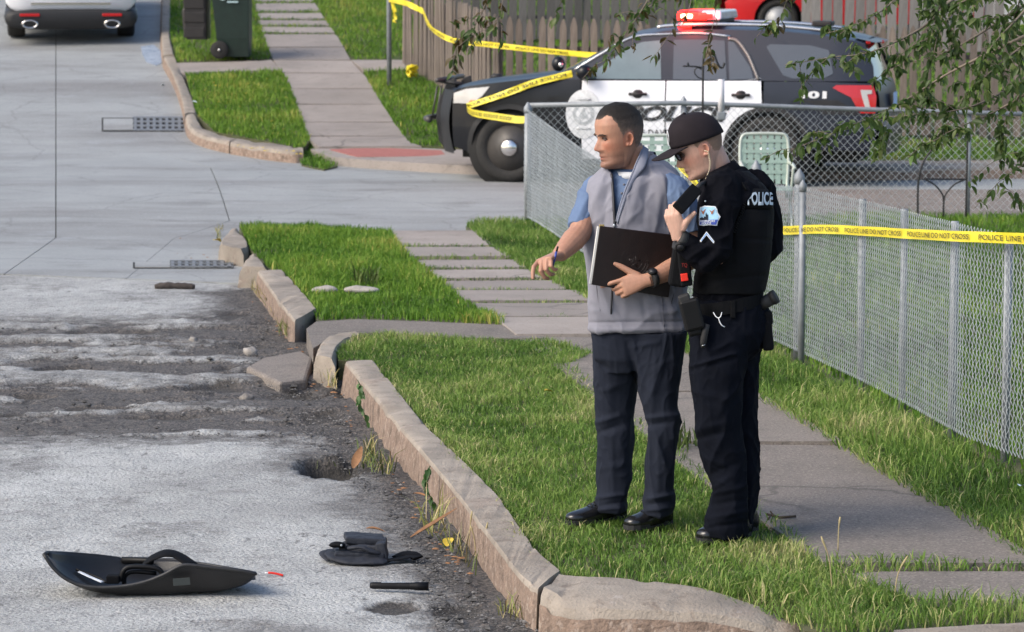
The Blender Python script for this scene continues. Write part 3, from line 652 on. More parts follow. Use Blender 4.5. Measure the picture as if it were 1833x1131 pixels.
# ================================================================== people
def px_of(a):                                     # array of points -> pixel columns and rows
    dx, dy, dz = a[:, 0], a[:, 1], a[:, 2] - CAM_H
    f = dy * CP - dz * SP; u = dy * SP + dz * CP
    return CX + FPX * dx / f, CY - FPX * u / f
def cloth(me, folds, amp=.004, fr=(7, 7, 3), seed=0):   # loose-cloth relief pushed along the normals
    a = co_of(me); n = no_of(me); X, Y = px_of(a); d = np.zeros(len(a))
    for i, p in enumerate(a):
        q = Vector((p[0] * fr[0], p[1] * fr[1], p[2] * fr[2] + seed)); w = noise.noise(q * .6) * 1.2
        v = noise.noise(Vector((q.x + w, q.y - w, q.z + w))); v2 = noise.noise(Vector((q.x * 2.1 + w, q.y * 2.1, q.z * 2.3 - w))); d[i] = amp * (1.9 * ((1 - abs(v)) ** 4 - .35) + .7 * ((1 - abs(v2)) ** 5 - .3))
    for x1, y1, x2, y2, w, h in folds:
        vx, vy = x2 - x1, y2 - y1; L2 = vx * vx + vy * vy
        t = ((X - x1) * vx + (Y - y1) * vy) / L2; tc = np.clip(t, 0, 1)
        dist = np.hypot(X - x1 - tc * vx, Y - y1 - tc * vy)
        d += h * np.exp(-(dist / w) ** 2) * np.clip(1.15 - np.abs(t - .5) * 1.1, .1, 1) * np.clip(.6 - n[:, 1], 0, 1)
    a += n * d[:, None]; set_co(me, a); return me
class Figure:
    def __init__(s, base): s.y = base.y; s.base = base
    def P(s, px, py, dy=0.0): return PY(px, py, s.y + dy)
    def ring(s, py, xl, xr, hd, dy=0.0, n=30, e=2.2, tilt=0.0):
        l, r = s.P(xl, py, dy), s.P(xr, py, dy); c = (l + r) / 2; hw = (r - l).length / 2; out = []
        for k in range(n):
            t = 2 * math.pi * k / n; cx = math.copysign(abs(math.cos(t)) ** (2 / e), math.cos(t)); sy = math.copysign(abs(math.sin(t)) ** (2 / e), math.sin(t))
            out.append(Vector((c.x + hw * cx, c.y + hd * sy, c.z + tilt * cx * hw)))
        return out
    def rings(s, tab, n=30, e=2.2, k=1):            # tab rows: py, xl, xr, hd, dy
        return [s.ring(*row, n=n, e=e) for row in tab]
# ---- heads: a radial surface with brow, sockets, nose, lips, jaw
FR = [(-.5, .17), (-.485, .25), (-.45, .335), (-.40, .355), (-.35, .335), (-.25, .352), (-.15, .345), (-.03, .335), (.04, .35), (.10, .372), (.2, .372), (.3, .335), (.4, .245), (.46, .16), (.5, .0)]
BK = [(-.5, .10), (-.45, .12), (-.4, .14), (-.3, .22), (-.2, .31), (-.1, .37), (0, .41), (.1, .435), (.2, .43), (.3, .39), (.4, .30), (.46, .20), (.5, .0)]
WD = [(-.5, .10), (-.47, .16), (-.42, .205), (-.35, .226), (-.25, .250), (-.1, .285), (0, .297), (.1, .308), (.2, .31), (.3, .285), (.4, .22), (.46, .145), (.5, .0)]
def head_pts(nz=84, nt=112, grow=0.0, feat=True):
    rows = []
    for i in range(nz + 1):
        z = -.5 * math.cos(math.pi * i / nz); f = float(np.interp(z, *zip(*FR))); b = float(np.interp(z, *zip(*BK))); w = float(np.interp(z, *zip(*WD))); row = []
        for j in range(nt):
            t = 2 * math.pi * j / nt; c, s = math.cos(t), math.sin(t); e = 2.25 if c > 0 else 2.1
            x = math.copysign(abs(c) ** (2 / e), c) * (f if c > 0 else b); y = math.copysign(abs(s) ** (2 / e), s) * w
            if feat and c > 0:
                g = lambda y0, sy, z0, sz: math.exp(-((y - y0) / sy) ** 2 - ((z - z0) / sz) ** 2)
                A = float(np.interp(z, [-.228, -.203, -.183, -.153, -.10, -.03, .03, .08], [0, .035, .098, .125, .098, .055, .022, 0])); sg = float(np.interp(z, [-.218, -.17, -.11, .05], [.072, .058, .042, .034]))
                x += A * math.exp(-(y / sg) ** 2)
                for q in (-1, 1):
                    x -= .052 * g(q * .112, .060, -.005, .040); x += .022 * g(q * .11, .10, .060, .024); x += .016 * g(q * .17, .07, -.11, .07)
                    x += .022 * g(q * .062, .026, -.182, .028); x -= .022 * g(q * .14, .05, -.27, .07); x -= .012 * g(q * .095, .022, -.235, .05); y += q * .012 * g(q * .22, .1, -.38, .06) if abs(y) > .1 else 0
                    x += .012 * g(q * .115, .05, -.002, .02)
                x += .022 * g(0, .080, -.276, .019) + .024 * g(0, .072, -.325, .020) - .024 * g(0, .10, -.300, .009) + .028 * g(0, .085, -.44, .045) - .016 * g(0, .09, -.368, .022)
            k = 1 + grow
            row.append(Vector((x * k, y * k, z * k)))
        rows.append(row)
    return rows
def head_frame(center, yaw, pitch, H, roll=0.0):    # yaw: 0 looks at the camera, positive turns to the left of the picture
    f = Vector((-math.sin(yaw) * math.cos(pitch), -math.cos(yaw) * math.cos(pitch), -math.sin(pitch)))
    l = Vector((0, 0, 1)).cross(f).normalized(); u = f.cross(l)
    m = Matrix((f, l, u)).transposed()
    if roll: m = m @ Matrix.Rotation(roll, 3, 'X')
    m4 = m.to_4x4() * H; m4[3][3] = 1; m4.translation = center; return m4
def add_head(mb, M4):
    rows = head_pts(); mb.loft_solid([[M4 @ p for p in r] for r in rows[1:-1]])
    for q in (-1, 1):                                # ears
        E = Matrix.Translation((-.055, q * .287, -.055)) @ Matrix.Scale(.80, 4) @ Matrix.Rotation(-q * R(20), 4, 'Z') @ Matrix.Rotation(R(-10), 4, 'Y')
        pts = []
        for k in range(23):
            t = R(-105) + R(300) * k / 22; rx = .066 - .012 * (math.sin(t) < 0); pts.append(M4 @ E @ Vector((-.01 - math.cos(t) * -rx * -1, q * (.025 + .012 * math.cos(t)), math.sin(t) * .115)))
        mb.tube(pts, [.0145 * M4.to_scale()[0]] * 20 + [.018 * M4.to_scale()[0]] * 3, 8)
        disc = [[M4 @ E @ Vector((math.cos(a) * .06 - .01, q * (yy + .012 * math.cos(a)), math.sin(a) * .105)) for a in [2 * math.pi * k / 16 for k in range(16)]] for yy in (-.02, .008)]
        mb.loft_solid(disc)
        mb.ball(M4 @ E @ Vector((.022, q * .018, -.098)), .028 * M4.to_scale()[0], 8, 6)
        mb.ball(M4 @ E @ Vector((.052, q * .012, -.01)), .024 * M4.to_scale()[0], 8, 6)
def skin_colour(me, M4, base, stub=.0, seed=0):
    a = co_of(me); inv = np.array(M4.inverted()); h = a @ inv[:3, :3].T + inv[:3, 3]
    x, y, z = h[:, 0], h[:, 1], h[:, 2]; col = np.tile(np.array(base), (len(a), 1))
    def blend(w, c): 
        nonlocal col
        w = np.clip(w, 0, 1)[:, None]; col = col * (1 - w) + np.array(c) * w
    G2 = lambda y0, sy, z0, sz: np.exp(-((np.abs(y) - y0) / sy) ** 2 - ((z - z0) / sz) ** 2)
    face = (x > .05) & (x < .6) & (np.abs(z) < .55) & (np.abs(y) < .35)
    b = np.array(base)
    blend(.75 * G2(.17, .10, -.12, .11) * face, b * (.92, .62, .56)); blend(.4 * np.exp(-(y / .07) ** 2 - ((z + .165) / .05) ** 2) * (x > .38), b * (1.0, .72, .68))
    if stub: blend(stub * face * (z < -.2) * np.clip((-.2 - z) / .08, 0, 1), b * (.56, .55, .58))
    blend(.8 * face * (x > .28) * np.exp(-(y / .09) ** 2) * np.exp(-((z + .300) / .030) ** 2), b * (.85, .50, .50))
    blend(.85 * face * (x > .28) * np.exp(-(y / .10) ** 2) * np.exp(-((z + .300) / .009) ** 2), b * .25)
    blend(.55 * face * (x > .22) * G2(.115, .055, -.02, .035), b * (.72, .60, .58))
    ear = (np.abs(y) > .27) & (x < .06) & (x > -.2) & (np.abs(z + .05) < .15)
    blend(.5 * ear, b * (1.05, .68, .60)); blend(.75 * (np.abs(y) > .25) * np.exp(-((x + .055) / .03) ** 2 - ((z + .045) / .05) ** 2), b * (.45, .27, .22))  # reddish ears; the shade in the ear hollow is painted into the skin colour
    at = me.color_attributes.new('skin', 'FLOAT_COLOR', 'POINT'); at.data.foreach_set('color', np.concatenate([col, np.ones((len(a), 1))], 1).astype(np.float32).ravel())
m_skin = mat('skin', (.5, .3, .22), .5, var=.1, bump=.10, bs=220, spec=.4)
def fix_skin():
    N, L, b = nodes_of(m_skin); old = b.inputs['Base Color'].links[0].from_socket
    a = N.new('ShaderNodeAttribute'); a.attribute_name = 'skin'
    n = N.new('ShaderNodeTexNoise'); n.inputs['Scale'].default_value = 60; n.inputs['Detail'].default_value = 5
    mr = N.new('ShaderNodeMapRange'); mr.inputs[3].default_value = .80; mr.inputs[4].default_value = 1.20; L.new(n.outputs[0], mr.inputs[0])
    hv = N.new('ShaderNodeHueSaturation'); L.new(a.outputs['Color'], hv.inputs['Color']); L.new(mr.outputs[0], hv.inputs['Value']); L.new(hv.outputs[0], b.inputs['Base Color'])
    b.inputs['Subsurface Weight'].default_value = .12; b.inputs['Subsurface Radius'].default_value = (.02, .008, .005); b.inputs['Subsurface Scale'].default_value = .4
fix_skin()
m_hair = mat('short_dark_hair', (.018, .014, .012), .75, var=.4, vs=160, bump=.6, bs=400, spec=.3)
attr_ramp(m_hair, 'fade', [(0, (.010, .008, .007)), (.3, (.022, .018, .016)), (.6, (.085, .066, .056)), (.85, (.19, .13, .10)), (1, (.36, .22, .165))])
m_hairb = mat('short_brown_hair', (.16, .10, .065), .75, var=.3, vs=160, bump=.6, bs=400, spec=.3)
attr_ramp(m_hairb, 'fade', [(0, (.06, .042, .026)), (.5, (.11, .078, .05)), (1, (.34, .22, .16))])
def hair(name, M4, line, mt, parent, thick=.016):    # line(x,y) -> lowest hair level at that place
    rows = head_pts(70, 110, 0.0, False); me = MB(); vs = []; fade = []; keep = []
    nt = 110
    for r in rows:
        for p in r:
            lv = line(p.x, abs(p.y)); dd = p.z - lv + .022 * noise.noise(Vector((p.x * 22, p.y * 22, p.z * 22))); k = min(1, max(0, dd / .05))
            g = thick * k - .006 * (1 - k) + .006 * noise.noise(Vector((p.x * 55, p.y * 55, p.z * 55))) * k
            top = min(1, max(0, (p.z - .22) / .2)) if p.x > -9 else 1
            q = p * (1 + g * (1 + .9 * top)); vs.append(M4 @ q); keep.append(dd > -.012); fade.append((p.z, p.x, dd))
    fs = []
    for i in range(len(rows) - 1):
        for j in range(nt):
            f = (i * nt + j, i * nt + (j + 1) % nt, (i + 1) * nt + (j + 1) % nt, (i + 1) * nt + j)
            if all(keep[q] for q in f): fs.append(f)
    me.add(vs, fs, 0, True); o = me.build(name, mt, parent)
    f = [min(1, max(0, (.44 - z) / .40)) * .85 + .45 * max(0, 1 - d / .07) + .12 * noise.noise(Vector((z * 30, x * 30, d * 30))) for z, x, d in fade]
    put_attr(o.data, 'fade', np.clip(f, 0, 1)); return o
def eyes(M4, parent, lash_w=.008):
    H = M4.to_scale()[0]
    for q in (-1, 1):
        e = MB(); e.ball(M4 @ Vector((.283, q * .113, -.004)), .042 * H, 12, 8); e.ball(M4 @ Vector((.308, q * .113 + .004, -.006)), .021 * H, 8, 6, m=1); e.build('eye', [m_eye, m_iris], parent)
        l = MB(); l.tube([M4 @ Vector(v) for v in ((.288, q * .168, -.012), (.322, q * .145, .012), (.334, q * .113, .018), (.330, q * .085, .010), (.318, q * .066, -.008))], lash_w * H, 6); l.build('eyelid', m_lash, parent)
        b = MB(); b.tube([M4 @ Vector(v) for v in ((.312, q * .19, .044), (.350, q * .15, .062), (.376, q * .10, .058), (.378, q * .05, .044))], [.007 * H, .013 * H, .016 * H, .013 * H], 6); b.build('eyebrow', m_brow, parent)
m_eye = mat('eye_white', (.20, .165, .15), .25, var=.05); m_iris = mat('iris', (.03, .03, .035), .15); m_lash = mat('lash_line', (.10, .05, .035), .7); m_brow = mat('brow_hair', (.06, .038, .026), .8)
# ---- hands: palm and five jointed fingers
def hand(mb, wrist, fwd, back, thumb_side, curls, spread=.06, thumb=None, sc=1.0, tips=None):
    """fwd along the fingers, back = normal of the back of the hand, thumb_side = +1/-1 along fwd x back"""
    f = Vector(fwd).normalized(); b = Vector(back); b = (b - f * b.dot(f)).normalized(); t = f.cross(b) * thumb_side
    W = Vector(wrist); P = lambda x, y, z: W + (f * x + t * y + b * z) * sc
    secs = [(-.02, .027, .021, 0), (.01, .029, .020, .002), (.035, .036, .018, .004), (.065, .041, .015, .004), (.088, .041, .013, .002), (.097, .038, .010, 0)]
    mb.loft_solid([[P(x, hw * math.copysign(abs(math.cos(a)) ** .8, math.cos(a)) + yo, hz * math.copysign(abs(math.sin(a)) ** .9, math.sin(a))) for a in [2 * math.pi * k / 18 for k in range(18)]] for x, hw, hz, yo in secs])
    roots = [(.090, .031, .044, .0095), (.094, .0105, .049, .0098), (.091, -.0105, .046, .0094), (.084, -.029, .036, .0085)]
    for i, (x, y, L, r) in enumerate(roots):
        a = 0; p = P(x - .025, y * .93, .002); sp = spread * (1.2 - i * .8); pts = [p, P(x, y, .002)]; dirv = Vector((math.cos(sp), math.sin(sp), 0)); q = Vector((x, y, .002))
        for k, c in enumerate(curls[i]):
            a += c; seg = L * (1, .66, .55)[k]; step = Vector((dirv.x * math.cos(a), dirv.y * math.cos(a), -math.sin(a))) * seg
            pts.append(P(*(q + step * .5))); q = q + step; pts.append(P(*q))
        mb.tube(pts, [v * sc for v in (r * .9, r * 1.02, r, r * 1.0, r * .95, r * .93, r * .88, r * .66)][:len(pts)], 10)
    th = thumb or [(.018, .026, -.004), (.045, .052, -.012), (.072, .070, -.016), (.098, .080, -.018)]
    mb.tube([P(*v) for v in th], [.017 * sc, .0145 * sc, .0125 * sc, .0085 * sc], 10)
    for k in range(1): mb.ball(P(.03, .022, -.008), (.024 * sc, .02 * sc, .018 * sc), 10, 7)
# cloth and gear materials
def fabric(name, col, rough=.9, bump=.25, var=.10, bs=900, sheen=.0, spec=.2):
    return mat(name, col, rough, var=var, vs=14, bump=bump, bs=bs, sheen=sheen, spec=spec, bd=.002)
m_vest = fabric('grey_vest_cloth', (.235, .235, .275), var=.07); m_vest2 = fabric('vest_trim', (.17, .17, .20)); m_blue = fabric('blue_shirt_cloth', (.118, .172, .285), var=.08); m_tee = fabric('white_tee', (.78, .79, .80))
m_colin = fabric('vest_collar_lining', (.215, .23, .29)); m_slack = fabric('navy_slacks', (.0125, .016, .027), var=.12); m_zip = mat('dark_zip', (.02, .02, .025), .5)
m_shoe = mat('black_leather', (.012, .012, .013), .22, var=.2, vs=20, spec=.6); m_rub = mat('black_rubber', (.018, .018, .019), .7, var=.2)
m_navy = fabric('black_uniform_cloth', (.0045, .0048, .0075), .9, var=.2, spec=.08); m_pant = fabric('navy_uniform_trousers', (.0048, .006, .0105), .9, var=.2, spec=.08); m_nylon = fabric('black_nylon', (.0062, .0066, .008), .8, bump=.4, bs=600, spec=.12); m_plast = mat('black_plastic', (.0055, .0055, .0062), .5, var=.1, spec=.25)
m_cap = fabric('black_cap_cloth', (.017, .013, .016), .85, var=.15); m_redpl = mat('red_plastic', (.75, .03, .015), .4); m_silver = mat('silver_print', (.46, .54, .60), .45, .2, var=.1); m_whitep = mat('white_print', (.8, .82, .85), .6); m_paleblue = mat('pale_blue_patch', (.42, .70, .90), .7, var=.12, vs=40); m_patchblue = mat('patch_blue', (.05, .09, .42), .7); m_cityblack = mat('patch_black', (.015, .02, .03), .8); m_ducks = mat('patch_rust', (.38, .12, .05), .8); m_chev = mat('chevron_blue', (.22, .42, .78), .7)
m_leather = mat('dark_brown_leather', (.012, .005, .004), .38, var=.3, vs=18, bump=.15, bs=300, spec=.5); m_paper = mat('paper', (.75, .74, .70), .8, var=.1, vs=200, stretch=(1, 1, 60)); m_brass = mat('brass', (.55, .42, .18), .35, .9)

# ================================================================== the man in the grey vest
A = Figure(G(1115, 938)); P = A.P
manA = thing('person', 'man in grey zip vest and blue short sleeves pointing with a pen', 'person', A.base)
HA = head_frame(P(1107, 242, -.02), R(67), R(7), .284) @ Matrix.Diagonal((.94, .96, 1, 1))
body = MB(); add_head(body, HA)
body.tube([P(1137, 330, .05), P(1136, 312, .04), P(1130, 290, .025), P(1124, 262, .01)], [(.082, .082), (.072, .07), (.066, .066), (.064, .064)], 20)
torsoA = [(640, 1078, 1212, .10, 0), (590, 1070, 1218, .115, 0), (500, 1064, 1214, .115, 0), (420, 1062, 1200, .115, 0), (360, 1064, 1194, .11, .02), (325, 1082, 1182, .09, .03), (305, 1105, 1166, .07, .04)]
body.loft_solid(A.rings(torsoA, 20))
for pts in (((1101, 640, .08), (1100, 760, .07), (1096, 915, .08)), ((1186, 640, -.06), (1188, 760, -.08), (1182, 915, -.06))):
    body.tube([P(*p) for p in pts], [.075, .05, .035], 14)
eR, wR = P(1037, 418, -.10), P(1001, 457, -.26)
body.tube([P(1068, 338, .06), P(1050, 380, -.03), eR, eR.lerp(wR, .3), eR.lerp(wR, .7), wR], [.052, .050, .050, (.053, .050), (.044, .040), (.035, .031)], 16)
f_r = (P(972, 464, -.37) - P(1001, 455, -.27)).normalized()
hand(body, wR + f_r * .012, f_r, Vector((-.35, -.05, .95)), 1, [(.40, .55, .30), (.95, 1.1, .7), (1.05, 1.2, .8), (1.1, 1.2, .8)], .02, thumb=[(.018, .026, -.004), (.045, .044, -.022), (.074, .040, -.036), (.100, .026, -.040)], sc=1.08)
eL, wL = P(1243, 462, -.10), P(1164, 500, -.235)
body.tube([P(1205, 340, -.05), P(1228, 400, -.08), eL, eL.lerp(wL, .35), eL.lerp(wL, .72), wL], [.054, .052, .05, (.052, .048), (.042, .038), (.033, .028)], 16)
f_l = (P(1102, 519, -.250) - P(1164, 500, -.245)).normalized()
hand(body, wL + f_l * .02, f_l, Vector((.25, -.85, .30)), 1, [(.12, .35, .25), (.65, 1.1, .7), (.75, 1.15, .8), (.85, 1.15, .8)], .02, thumb=[(.022, .026, -.004), (.048, .052, -.004), (.076, .082, -.002), (.102, .106, .002)], sc=1.08)
bm_ = remesh(body, .0034, 3); skin_colour(bm_, HA, (.405, .215, .145), .8); link_mesh('body', bm_, m_skin, manA)
eyes(HA, manA)
def lineA(x, y):
    if x > .08 and y > .1: return lineA(x, 0) + .10 * sstep(.1, .2, y) * sstep(.08, .2, x) - .0
    return float(np.interp(x, [-.45, -.30, -.16, -.115, -.05, .02, .055, .09, .12, .18, .225, .27, .33, .40], [-.26, -.235, -.20, .03, .065, .03, -.06, .05, .12, .17, .24, .285, .275, .265]))
hair('hair', HA, lineA, m_hair, manA, .018)
# slacks
LEG1 = [(592, 1060, 1160, .135, .03), (640, 1061, 1152, .12, .05), (700, 1064, 1141, .10, .07), (735, 1064.5, 1137, .09, .075), (752, 1064, 1134, .088, .075), (777, 1067, 1134, .086, .075), (800, 1068, 1134, .086, .08), (837, 1069.5, 1132, .085, .08), (872, 1070, 1128, .085, .08), (888, 1069, 1123, .085, .08), (904, 1067, 1122, .088, .08), (916, 1071, 1120, .085, .08)]
LEG2 = [(592, 1120, 1228, .13, -.04), (640, 1130, 1221, .12, -.05), (688, 1141, 1214.5, .105, -.07), (726, 1151, 1214, .095, -.08), (750, 1158, 1218, .09, -.085), (777, 1159.5, 1216, .088, -.085), (800, 1157, 1212.5, .086, -.08), (837, 1156.5, 1208, .084, -.075), (872, 1157, 1203.5, .084, -.07), (893, 1153, 1206.5, .088, -.07), (907, 1152, 1205, .09, -.07), (921, 1156, 1201, .085, -.07)]
def leg_interp(T, step=7):
    ys = np.arange(T[0][0], T[-1][0] + .1, step); return [(float(y), *interp(T, y)) for y in ys]
sl = MB(); sl.loft_solid(A.rings(leg_interp(LEG1), 26, 2.15)); sl.loft_solid(A.rings(leg_interp(LEG2), 26, 2.15))
sl.loft_solid(A.rings([(560, 1066, 1222, .13, 0), (600, 1060, 1228, .14, 0), (640, 1064, 1219, .13, 0), (662, 1085, 1200, .10, 0)], 30))
me = remesh(sl, .0055, 5)
cloth(me, [(1066, 757, 1108, 744, 5, .010), (1068, 776, 1112, 760, 6, -.010), (1076, 700, 1104, 690, 6, .005), (1072, 840, 1125, 828, 7, .005), (1068, 892, 1120, 884, 4, .010), (1072, 906, 1118, 898, 4, -.008), (1070, 912, 1112, 909, 3, .007),
           (1158, 748, 1214, 742, 5, .009), (1160, 762, 1200, 756, 5, -.008), (1165, 768, 1185, 830, 6, .006), (1158, 893, 1202, 886, 4, .011), (1156, 904, 1200, 898, 4, -.009), (1158, 914, 1200, 909, 3, .008),
           (1120, 606, 1142, 690, 6, -.010), (1135, 612, 1150, 690, 5, .008), (1175, 612, 1168, 735, 5, .005), (1092, 612, 1092, 745, 6, .004), (1128, 622, 1180, 612, 5, .006), (1205, 640, 1160, 668, 6, .005), (1180, 780, 1178, 880, 5, .004), (1095, 785, 1098, 880, 5, .005)], .0058, (8, 8, 4), 3)
link_mesh('trousers', me, m_slack, manA)
# shoes
def shoe(name, heel, toe, parent, mt=m_shoe, h=.105, w=1.0, sole=.022):
    heel, toe = Vector(heel), Vector(toe); heel.z = toe.z = 0; ax = (toe - heel); L = ax.length; ax.normalize(); sd = Vector((-ax.y, ax.x, 0)); mb = MB(); rings = []
    for t, hw, hh, lift in ((-.02, .022, .05, .02), (.0, .033, .075, .016), (.12, .039, h * .95, .016), (.26, .039, h, .016), (.36, .040, h * .92, .014), (.5, .042, h * .66, .012), (.66, .048, h * .52, .012), (.82, .047, h * .43, .014), (.94, .036, h * .34, .017), (1.0, .016, h * .2, .022)):
        c = heel + ax * (L * t); rings.append([c + sd * (hw * w * math.cos(a)) + Vector((0, 0, lift + (hh if math.sin(a) > 0 else .004) * (math.sin(a) * .5 + .5 if math.sin(a) > 0 else .0) + (hh * .5 - hh * .5) + (hh * .32 if math.sin(a) > -.2 and math.sin(a) <= .0 else 0))) for a in [2 * math.pi * k / 20 for k in range(20)]])
    mb.loft_solid(rings); o = mb.build(name, mt, parent)
    s = MB(); out = []
    for t, hw in ((-.03, .015), (.0, .032), (.15, .038), (.35, .036), (.5, .038), (.68, .049), (.85, .048), (.96, .034), (1.02, .012)): out.append((t, hw * w))
    pl = [heel + ax * (L * t) + sd * q for t, q in out] + [heel + ax * (L * t) - sd * q for t, q in out[::-1]]
    n = len(pl); s.add([p + Vector((0, 0, .002)) for p in pl] + [p + Vector((0, 0, sole)) for p in pl], [list(range(n))[::-1], list(range(n, 2 * n))] + [(i, (i + 1) % n, n + (i + 1) % n, n + i) for i in range(n)])
    s.build('sole', m_rub, o)
    lc = MB()
    for t in (.42, .48, .54, .60):
        c = heel + ax * (L * t); zz = .016 + float(np.interp(t, [.36, .5, .66], [h * .9, h * .66, h * .52])); lc.tube([c + sd * .018 + Vector((0, 0, zz - .004)), c + Vector((0, 0, zz + .004)), c - sd * .018 + Vector((0, 0, zz - .004))], .0028, 6)
    lc.build('laces', m_rub, o); return o
shoe('shoe', G(1114, 926), G(1016, 940), manA); shoe('shoe', G(1196, 937), G(1122, 949), manA)
# shirt (sleeves and the part in the neck of the vest)
sh = MB(); sh.loft_solid(A.rings([(480, 1070, 1200, .12, 0), (420, 1066, 1198, .13, 0), (362, 1062, 1198, .13, .005), (330, 1066, 1200, .11, .015), (310, 1086, 1186, .085, .03), (300, 1102, 1172, .07, .035)], 26))
sh.tube([P(1090, 330, .05), P(1074, 338, .05), P(1060, 355, .02), P(1048, 378, -.03), P(1040, 395, -.065), P(1034, 408, -.085)], [.06, .070, .068, .056, .050, .046], 20)
sh.tube([P(1186, 328, -.02), P(1203, 342, -.04), P(1214, 358, -.06), P(1224, 380, -.075), P(1231, 402, -.085), P(1235, 418, -.09)], [.06, .070, .074, .070, .066, .062], 20)
me = remesh(sh, .006, 6)
cloth(me, [(1052, 350, 1032, 395, 4, .006), (1060, 352, 1046, 402, 4, -.006), (1205, 345, 1222, 385, 5, .006), (1218, 340, 1234, 380, 4, -.005), (1202, 360, 1206, 395, 4, -.006)], .005, (9, 9, 5), 8)
shirt_y = on_surface(bvh_of(me)); shirt = link_mesh('shirt', me, m_blue, manA)
# vest
VT = [(590, 1056, 1231, .150, 0), (575, 1055, 1231, .152, 0), (545, 1055, 1231, .152, 0), (500, 1053, 1226, .150, 0), (455, 1050, 1220, .150, 0), (420, 1048, 1214, .152, 0), (385, 1046, 1208, .154, .0), (362, 1046, 1208, .15, .005), (345, 1047, 1213, .14, .01), (330, 1050, 1219, .13, .015), (318, 1058, 1219, .12, .02), (308, 1068, 1210, .105, .03), (298, 1080, 1196, .095, .035), (288, 1094, 1183, .085, .04), (278, 1106, 1170, .075, .045)]
vt = MB(); vt.loft_solid(A.rings(leg_interp(VT[::-1], 5)[::-1], 40, 2.2))
me = remesh(vt, .006, 4)
cloth(me, [(1075, 322, 1066, 400, 7, .007), (1088, 330, 1080, 400, 6, -.006), (1120, 345, 1112, 400, 6, .006), (1150, 300, 1128, 392, 7, .006), (1165, 305, 1150, 400, 8, -.006), (1185, 320, 1175, 400, 7, .006), (1205, 490, 1216, 560, 6, -.008), (1190, 500, 1205, 580, 5, .007), (1060, 590, 1230, 588, 4, .010), (1058, 577, 1230, 575, 3, -.008),
           (1066, 520, 1070, 572, 6, .005), (1120, 530, 1118, 575, 7, .004), (1150, 535, 1158, 575, 6, -.005), (1222, 560, 1180, 548, 5, .006), (1215, 420, 1190, 410, 6, .005)], .0075, (6, 6, 3.2), 11)
vest_y = on_surface(bvh_of(me))
bmv = bmesh.new(); bmv.from_mesh(me); vx, vy = px_of(co_of(me)); nv_ = no_of(me); cut = in_poly(vx, vy, [(1096, 312), (1097, 330), (1101, 404), (1106, 392), (1118, 356), (1132, 322), (1150, 300), (1166, 272), (1168, 240), (1080, 240), (1086, 296)]) & (nv_[:, 1] < .55)
cut |= vy < 276
bmv.verts.ensure_lookup_table(); bmesh.ops.delete(bmv, geom=[v for v in bmv.verts if cut[v.index]], context='VERTS'); bmv.to_mesh(me); bmv.free()
vest = link_mesh('vest', me, m_vest, manA); _so = vest.modifiers.new('t', 'SOLIDIFY'); _so.thickness = .006; _so.offset = .3
def strip_on(px_pts, w, off, thick=.004):           # a narrow flat band lying on the vest
    pts = smooth_path([vest_y(x, y, off) for x, y in px_pts], 6); mb = MB(); mb.tube(pts, [(w, thick)] * len(pts), 8, up=(0, -1, 0)); return mb
strip_on([(1101, 400), (1098, 450), (1096, 520), (1094, 560), (1097, 600)], .004, .004).build('zip', m_zip, vest)
strip_on([(1060, 590), (1095, 600), (1150, 604), (1200, 598), (1229, 590)], .0016, .004, .003).build('hem_seam', m_vest2, vest)
strip_on([(1184, 528), (1186, 555), (1188, 585)], .0015, .004, .003).build('seam', m_vest2, vest)
strip_on([(1208, 512), (1203, 535), (1196, 562)], .0025, .003, .003).build('pocket_zip', m_zip, vest)
strip_on([(1068, 505), (1070, 530), (1075, 556)], .0018, .003, .003).build('pocket_zip', m_vest2, vest)
strip_on([(1205, 318), (1196, 345), (1190, 385), (1192, 420)], .0016, .002, .003).build('seam', m_vest2, vest)
def patch_on(poly_rows, off, mt, name, par):         # rows of (px, py) laid on the vest front
    mb = MB(); mb.grid([[vest_y(x, y, off) for x, y in r] for r in poly_rows]); return mb.build(name, mt, par)
for x, y in ((1117, 331), (1113, 346)): MB().ball(shirt_y(x, y, .004), (.0055, .003, .0055), 10, 6).build('button', m_vest2, shirt)

strip_on([(1095, 312), (1097, 335), (1099, 370), (1101, 404)], .006, .004, .008).build('lapel', m_zip, vest)
MB().ball(vest_y(1101, 404, .014), (.006, .005, .009), 8, 6).build('zip_pull', m_steel, vest)
def collar(name, base_c, top_c, rb, rt, a0, a1, mt, parent, drop=.0, th=.006, n=26, drop_pow=2):
    """a standing collar: open ring between angles a0..a1 (0 = right of the picture, 90 = away)"""
    rows = [[], [], [], []]
    for k in range(n + 1):
        t = k / n; a = a0 + (a1 - a0) * t; e = abs(2 * t - 1) ** drop_pow * drop; c, s = math.cos(a), math.sin(a)
        b = base_c + Vector((rb[0] * c, rb[1] * s, -e * .9)); q = top_c + Vector((rt[0] * c, rt[1] * s, -e)); o = Vector((c, s, .0)) * th
        rows[0].append(b); rows[1].append(q); rows[2].append(q + o); rows[3].append(b + o * 1.6)
    mb = MB(); mb.loft(rows + [rows[0]], cap=False, closed=False); return mb.build(name, mt, parent)
collar('tee_collar', P(1129, 318, .01), P(1128, 306, .01), (.078, .072), (.068, .064), R(-10), R(-330), m_tee, shirt, th=.004)
collar('polo_collar', P(1130, 320, .02), P(1133, 294, .03), (.088, .082), (.070, .071), R(-122), R(216), m_blue, shirt, drop=.062, drop_pow=4)
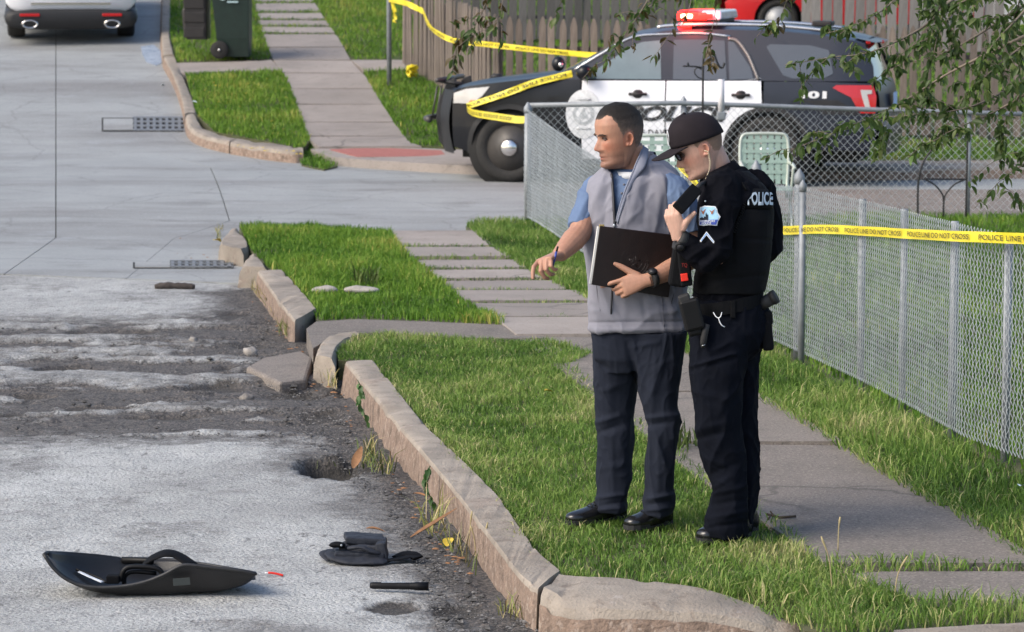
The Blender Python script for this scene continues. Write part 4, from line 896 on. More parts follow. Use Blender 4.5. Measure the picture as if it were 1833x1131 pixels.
ce = [(P(1152, 261, .02), P(1161, 267, .03)), (P(1146, 276, -.045), P(1160, 283, -.05)), (P(1139, 292, -.075), P(1154, 300, -.09)), (P(1132, 310, -.095), vest_y(1141, 318, .006)), (vest_y(1124, 333, .012), vest_y(1129, 341, .004)), (vest_y(1113, 364, .010), vest_y(1117, 370, .004)), (vest_y(1104, 396, .008), vest_y(1107, 401, .008))]
ia, ib = smooth_path([a for a, b in ce], 5), smooth_path([b for a, b in ce], 5); mb = MB(); mb.grid([[a.lerp(b, t) + Vector((0, -.005 * math.sin(math.pi * t), .002 * math.sin(math.pi * t))) for t in (0, .2, .4, .6, .8, 1)] for a, b in zip(ia, ib)])
cv = mb.build('collar', m_colin, vest); _so = cv.modifiers.new('t', 'SOLIDIFY'); _so.thickness = .005
MB().tube(ia, .0045, 6).build('collar_piping', m_colin, cv)
collar('collar_back', P(1136, 300, .035), P(1138, 272, .045), (.10, .095), (.078, .082), R(0), R(188), m_colin, vest, th=.008)
# watch
def watch(wr, ax, face, parent, r=.036, wide=.022):
    ax = Vector(ax).normalized(); q = ax.to_track_quat('Z', 'Y').to_matrix().to_4x4(); q.translation = wr
    w = MB(); w.lathe([(r, -wide / 2), (r + .005, -wide / 2), (r + .006, 0), (r + .005, wide / 2), (r, wide / 2)], 24, q); o = w.build('watch', m_rub, parent)
    fc = Vector(face); fc = (fc - ax * fc.dot(ax)).normalized(); m = fc.to_track_quat('Z', 'Y').to_matrix().to_4x4(); m.translation = wr + fc * (r + .001)
    MB().lathe([(.021, 0), (.021, .007), (.018, .010), (.016, .0095)], 20, m).build('watch_case', m_plast, o); MB().lathe([(.015, .0096), (.015, .0104)], 16, m).build('watch_face', m_zip, o)
watch(wL.lerp(eL, .04), eL - wL, (-.5, -.8, .5), manA, .034)
# portfolio and pen: held, so things of their own
c0, c1, c2, c3 = P(1073, 404, -.215), P(1212, 421, -.15), P(1196, 532, -.165), P(1058, 509, -.235)
pf = thing('portfolio', 'dark brown leather portfolio with embossed seal held against the grey vest', 'folder', (c0 + c2) / 2)
nrm = (c1 - c0).cross(c3 - c0).normalized(); nrm = nrm if nrm.y < 0 else -nrm
def quad_slab(a, b, c, d, n, t0, t1): mb = MB(); vs = [p + n * t0 for p in (a, b, c, d)] + [p + n * t1 for p in (a, b, c, d)]; mb.add(vs, [(3, 2, 1, 0), (4, 5, 6, 7), (0, 1, 5, 4), (1, 2, 6, 5), (2, 3, 7, 6), (3, 0, 4, 7)]); return mb
quad_slab(c0, c1, c2, c3, nrm, .004, .010).build('cover', m_leather, pf, bevel=.003); quad_slab(c0, c1, c2, c3, nrm, -.016, -.011).build('cover', m_leather, pf, bevel=.003)
i0, i1, i2, i3 = c0.lerp(c2, .012), c1.lerp(c3, .02), c2.lerp(c0, .02), c3.lerp(c1, .012)
ex = (c0 - c1).normalized()
quad_slab(i0 + ex * .012, i1, i2, i3 + ex * .012, nrm, -.010, .0035).build('pages', m_paper, pf)
for c in (c0, c3): MB().box(c - ex * .006 + (c2 - c0).normalized() * .006 * (1 if c is c0 else -1), (.022, .014, .022)).build('brass_corner', m_brass, pf, bevel=.002) if c is c0 else None
seal = c0.lerp(c2, .5) + nrm * .0098; ux = (c1 - c0).normalized(); uy = (c0 - c3).normalized(); sl_ = MB()
for rad, w_ in ((.062, .0016), (.050, .0012), (.034, .0012)):
    sl_.tube([seal + ux * (rad * math.cos(a)) + uy * (rad * math.sin(a)) for a in [2 * math.pi * k / 40 for k in range(41)]], w_, 5)
for k in range(30):
    a = 2 * math.pi * k / 30; sl_.tube([seal + ux * (.0525 * math.cos(a)) + uy * (.0525 * math.sin(a)), seal + ux * (.0595 * math.cos(a + .04)) + uy * (.0595 * math.sin(a + .04))], .0013, 5)
for k in range(5):
    a = R(90 + 72 * k); b = a + R(144); sl_.tube([seal + ux * (.028 * math.cos(a)) + uy * (.028 * math.sin(a)), seal + ux * (.028 * math.cos(b)) + uy * (.028 * math.sin(b))], .0014, 5)
sl_.build('embossed_seal', m_leather, pf)
pen = thing('pen', 'blue pen held in the pointing hand', 'pen', P(994, 458, -.33))
pd = (P(997, 446, -.345) - P(990, 472, -.345)).normalized(); pc = P(993, 462, -.35)
MB().tube([pc - pd * .035, pc + pd * .03], .0052, 10).build('barrel', mat('blue_pen', (.03, .06, .3), .3), pen); MB().tube([pc + pd * .03, pc + pd * .052], .0046, 10).build('pen_cap', m_plast, pen)

# ================================================================== the officer in black
B = Figure(G(1298, 962)); P = B.P
manB = thing('person', 'police officer in black uniform and cap with head bowed', 'person', B.base)
HB = head_frame(P(1250, 262, -.02), R(84), R(24), .262)
body = MB(); add_head(body, HB)
body.tube([P(1292, 332, .03), P(1289, 312, .02), P(1281, 290, .0), P(1268, 264, -.01)], [.07, .062, .058, .058], 20)
body.loft_solid(B.rings([(620, 1250, 1360, .14, 0), (560, 1248, 1360, .15, 0), (450, 1262, 1356, .16, 0), (370, 1266, 1358, .17, 0), (330, 1278, 1345, .13, .02), (312, 1290, 1332, .08, .02)], 20))
for pts in (((1285, 640, -.09), (1290, 780, -.1), (1300, 940, -.09)), ((1320, 640, .09), (1330, 780, .1), (1330, 935, .09))): body.tube([P(*p) for p in pts], [.075, .05, .038], 14)
sL, eL2, wL2 = P(1294, 338, -.17), P(1277, 462, -.25), P(1214, 428, -.285)
body.tube([sL, sL.lerp(eL2, .5), eL2, eL2.lerp(wL2, .35), eL2.lerp(wL2, .75), wL2], [.05, .048, .046, .046, .036, .030], 14)
sR, eR2, wR2 = P(1352, 342, .18), P(1379, 458, .17), P(1270, 440, .30)
body.tube([P(1345, 350, .16), P(1366, 440, .17), P(1340, 446, .22), wR2], [.035, .03, .03, .028], 14)
f_b = (P(1203, 380, -.30) - P(1214, 424, -.285)).normalized()
hand(body, wL2 + f_b * .018, f_b, Vector((-.42, -.85, .1)), 1, [(.55, 1.1, .7), (.65, 1.15, .7), (.75, 1.15, .7), (.85, 1.1, .7)], .03, thumb=[(.02, .028, -.002), (.048, .052, -.004), (.070, .078, -.008), (.086, .104, -.012)], sc=.98)
bm_ = remesh(body, .0036, 3); skin_colour(bm_, HB, (.54, .33, .255), .12); link_mesh('body', bm_, m_skin, manB)
eyes(HB, manB)
def lineB(x, y): return float(np.interp(x, [-.45, -.30, -.17, -.12, -.05, .03, .06, .1, .2], [-.20, -.19, -.16, .05, .08, .04, -.04, .1, .3]))
hair('hair', HB, lineB, m_hairb, manB, .014)
# cap
def cap():
    rows = head_pts(60, 96, 0, False); out = []
    def rim(x): return .155 + .10 * (x - .0) * .3
    lv = [0, .12, .25, .4, .55, .7, .82, .91, .97, 1.0]
    nt = 96
    for q in lv:
        row = []
        for j in range(nt):
            t = 2 * math.pi * j / nt; c, s = math.cos(t), math.sin(t)
            zr = .10 + .045 * c; top = .575 + .02 * c
            rad = (1 - q ** 2.3) ** (1 / 2.3) if q < 1 else 0.02
            fx = .425 if c > 0 else .475; z = zr + (top - zr) * q
            row.append(HB @ Vector((c * fx * rad + .0, s * .345 * rad, z)))
        out.append(row)
    mb = MB(); mb.loft(out, cap=False); mb.add(out[-1], [list(range(nt))], 0, True)
    o = mb.build('cap', m_cap, manB); sd_ = o.modifiers.new('t', 'SOLIDIFY'); sd_.thickness = .004; sd_.offset = -1
    # brim
    rows = []
    for i in range(9):
        u = i / 8; row = []
        for j in range(21):
            v = -1 + 2 * j / 20; w = .30 * (1 - .10 * u); a = v * R(78)
            r0x, r0y = .425 * math.cos(v * R(64)), .345 * math.sin(v * R(64)) * .98
            tipx = .425 + .36 * math.sqrt(max(0, 1 - (abs(v) ** 2.4) * .92)); tipy = .30 * v
            x = r0x + (tipx - r0x) * u; y = r0y + (tipy - r0y) * u
            z = .145 - .02 * u - .24 * (y * y) * 2.0 - .02 * u * u
            row.append(HB @ Vector((x, y, z)))
        rows.append(row)
    mb = MB(); mb.grid(rows); b = mb.build('cap_brim', m_cap, o); s2 = b.modifiers.new('t', 'SOLIDIFY'); s2.thickness = .004; s2.offset = 0
    MB().ball(HB @ Vector((0, 0, .578)), .008, 8, 6).build('cap_button', m_cap, o)
    # oval badge outline on the front panel
    rim_ = []
    for k in range(25):
        a = 2 * math.pi * k / 24; yy = .085 * math.cos(a); zz = .33 + .10 * math.sin(a); q = (zz - .145) / (.595 - .145); rad = (1 - q ** 2.3) ** (1 / 2.3); x = .425 * rad * math.sqrt(max(0, 1 - (yy / (.345 * rad)) ** 2)) + .012
        rim_.append(HB @ Vector((x, yy, zz)))
    MB().tube(rim_, .0016, 6).build('cap_badge', m_whitep, o)
    return o
capo = cap()
# glasses
gl = MB(); H = .262
gl.tube([HB @ Vector(v) for v in ((-.05, -.0, 0),)] * 1 + [HB @ Vector((-.045, .315, .02)), HB @ Vector((.1, .315, .035)), HB @ Vector((.30, .262, .035)), HB @ Vector((.365, .21, .02))][0:0] or [HB @ Vector((-.045, .315, .02)), HB @ Vector((.1, .315, .03)), HB @ Vector((.29, .265, .03)), HB @ Vector((.36, .215, .02))], .0036, 6)
gl.tube([HB @ Vector((-.045, -.315, .02)), HB @ Vector((.1, -.315, .03)), HB @ Vector((.29, -.265, .03)), HB @ Vector((.36, -.215, .02))], .0036, 6)
for q in (-1, 1):
    gl.tube([HB @ Vector((.375 + .03 * math.cos(a) * -q * .6, q * .118 + .085 * math.cos(a), -.015 + .055 * math.sin(a))) for a in [2 * math.pi * k / 20 for k in range(21)]], .0032, 6)
gl.tube([HB @ Vector((.40, .035, .01)), HB @ Vector((.41, 0, .015)), HB @ Vector((.40, -.035, .01))], .003, 6)
glo = gl.build('glasses', m_plast, manB)
lens = MB()
for q in (-1, 1): lens.add([HB @ Vector((.375 + .03 * math.cos(a) * -q * .6, q * .118 + .083 * math.cos(a), -.015 + .053 * math.sin(a))) for a in [2 * math.pi * k / 18 for k in range(18)]], [list(range(18))])
lens.build('lens', mat('dark_lens', (.02, .022, .025), .08, spec=.8), glo)
# earpiece
ep = [HB @ Vector((-.02, .318, -.06)), HB @ Vector((-.07, .335, -.10)), P(1271, 290, -.12), P(1270, 303, -.13), P(1266, 314, -.15), P(1262, 322, -.17)]
def coil(path, r, rad, turns, n=10):
    path = smooth_path(path, 10); out = []; N = turns * n
    for k in range(N + 1):
        t = k / N * (len(path) - 1); i = min(int(t), len(path) - 2); p = path[i].lerp(path[i + 1], t - i); d = (path[i + 1] - path[i]); s, u = frame_of(d); a = 2 * math.pi * k / n
        out.append(p + s * (r * math.cos(a)) + u * (r * math.sin(a)))
    mb = MB(); mb.tube(out, rad, 5); return mb
m_clear = mat('earpiece_tube', (.62, .52, .36), .3)
e1 = coil(ep[1:4], .0035, .0014, 12); e1.tube(ep[3:], .0018, 6); e1.tube([ep[0], ep[1]], .0022, 6); e1.build('earpiece', m_clear, manB)
# trousers
LN = [(560, 1238, 1352, .13, -.05), (598, 1235.6, 1345, .14, -.07), (640, 1236, 1336, .125, -.09), (676, 1236.7, 1329, .115, -.10), (705, 1239, 1327, .11, -.10), (734.6, 1242.6, 1326, .105, -.10), (773, 1246.5, 1329, .10, -.10), (812, 1255, 1333, .098, -.095), (851, 1267.5, 1335, .096, -.09), (878, 1277.6, 1336, .095, -.09), (902, 1271, 1336, .10, -.09), (929, 1263, 1337, .105, -.09), (945, 1261, 1337, .105, -.09), (960, 1263, 1336, .10, -.09)]
LFr = [(560, 1270, 1381, .13, .06), (598, 1275, 1372, .13, .08), (629, 1278, 1359, .12, .09), (676, 1282, 1356, .11, .10), (715, 1285, 1354, .105, .10), (773, 1290, 1357, .10, .10), (812, 1294, 1359, .098, .10), (870, 1300, 1358, .096, .10), (909, 1300, 1352, .1, .10), (940, 1296, 1345, .1, .10), (952, 1296, 1342, .1, .10)]
sl = MB(); sl.loft_solid(B.rings(leg_interp(LN), 26, 2.15)); sl.loft_solid(B.rings(leg_interp(LFr), 26, 2.15))
sl.loft_solid(B.rings([(532, 1240, 1362, .175, 0), (560, 1238, 1379, .18, 0), (590, 1236, 1380, .18, 0), (618, 1238, 1366, .17, 0), (640, 1250, 1345, .13, 0)], 30))
me = remesh(sl, .0055, 4)
cloth(me, [(1240, 655, 1315, 632, 3, .010), (1240, 664, 1318, 640, 4, -.005), (1318, 632, 1326, 760, 5, .004), (1242, 700, 1300, 715, 7, .006), (1246, 770, 1300, 755, 7, .007), (1250, 785, 1305, 772, 6, -.007), (1256, 815, 1310, 840, 7, .006), (1268, 850, 1320, 830, 6, -.006), (1275, 876, 1310, 850, 6, .008), (1275, 885, 1330, 870, 6, .008), (1268, 905, 1330, 895, 6, -.009), (1264, 928, 1334, 915, 5, .009), (1262, 945, 1334, 935, 4, -.007),
           (1335, 650, 1340, 760, 6, .005), (1338, 780, 1345, 880, 6, .005), (1262, 580, 1330, 600, 8, .004), (1305, 700, 1285, 745, 6, .005)], .0062, (8, 8, 5), 23)
tr = link_mesh('trousers', me, m_pant, manB)
shoe('boot', G(1335, 958), G(1252, 972), manB, m_shoe, .12, 1.1); shoe('boot', G(1348, 948), G(1290, 958), manB, m_shoe, .12, 1.1)
# shirt: torso and both sleeves
st = MB()
st.loft_solid(B.rings([(540, 1240, 1362, .165, 0), (500, 1246, 1368, .17, 0), (440, 1252, 1374, .18, 0), (380, 1254, 1376, .19, 0), (345, 1260, 1370, .195, .0), (325, 1268, 1358, .17, .01), (310, 1280, 1342, .11, .02), (300, 1288, 1332, .08, .02)], 32))
st.tube([P(1300, 328, -.10), P(1291, 340, -.16), P(1287, 375, -.20), P(1281, 420, -.225), P(1275, 455, -.245), P(1262, 462, -.255), P(1245, 450, -.265), P(1226, 436, -.278), P(1220, 431, -.282)], [.075, .088, .085, .078, .074, .068, .058, .046, .042], 20)
st.tube([P(1345, 330, .10), P(1354, 345, .16), P(1368, 395, .17), P(1378, 448, .17), P(1366, 458, .2), P(1330, 450, .25)], [.07, .08, .07, .062, .058, .05], 18)
me = remesh(st, .006, 4)
cloth(me, [(1225, 445, 1262, 432, 4, -.008), (1232, 462, 1268, 440, 4, .009), (1244, 474, 1278, 446, 4, -.009), (1258, 478, 1290, 452, 5, .008), (1250, 395, 1262, 430, 5, -.006), (1300, 380, 1306, 450, 6, .005), (1268, 330, 1252, 370, 6, .005), (1310, 345, 1318, 430, 6, -.005)], .007, (8, 8, 6), 31)
sl_y = on_surface(bvh_of(me))
shB = link_mesh('shirt', me, m_navy, manB)
collar('collar', P(1292, 316, .01), P(1284, 287, .01), (.100, .105), (.066, .072), R(-160), R(160), m_navy, shB, drop=.085, th=.010)
# tactical vest over it
TV = [(522, 1241, 1368, .178, 0), (480, 1247, 1376, .188, 0), (430, 1252, 1381, .195, 0), (390, 1256, 1384, .198, 0), (355, 1262, 1382, .192, .01), (332, 1272, 1370, .165, .015), (316, 1284, 1352, .12, .02), (305, 1292, 1338, .09, .02)]
tv = MB(); tv.loft_solid(B.rings(leg_interp(TV[::-1], 5)[::-1], 40, 2.6)); me = remesh(tv, .006, 3)
cloth(me, [(1310, 345, 1312, 470, 4, -.006), (1255, 505, 1366, 492, 4, -.006), (1320, 372, 1380, 372, 3, -.006), (1320, 425, 1380, 430, 4, -.005)], .003, (6, 6, 5), 40)
tv_y = on_surface(bvh_of(me))
tvo = link_mesh('tactical_vest', me, m_nylon, manB)
def band(pts, w, th, mt, name, par, up=(0, -1, 0)):
    mb = MB(); q = smooth_path(pts, 6); mb.tube(q, [(w, th)] * len(q), 8, up=up); return mb.build(name, mt, par)
# back panel flap with the word, straps
pn = MB(); pn.grid([[tv_y(1334 + 49 * u / 8, 338 + 36 * v / 4 + 1.2 * u / 8, .010 - (.004 if u in (0, 8) or v in (0, 4) else 0)) for u in range(9)] for v in range(5)]); po = pn.build('name_panel', m_nylon, tvo); sd_ = po.modifiers.new('t', 'SOLIDIFY'); sd_.thickness = .006
def lay_text(body_, px_quad, offf, mt, name, par, bold=.0, shear=0.0, spacing=1.0, surf=None):
    """lettering laid on a surface: px_quad = left, right, top, bottom in pixels"""
    me = text_mesh(body_, 1.0, 0, shear, bold, spacing); a = co_of(me); lo, hi = a.min(0), a.max(0); l, r, t, b = px_quad
    out = []
    for p in a:
        u = (p[0] - lo[0]) / (hi[0] - lo[0]); v = (p[1] - lo[1]) / (hi[1] - lo[1])
        out.append(tuple(surf(l + (r - l) * u, b + (t - b) * v, offf)))
    set_co(me, np.array(out)); return link_mesh(name, me, mt, par)
lay_text('POLICE', (1338, 1379, 346, 367), .018, m_silver, 'lettering', po, bold=.035, spacing=1.05, surf=tv_y)
band([tv_y(1262, 330, .01), tv_y(1290, 318, .012), tv_y(1318, 322, .012), tv_y(1336, 345, .012)], .022, .006, m_nylon, 'shoulder_strap', tvo)
coil([P(1270, 318, -.17), P(1292, 309, -.12), P(1315, 311, -.10), P(1326, 316, -.13)], .005, .0022, 16).build('coil_cord', m_plast, manB)
coil([tv_y(1334, 332, .012), tv_y(1335, 352, .014), tv_y(1330, 375, .014), tv_y(1322, 395, .014), tv_y(1314, 415, .01)], .0065, .0024, 22).build('coil_cord', m_plast, manB)
# radio in the raised hand
ra, rb = P(1214, 374, -.345), P(1246, 338, -.27); d = (rb - ra); Q = Matrix((d.normalized(), Vector((0, -1, .1)).cross(d).normalized(), d.normalized().cross(Vector((0, -1, .1)).cross(d).normalized()))).transposed()
rd = MB(); rd.box((ra + rb) / 2, (d.length, .056, .038), Q); ro = rd.build('radio', m_nylon, manB, bevel=.006)
MB().tube([rb, rb + d.normalized() * .03, P(1262, 326, -.2)], [.011, .010, .008], 10).build('antenna', m_rub, ro)
watch(wL2.lerp(eL2, .07) , eL2 - wL2, (-.75, -.65, .1), manB, .040, .03)
# sleeve badge and chevron (flat, on the sleeve)
_bc = sl_y(1272, 388, .008); _bn = Vector((-.22, -.97, .10)).normalized()
def sl_y(px, py, off=0.0):                        # stiff sewn patches: nearly flat, bent a little round the arm
    d = ray(px, py); o = Vector((0, 0, CAM_H)); t = (_bc - o).dot(_bn) / d.dot(_bn); q = o + d * t; dx = q.x - _bc.x; dz = q.z - _bc.z
    return q - _bn * (dx * dx / .22 - off - .004) + Vector((0, .05 * max(0, -dz - .02), 0)) * 0
def sl_patch(poly, off, mt, name, par, n=1):
    bm = bmesh.new(); bm.faces.new([bm.verts.new((x, y, 0)) for x, y in poly]).normal_update(); bmesh.ops.triangulate(bm, faces=bm.faces[:])
    for k in range(1240, 1300, 4): bmesh.ops.bisect_plane(bm, geom=bm.verts[:] + bm.edges[:] + bm.faces[:], plane_co=(k, 0, 0), plane_no=(1, 0, 0))
    for k in range(340, 450, 6): bmesh.ops.bisect_plane(bm, geom=bm.verts[:] + bm.edges[:] + bm.faces[:], plane_co=(0, k, 0), plane_no=(0, 1, 0))
    for v in bm.verts: v.co = sl_y(v.co.x, v.co.y, off)
    me = bpy.data.meshes.new(name); bm.to_mesh(me); bm.free()
    me.polygons.foreach_set('use_smooth', [True] * len(me.polygons)); return link_mesh(name, me, mt, par)
badge = [(1253, 371), (1262, 368), (1281, 369), (1284, 374), (1285, 380), (1290, 388), (1286, 395), (1284, 404), (1270, 403), (1260, 404), (1252, 403), (1251, 390)]
cB = (1269, 387)
bo = sl_patch(badge, .006, m_whitep, 'sleeve_badge', shB)
inn = [(cB[0] + (x - cB[0]) * .90, cB[1] + (y - cB[1]) * .90) for x, y in badge]; sl_patch(inn, .0085, m_paleblue, 'badge_sky', bo)
sl_patch([(1252.6, 394), (1287, 393), (1284.5, 396), (1282.5, 402.3), (1269, 401.4), (1253, 402)], .011, m_patchblue, 'badge_band', bo)
sl_patch([(1253, 394), (1253, 390), (1256, 390), (1256, 388.6), (1259, 388.6), (1259, 390), (1261, 390), (1261, 387.5), (1264, 387.5), (1264, 384), (1265, 380), (1266, 384), (1268.5, 384), (1268.5, 394)], .011, m_cityblack, 'badge_skyline', bo)
for x in (1259, 1275):
    sl_patch([(x - .8, 383), (x - 1.2, 380.5), (x - 4.5, 375.5), (x - 1, 377.5), (x + .2, 378.8), (x + 2.2, 376.5), (x + 5.5, 373.5), (x + 2.4, 380), (x + 1.2, 383.5)], .011, m_ducks, 'badge_bird', bo)
lay_text('DAVENPORT', (1254, 1281, 393.8, 397.4), .013, m_whitep, 'lettering', bo, bold=.03, surf=sl_y); lay_text('POLICE', (1257, 1274, 398, 401.6), .013, m_whitep, 'lettering', bo, bold=.03, surf=sl_y)
sl_patch([(1253, 431), (1265.5, 414), (1279.5, 432), (1278.5, 436.5), (1265.5, 421), (1255, 433.5)], .007, m_whitep, 'chevron', shB); sl_patch([(1255, 430.5), (1265.5, 416), (1277.5, 432), (1278, 434), (1265.5, 419), (1256, 431.5)], .0095, m_chev, 'chevron_fill', shB)
MB().ball(sl_y(1263, 360, .004), (.004, .003, .004), 8, 6).build('pin', m_silver, shB)
# front pouches with tourniquet
MB().box(P(1216, 478, -.12), (.075, .10, .16), Matrix.Rotation(R(8), 3, 'Y')).build('pouch', m_nylon, tvo, bevel=.012)
tq = MB(); tq.box(P(1226, 480, -.19), (.05, .05, .15), Matrix.Rotation(R(-6), 3, 'Y')); tqo = tq.build('tourniquet_holder', m_nylon, tvo, bevel=.008)
MB().box(P(1225, 496, -.215), (.030, .02, .032), Matrix.Rotation(R(-8), 3, 'Y')).build('red_tab', m_redpl, tqo, bevel=.003)
lay_text('TQ', (1220, 1230, 471, 479), .0, mat('dark_red_print', (.25, .012, .012), .7), 'lettering', tqo, surf=lambda x, y, o: P(x, y, -.222))
# duty belt and what hangs from it
blt = MB(); rr = []
for tq_, hh in ((-.028, 0), (.028, 0)):
    r = B.ring(541, 1238, 1366, .186, 0, 44, 2.4); rr.append([p + Vector((0, 0, tq_ + (p.x - B.base.x) * .18)) for p in r])
ri = [[p + (Vector((B.base.x, B.y, p.z)) - p) * .06 for p in r] for r in rr]; blt.loft([rr[0], rr[1], ri[1], ri[0], rr[0]], cap=False, sm=False); bo_ = blt.build('duty_belt', m_nylon, manB)
hl = MB(); hl.box(P(1238, 562, -.215), (.085, .075, .135), Matrix.Rotation(R(-14), 3, 'Y')); ho = hl.build('holster', m_plast, bo_, bevel=.012)
MB().box(P(1225, 534, -.225), (.05, .045, .035), Matrix.Rotation(R(-20), 3, 'Y')).build('stun_gun_grip', m_rub, ho, bevel=.008); MB().box(P(1243, 590, -.215), (.06, .05, .05), Matrix.Rotation(R(-14), 3, 'Y')).build('holster_tip', m_plast, ho, bevel=.012)
MB().box(P(1237, 532, -.24), (.018, .008, .006), Matrix.Rotation(R(-15), 3, 'Y')).build('buckle', m_steel, ho)
MB().tube([P(1266, 580, -.225), P(1262, 592, -.228), P(1259, 612, -.226), P(1258, 622, -.224)], [.012, .016, .014, .008], 10).build('key_holder', m_rub, bo_)
MB().tube([P(1256, 619, -.24), P(1262, 617, -.24)], .0018, 5).build('key_ring', m_steel, bo_)
zt = MB(); zt.tube(smooth_path([P(1277, 559, -.205), P(1281, 566, -.22), P(1286, 569, -.22), P(1290, 566, -.22), P(1292, 559, -.205)], 5), .0022, 6); zt.tube(smooth_path([P(1286, 568, -.222), P(1288, 575, -.222), P(1292, 582, -.222), P(1297, 585, -.215)], 5), .0024, 6); zt.build('white_cord', m_whitep, bo_)
bx = MB(); bx.tube([P(1360, 546, -.08), P(1382, 534, -.10)], .028, 18); bx.tube([P(1382, 534, -.10), P(1389, 530, -.105)], .031, 18); bx.build('baton', m_rub, bo_)
MB().box(P(1372, 598, -.06), (.05, .09, .135), Matrix.Rotation(R(-6), 3, 'Y')).build('belt_pouch', m_nylon, bo_, bevel=.014); MB().box(P(1374, 568, -.06), (.04, .085, .06), Matrix.Rotation(R(-6), 3, 'Y')).build('belt_pouch', m_nylon, bo_, bevel=.012)
for k in (1275, 1312, 1340): MB().box(P(k, 541 - (k - 1300) * .17 + 14, -.185 * (1 - abs(k - 1302) / 130.) - .012), (.022, .02, .075)).build('belt_keeper', m_nylon, bo_, bevel=.004)
# ================================================================== chain-link fences
def wires(name, pts, tops, bots, mt, parent, rad=.0021, w=.037, dz=.037, wob=.012, seed=0):
    """woven zigzag wires: each wire climbs the fence, hooking its neighbours at every corner"""
    pts = [Vector((p.x, p.y, 0)) for p in pts]; L = [0.0]
    for a, b in zip(pts[:-1], pts[1:]): L.append(L[-1] + (b - a).length)
    n = int(L[-1] / w); V = []; Fc = []; base = 0
    X = np.array([p.x for p in pts]); Y = np.array([p.y for p in pts])
    for i in range(n):
        s0 = i * w; ztop = float(np.interp(s0, L, tops)); zb = float(np.interp(s0, L, bots)); m = max(2, int((ztop - zb) / dz)); j = np.arange(m + 1)
        s = s0 + ((j + i) % 2) * w; s = np.minimum(s, L[-1]); x = np.interp(s, L, X); y = np.interp(s, L, Y); z = zb + j * (ztop - zb) / m
        e = .3; tx = np.interp(s + e, L, X) - np.interp(s - e, L, X); ty = np.interp(s + e, L, Y) - np.interp(s - e, L, Y); l = np.hypot(tx, ty); tx, ty = tx / l, ty / l
        wv = np.array([noise.noise(Vector((q * 1.3, zz * 1.4, seed))) for q, zz in zip(s, z)]) * wob + np.where(j % 2 == 0, .0032, -.0032)
        x = x - ty * wv; y = y + tx * wv
        for (a, b) in ((0, 1), (.87, -.5), (-.87, -.5)):
            V.append(np.stack([x + tx * a * rad - ty * b * rad * .8, y + ty * a * rad + tx * b * rad * .8, z], -1))
        k = m + 1; r = np.arange(m)
        for q in range(3):
            A, B_ = base + q * k + r, base + ((q + 1) % 3) * k + r; Fc.append(np.stack([A, A + 1, B_ + 1, B_], -1))
        base += 3 * k
    V = np.concatenate(V); Fc = np.concatenate(Fc); off = np.array(wloc(parent)); V = V - off
    me = bpy.data.meshes.new(name); me.vertices.add(len(V)); me.vertices.foreach_set('co', V.ravel()); me.loops.add(Fc.size); me.loops.foreach_set('vertex_index', Fc.ravel().astype(np.int32))
    me.polygons.add(len(Fc)); me.polygons.foreach_set('loop_start', (np.arange(len(Fc)) * 4).astype(np.int32)); me.polygons.foreach_set('loop_total', np.full(len(Fc), 4, np.int32)); me.update(calc_edges=True)
    me.polygons.foreach_set('use_smooth', [True] * len(me.polygons)); me.materials.append(mt)
    o = bpy.data.objects.new(name, me); COL.objects.link(o); o.parent = parent; o['kind'] = 'stuff'; return o
m_wire = mat('galvanised_wire', (.52, .55, .57), .5, .35, var=.2, vs=9); m_post = mat('galvanised_post', (.27, .29, .31), .6, .3, var=.2, vs=12)
m_blk = mat('black_iron', (.012, .012, .013), .5)
NF = [(938, 394, 192), (965, 408, 210), (1000, 432, 236), (1045, 461, 268), (1080, 479, 289), (1150, 515, 301), (1250, 562, 312), (1372, 614, 327), (1450, 650, 338), (1560, 702, 362), (1650, 752, 385), (1720, 792, 402), (1833, 836, 428), (2000, 905, 468), (2250, 1010, 530)]
npts = [G(x, y) for x, y, t in NF]; ntop = [PY(x, t, p.y).z for (x, y, t), p in zip(NF, npts)]
nf = thing('chain_link_fence', 'long sagging chain-link fence running along the sidewalk grass', 'fence', npts[0])
wires('chain_link_mesh', npts, ntop, [.035] * len(npts), m_wire, nf, rad=.0027, w=.022, dz=.030, wob=.008)
def post(px, pyb, pyt, r, par, zf=Z0, cap=True, back=.04, mt=m_post):
    b = G(px, pyb, zf); b = b + Vector((back, back * .3, 0)); t = PY(px, pyt, b.y); mb = MB(); mb.tube([(b.x, b.y, b.z - .1), (b.x, b.y, t.z)], r, 14)
    o = mb.build('post', mt, par)
    if cap:
        c = MB(); c.lathe([(r * 1.15, t.z - .03), (r * 1.18, t.z), (r * 1.05, t.z + r * .8), (r * .55, t.z + r * 1.5), (r * .35, t.z + r * 1.9), (.002, t.z + r * 2.2)], 14, Matrix.Translation((b.x, b.y, 0))); c.build('post_cap', mt, o)
    return o
post(1445, 645, 334, .020, nf, back=-.04)
for x, yb, yt in ((1522, 690, 352), (1596, 726, 370), (1684, 776, 392), (1778, 820, 414), (1335, 602, 300), (1411, 636, 316), (1900, 868, 444)): post(x, yb, yt + 4, .021 if x > 1450 else .03, nf, cap=x < 1450, back=.06)
post(941, 396, 196, .033, nf, back=.02)
xf_px = [(944, 393, 190), (1215, 389, 186), (1500, 386, 196), (1725, 383, 203), (1960, 382, 209)]
xp = [G(a, b) for a, b, c in xf_px]; xt = [PY(a, c, p.y).z for (a, b, c), p in zip(xf_px, xp)]
xf = thing('chain_link_fence', 'straight chain-link fence with top rail in front of the police car', 'fence', xp[0])
wires('chain_link_mesh', xp, xt, [.03] * 5, m_wire, xf, rad=.0030, wob=.006, seed=4)
MB().tube([Vector((p.x, p.y - .02, z + .01)) for p, z in zip(xp, xt)], .023, 12).build('top_rail', m_post, xf)
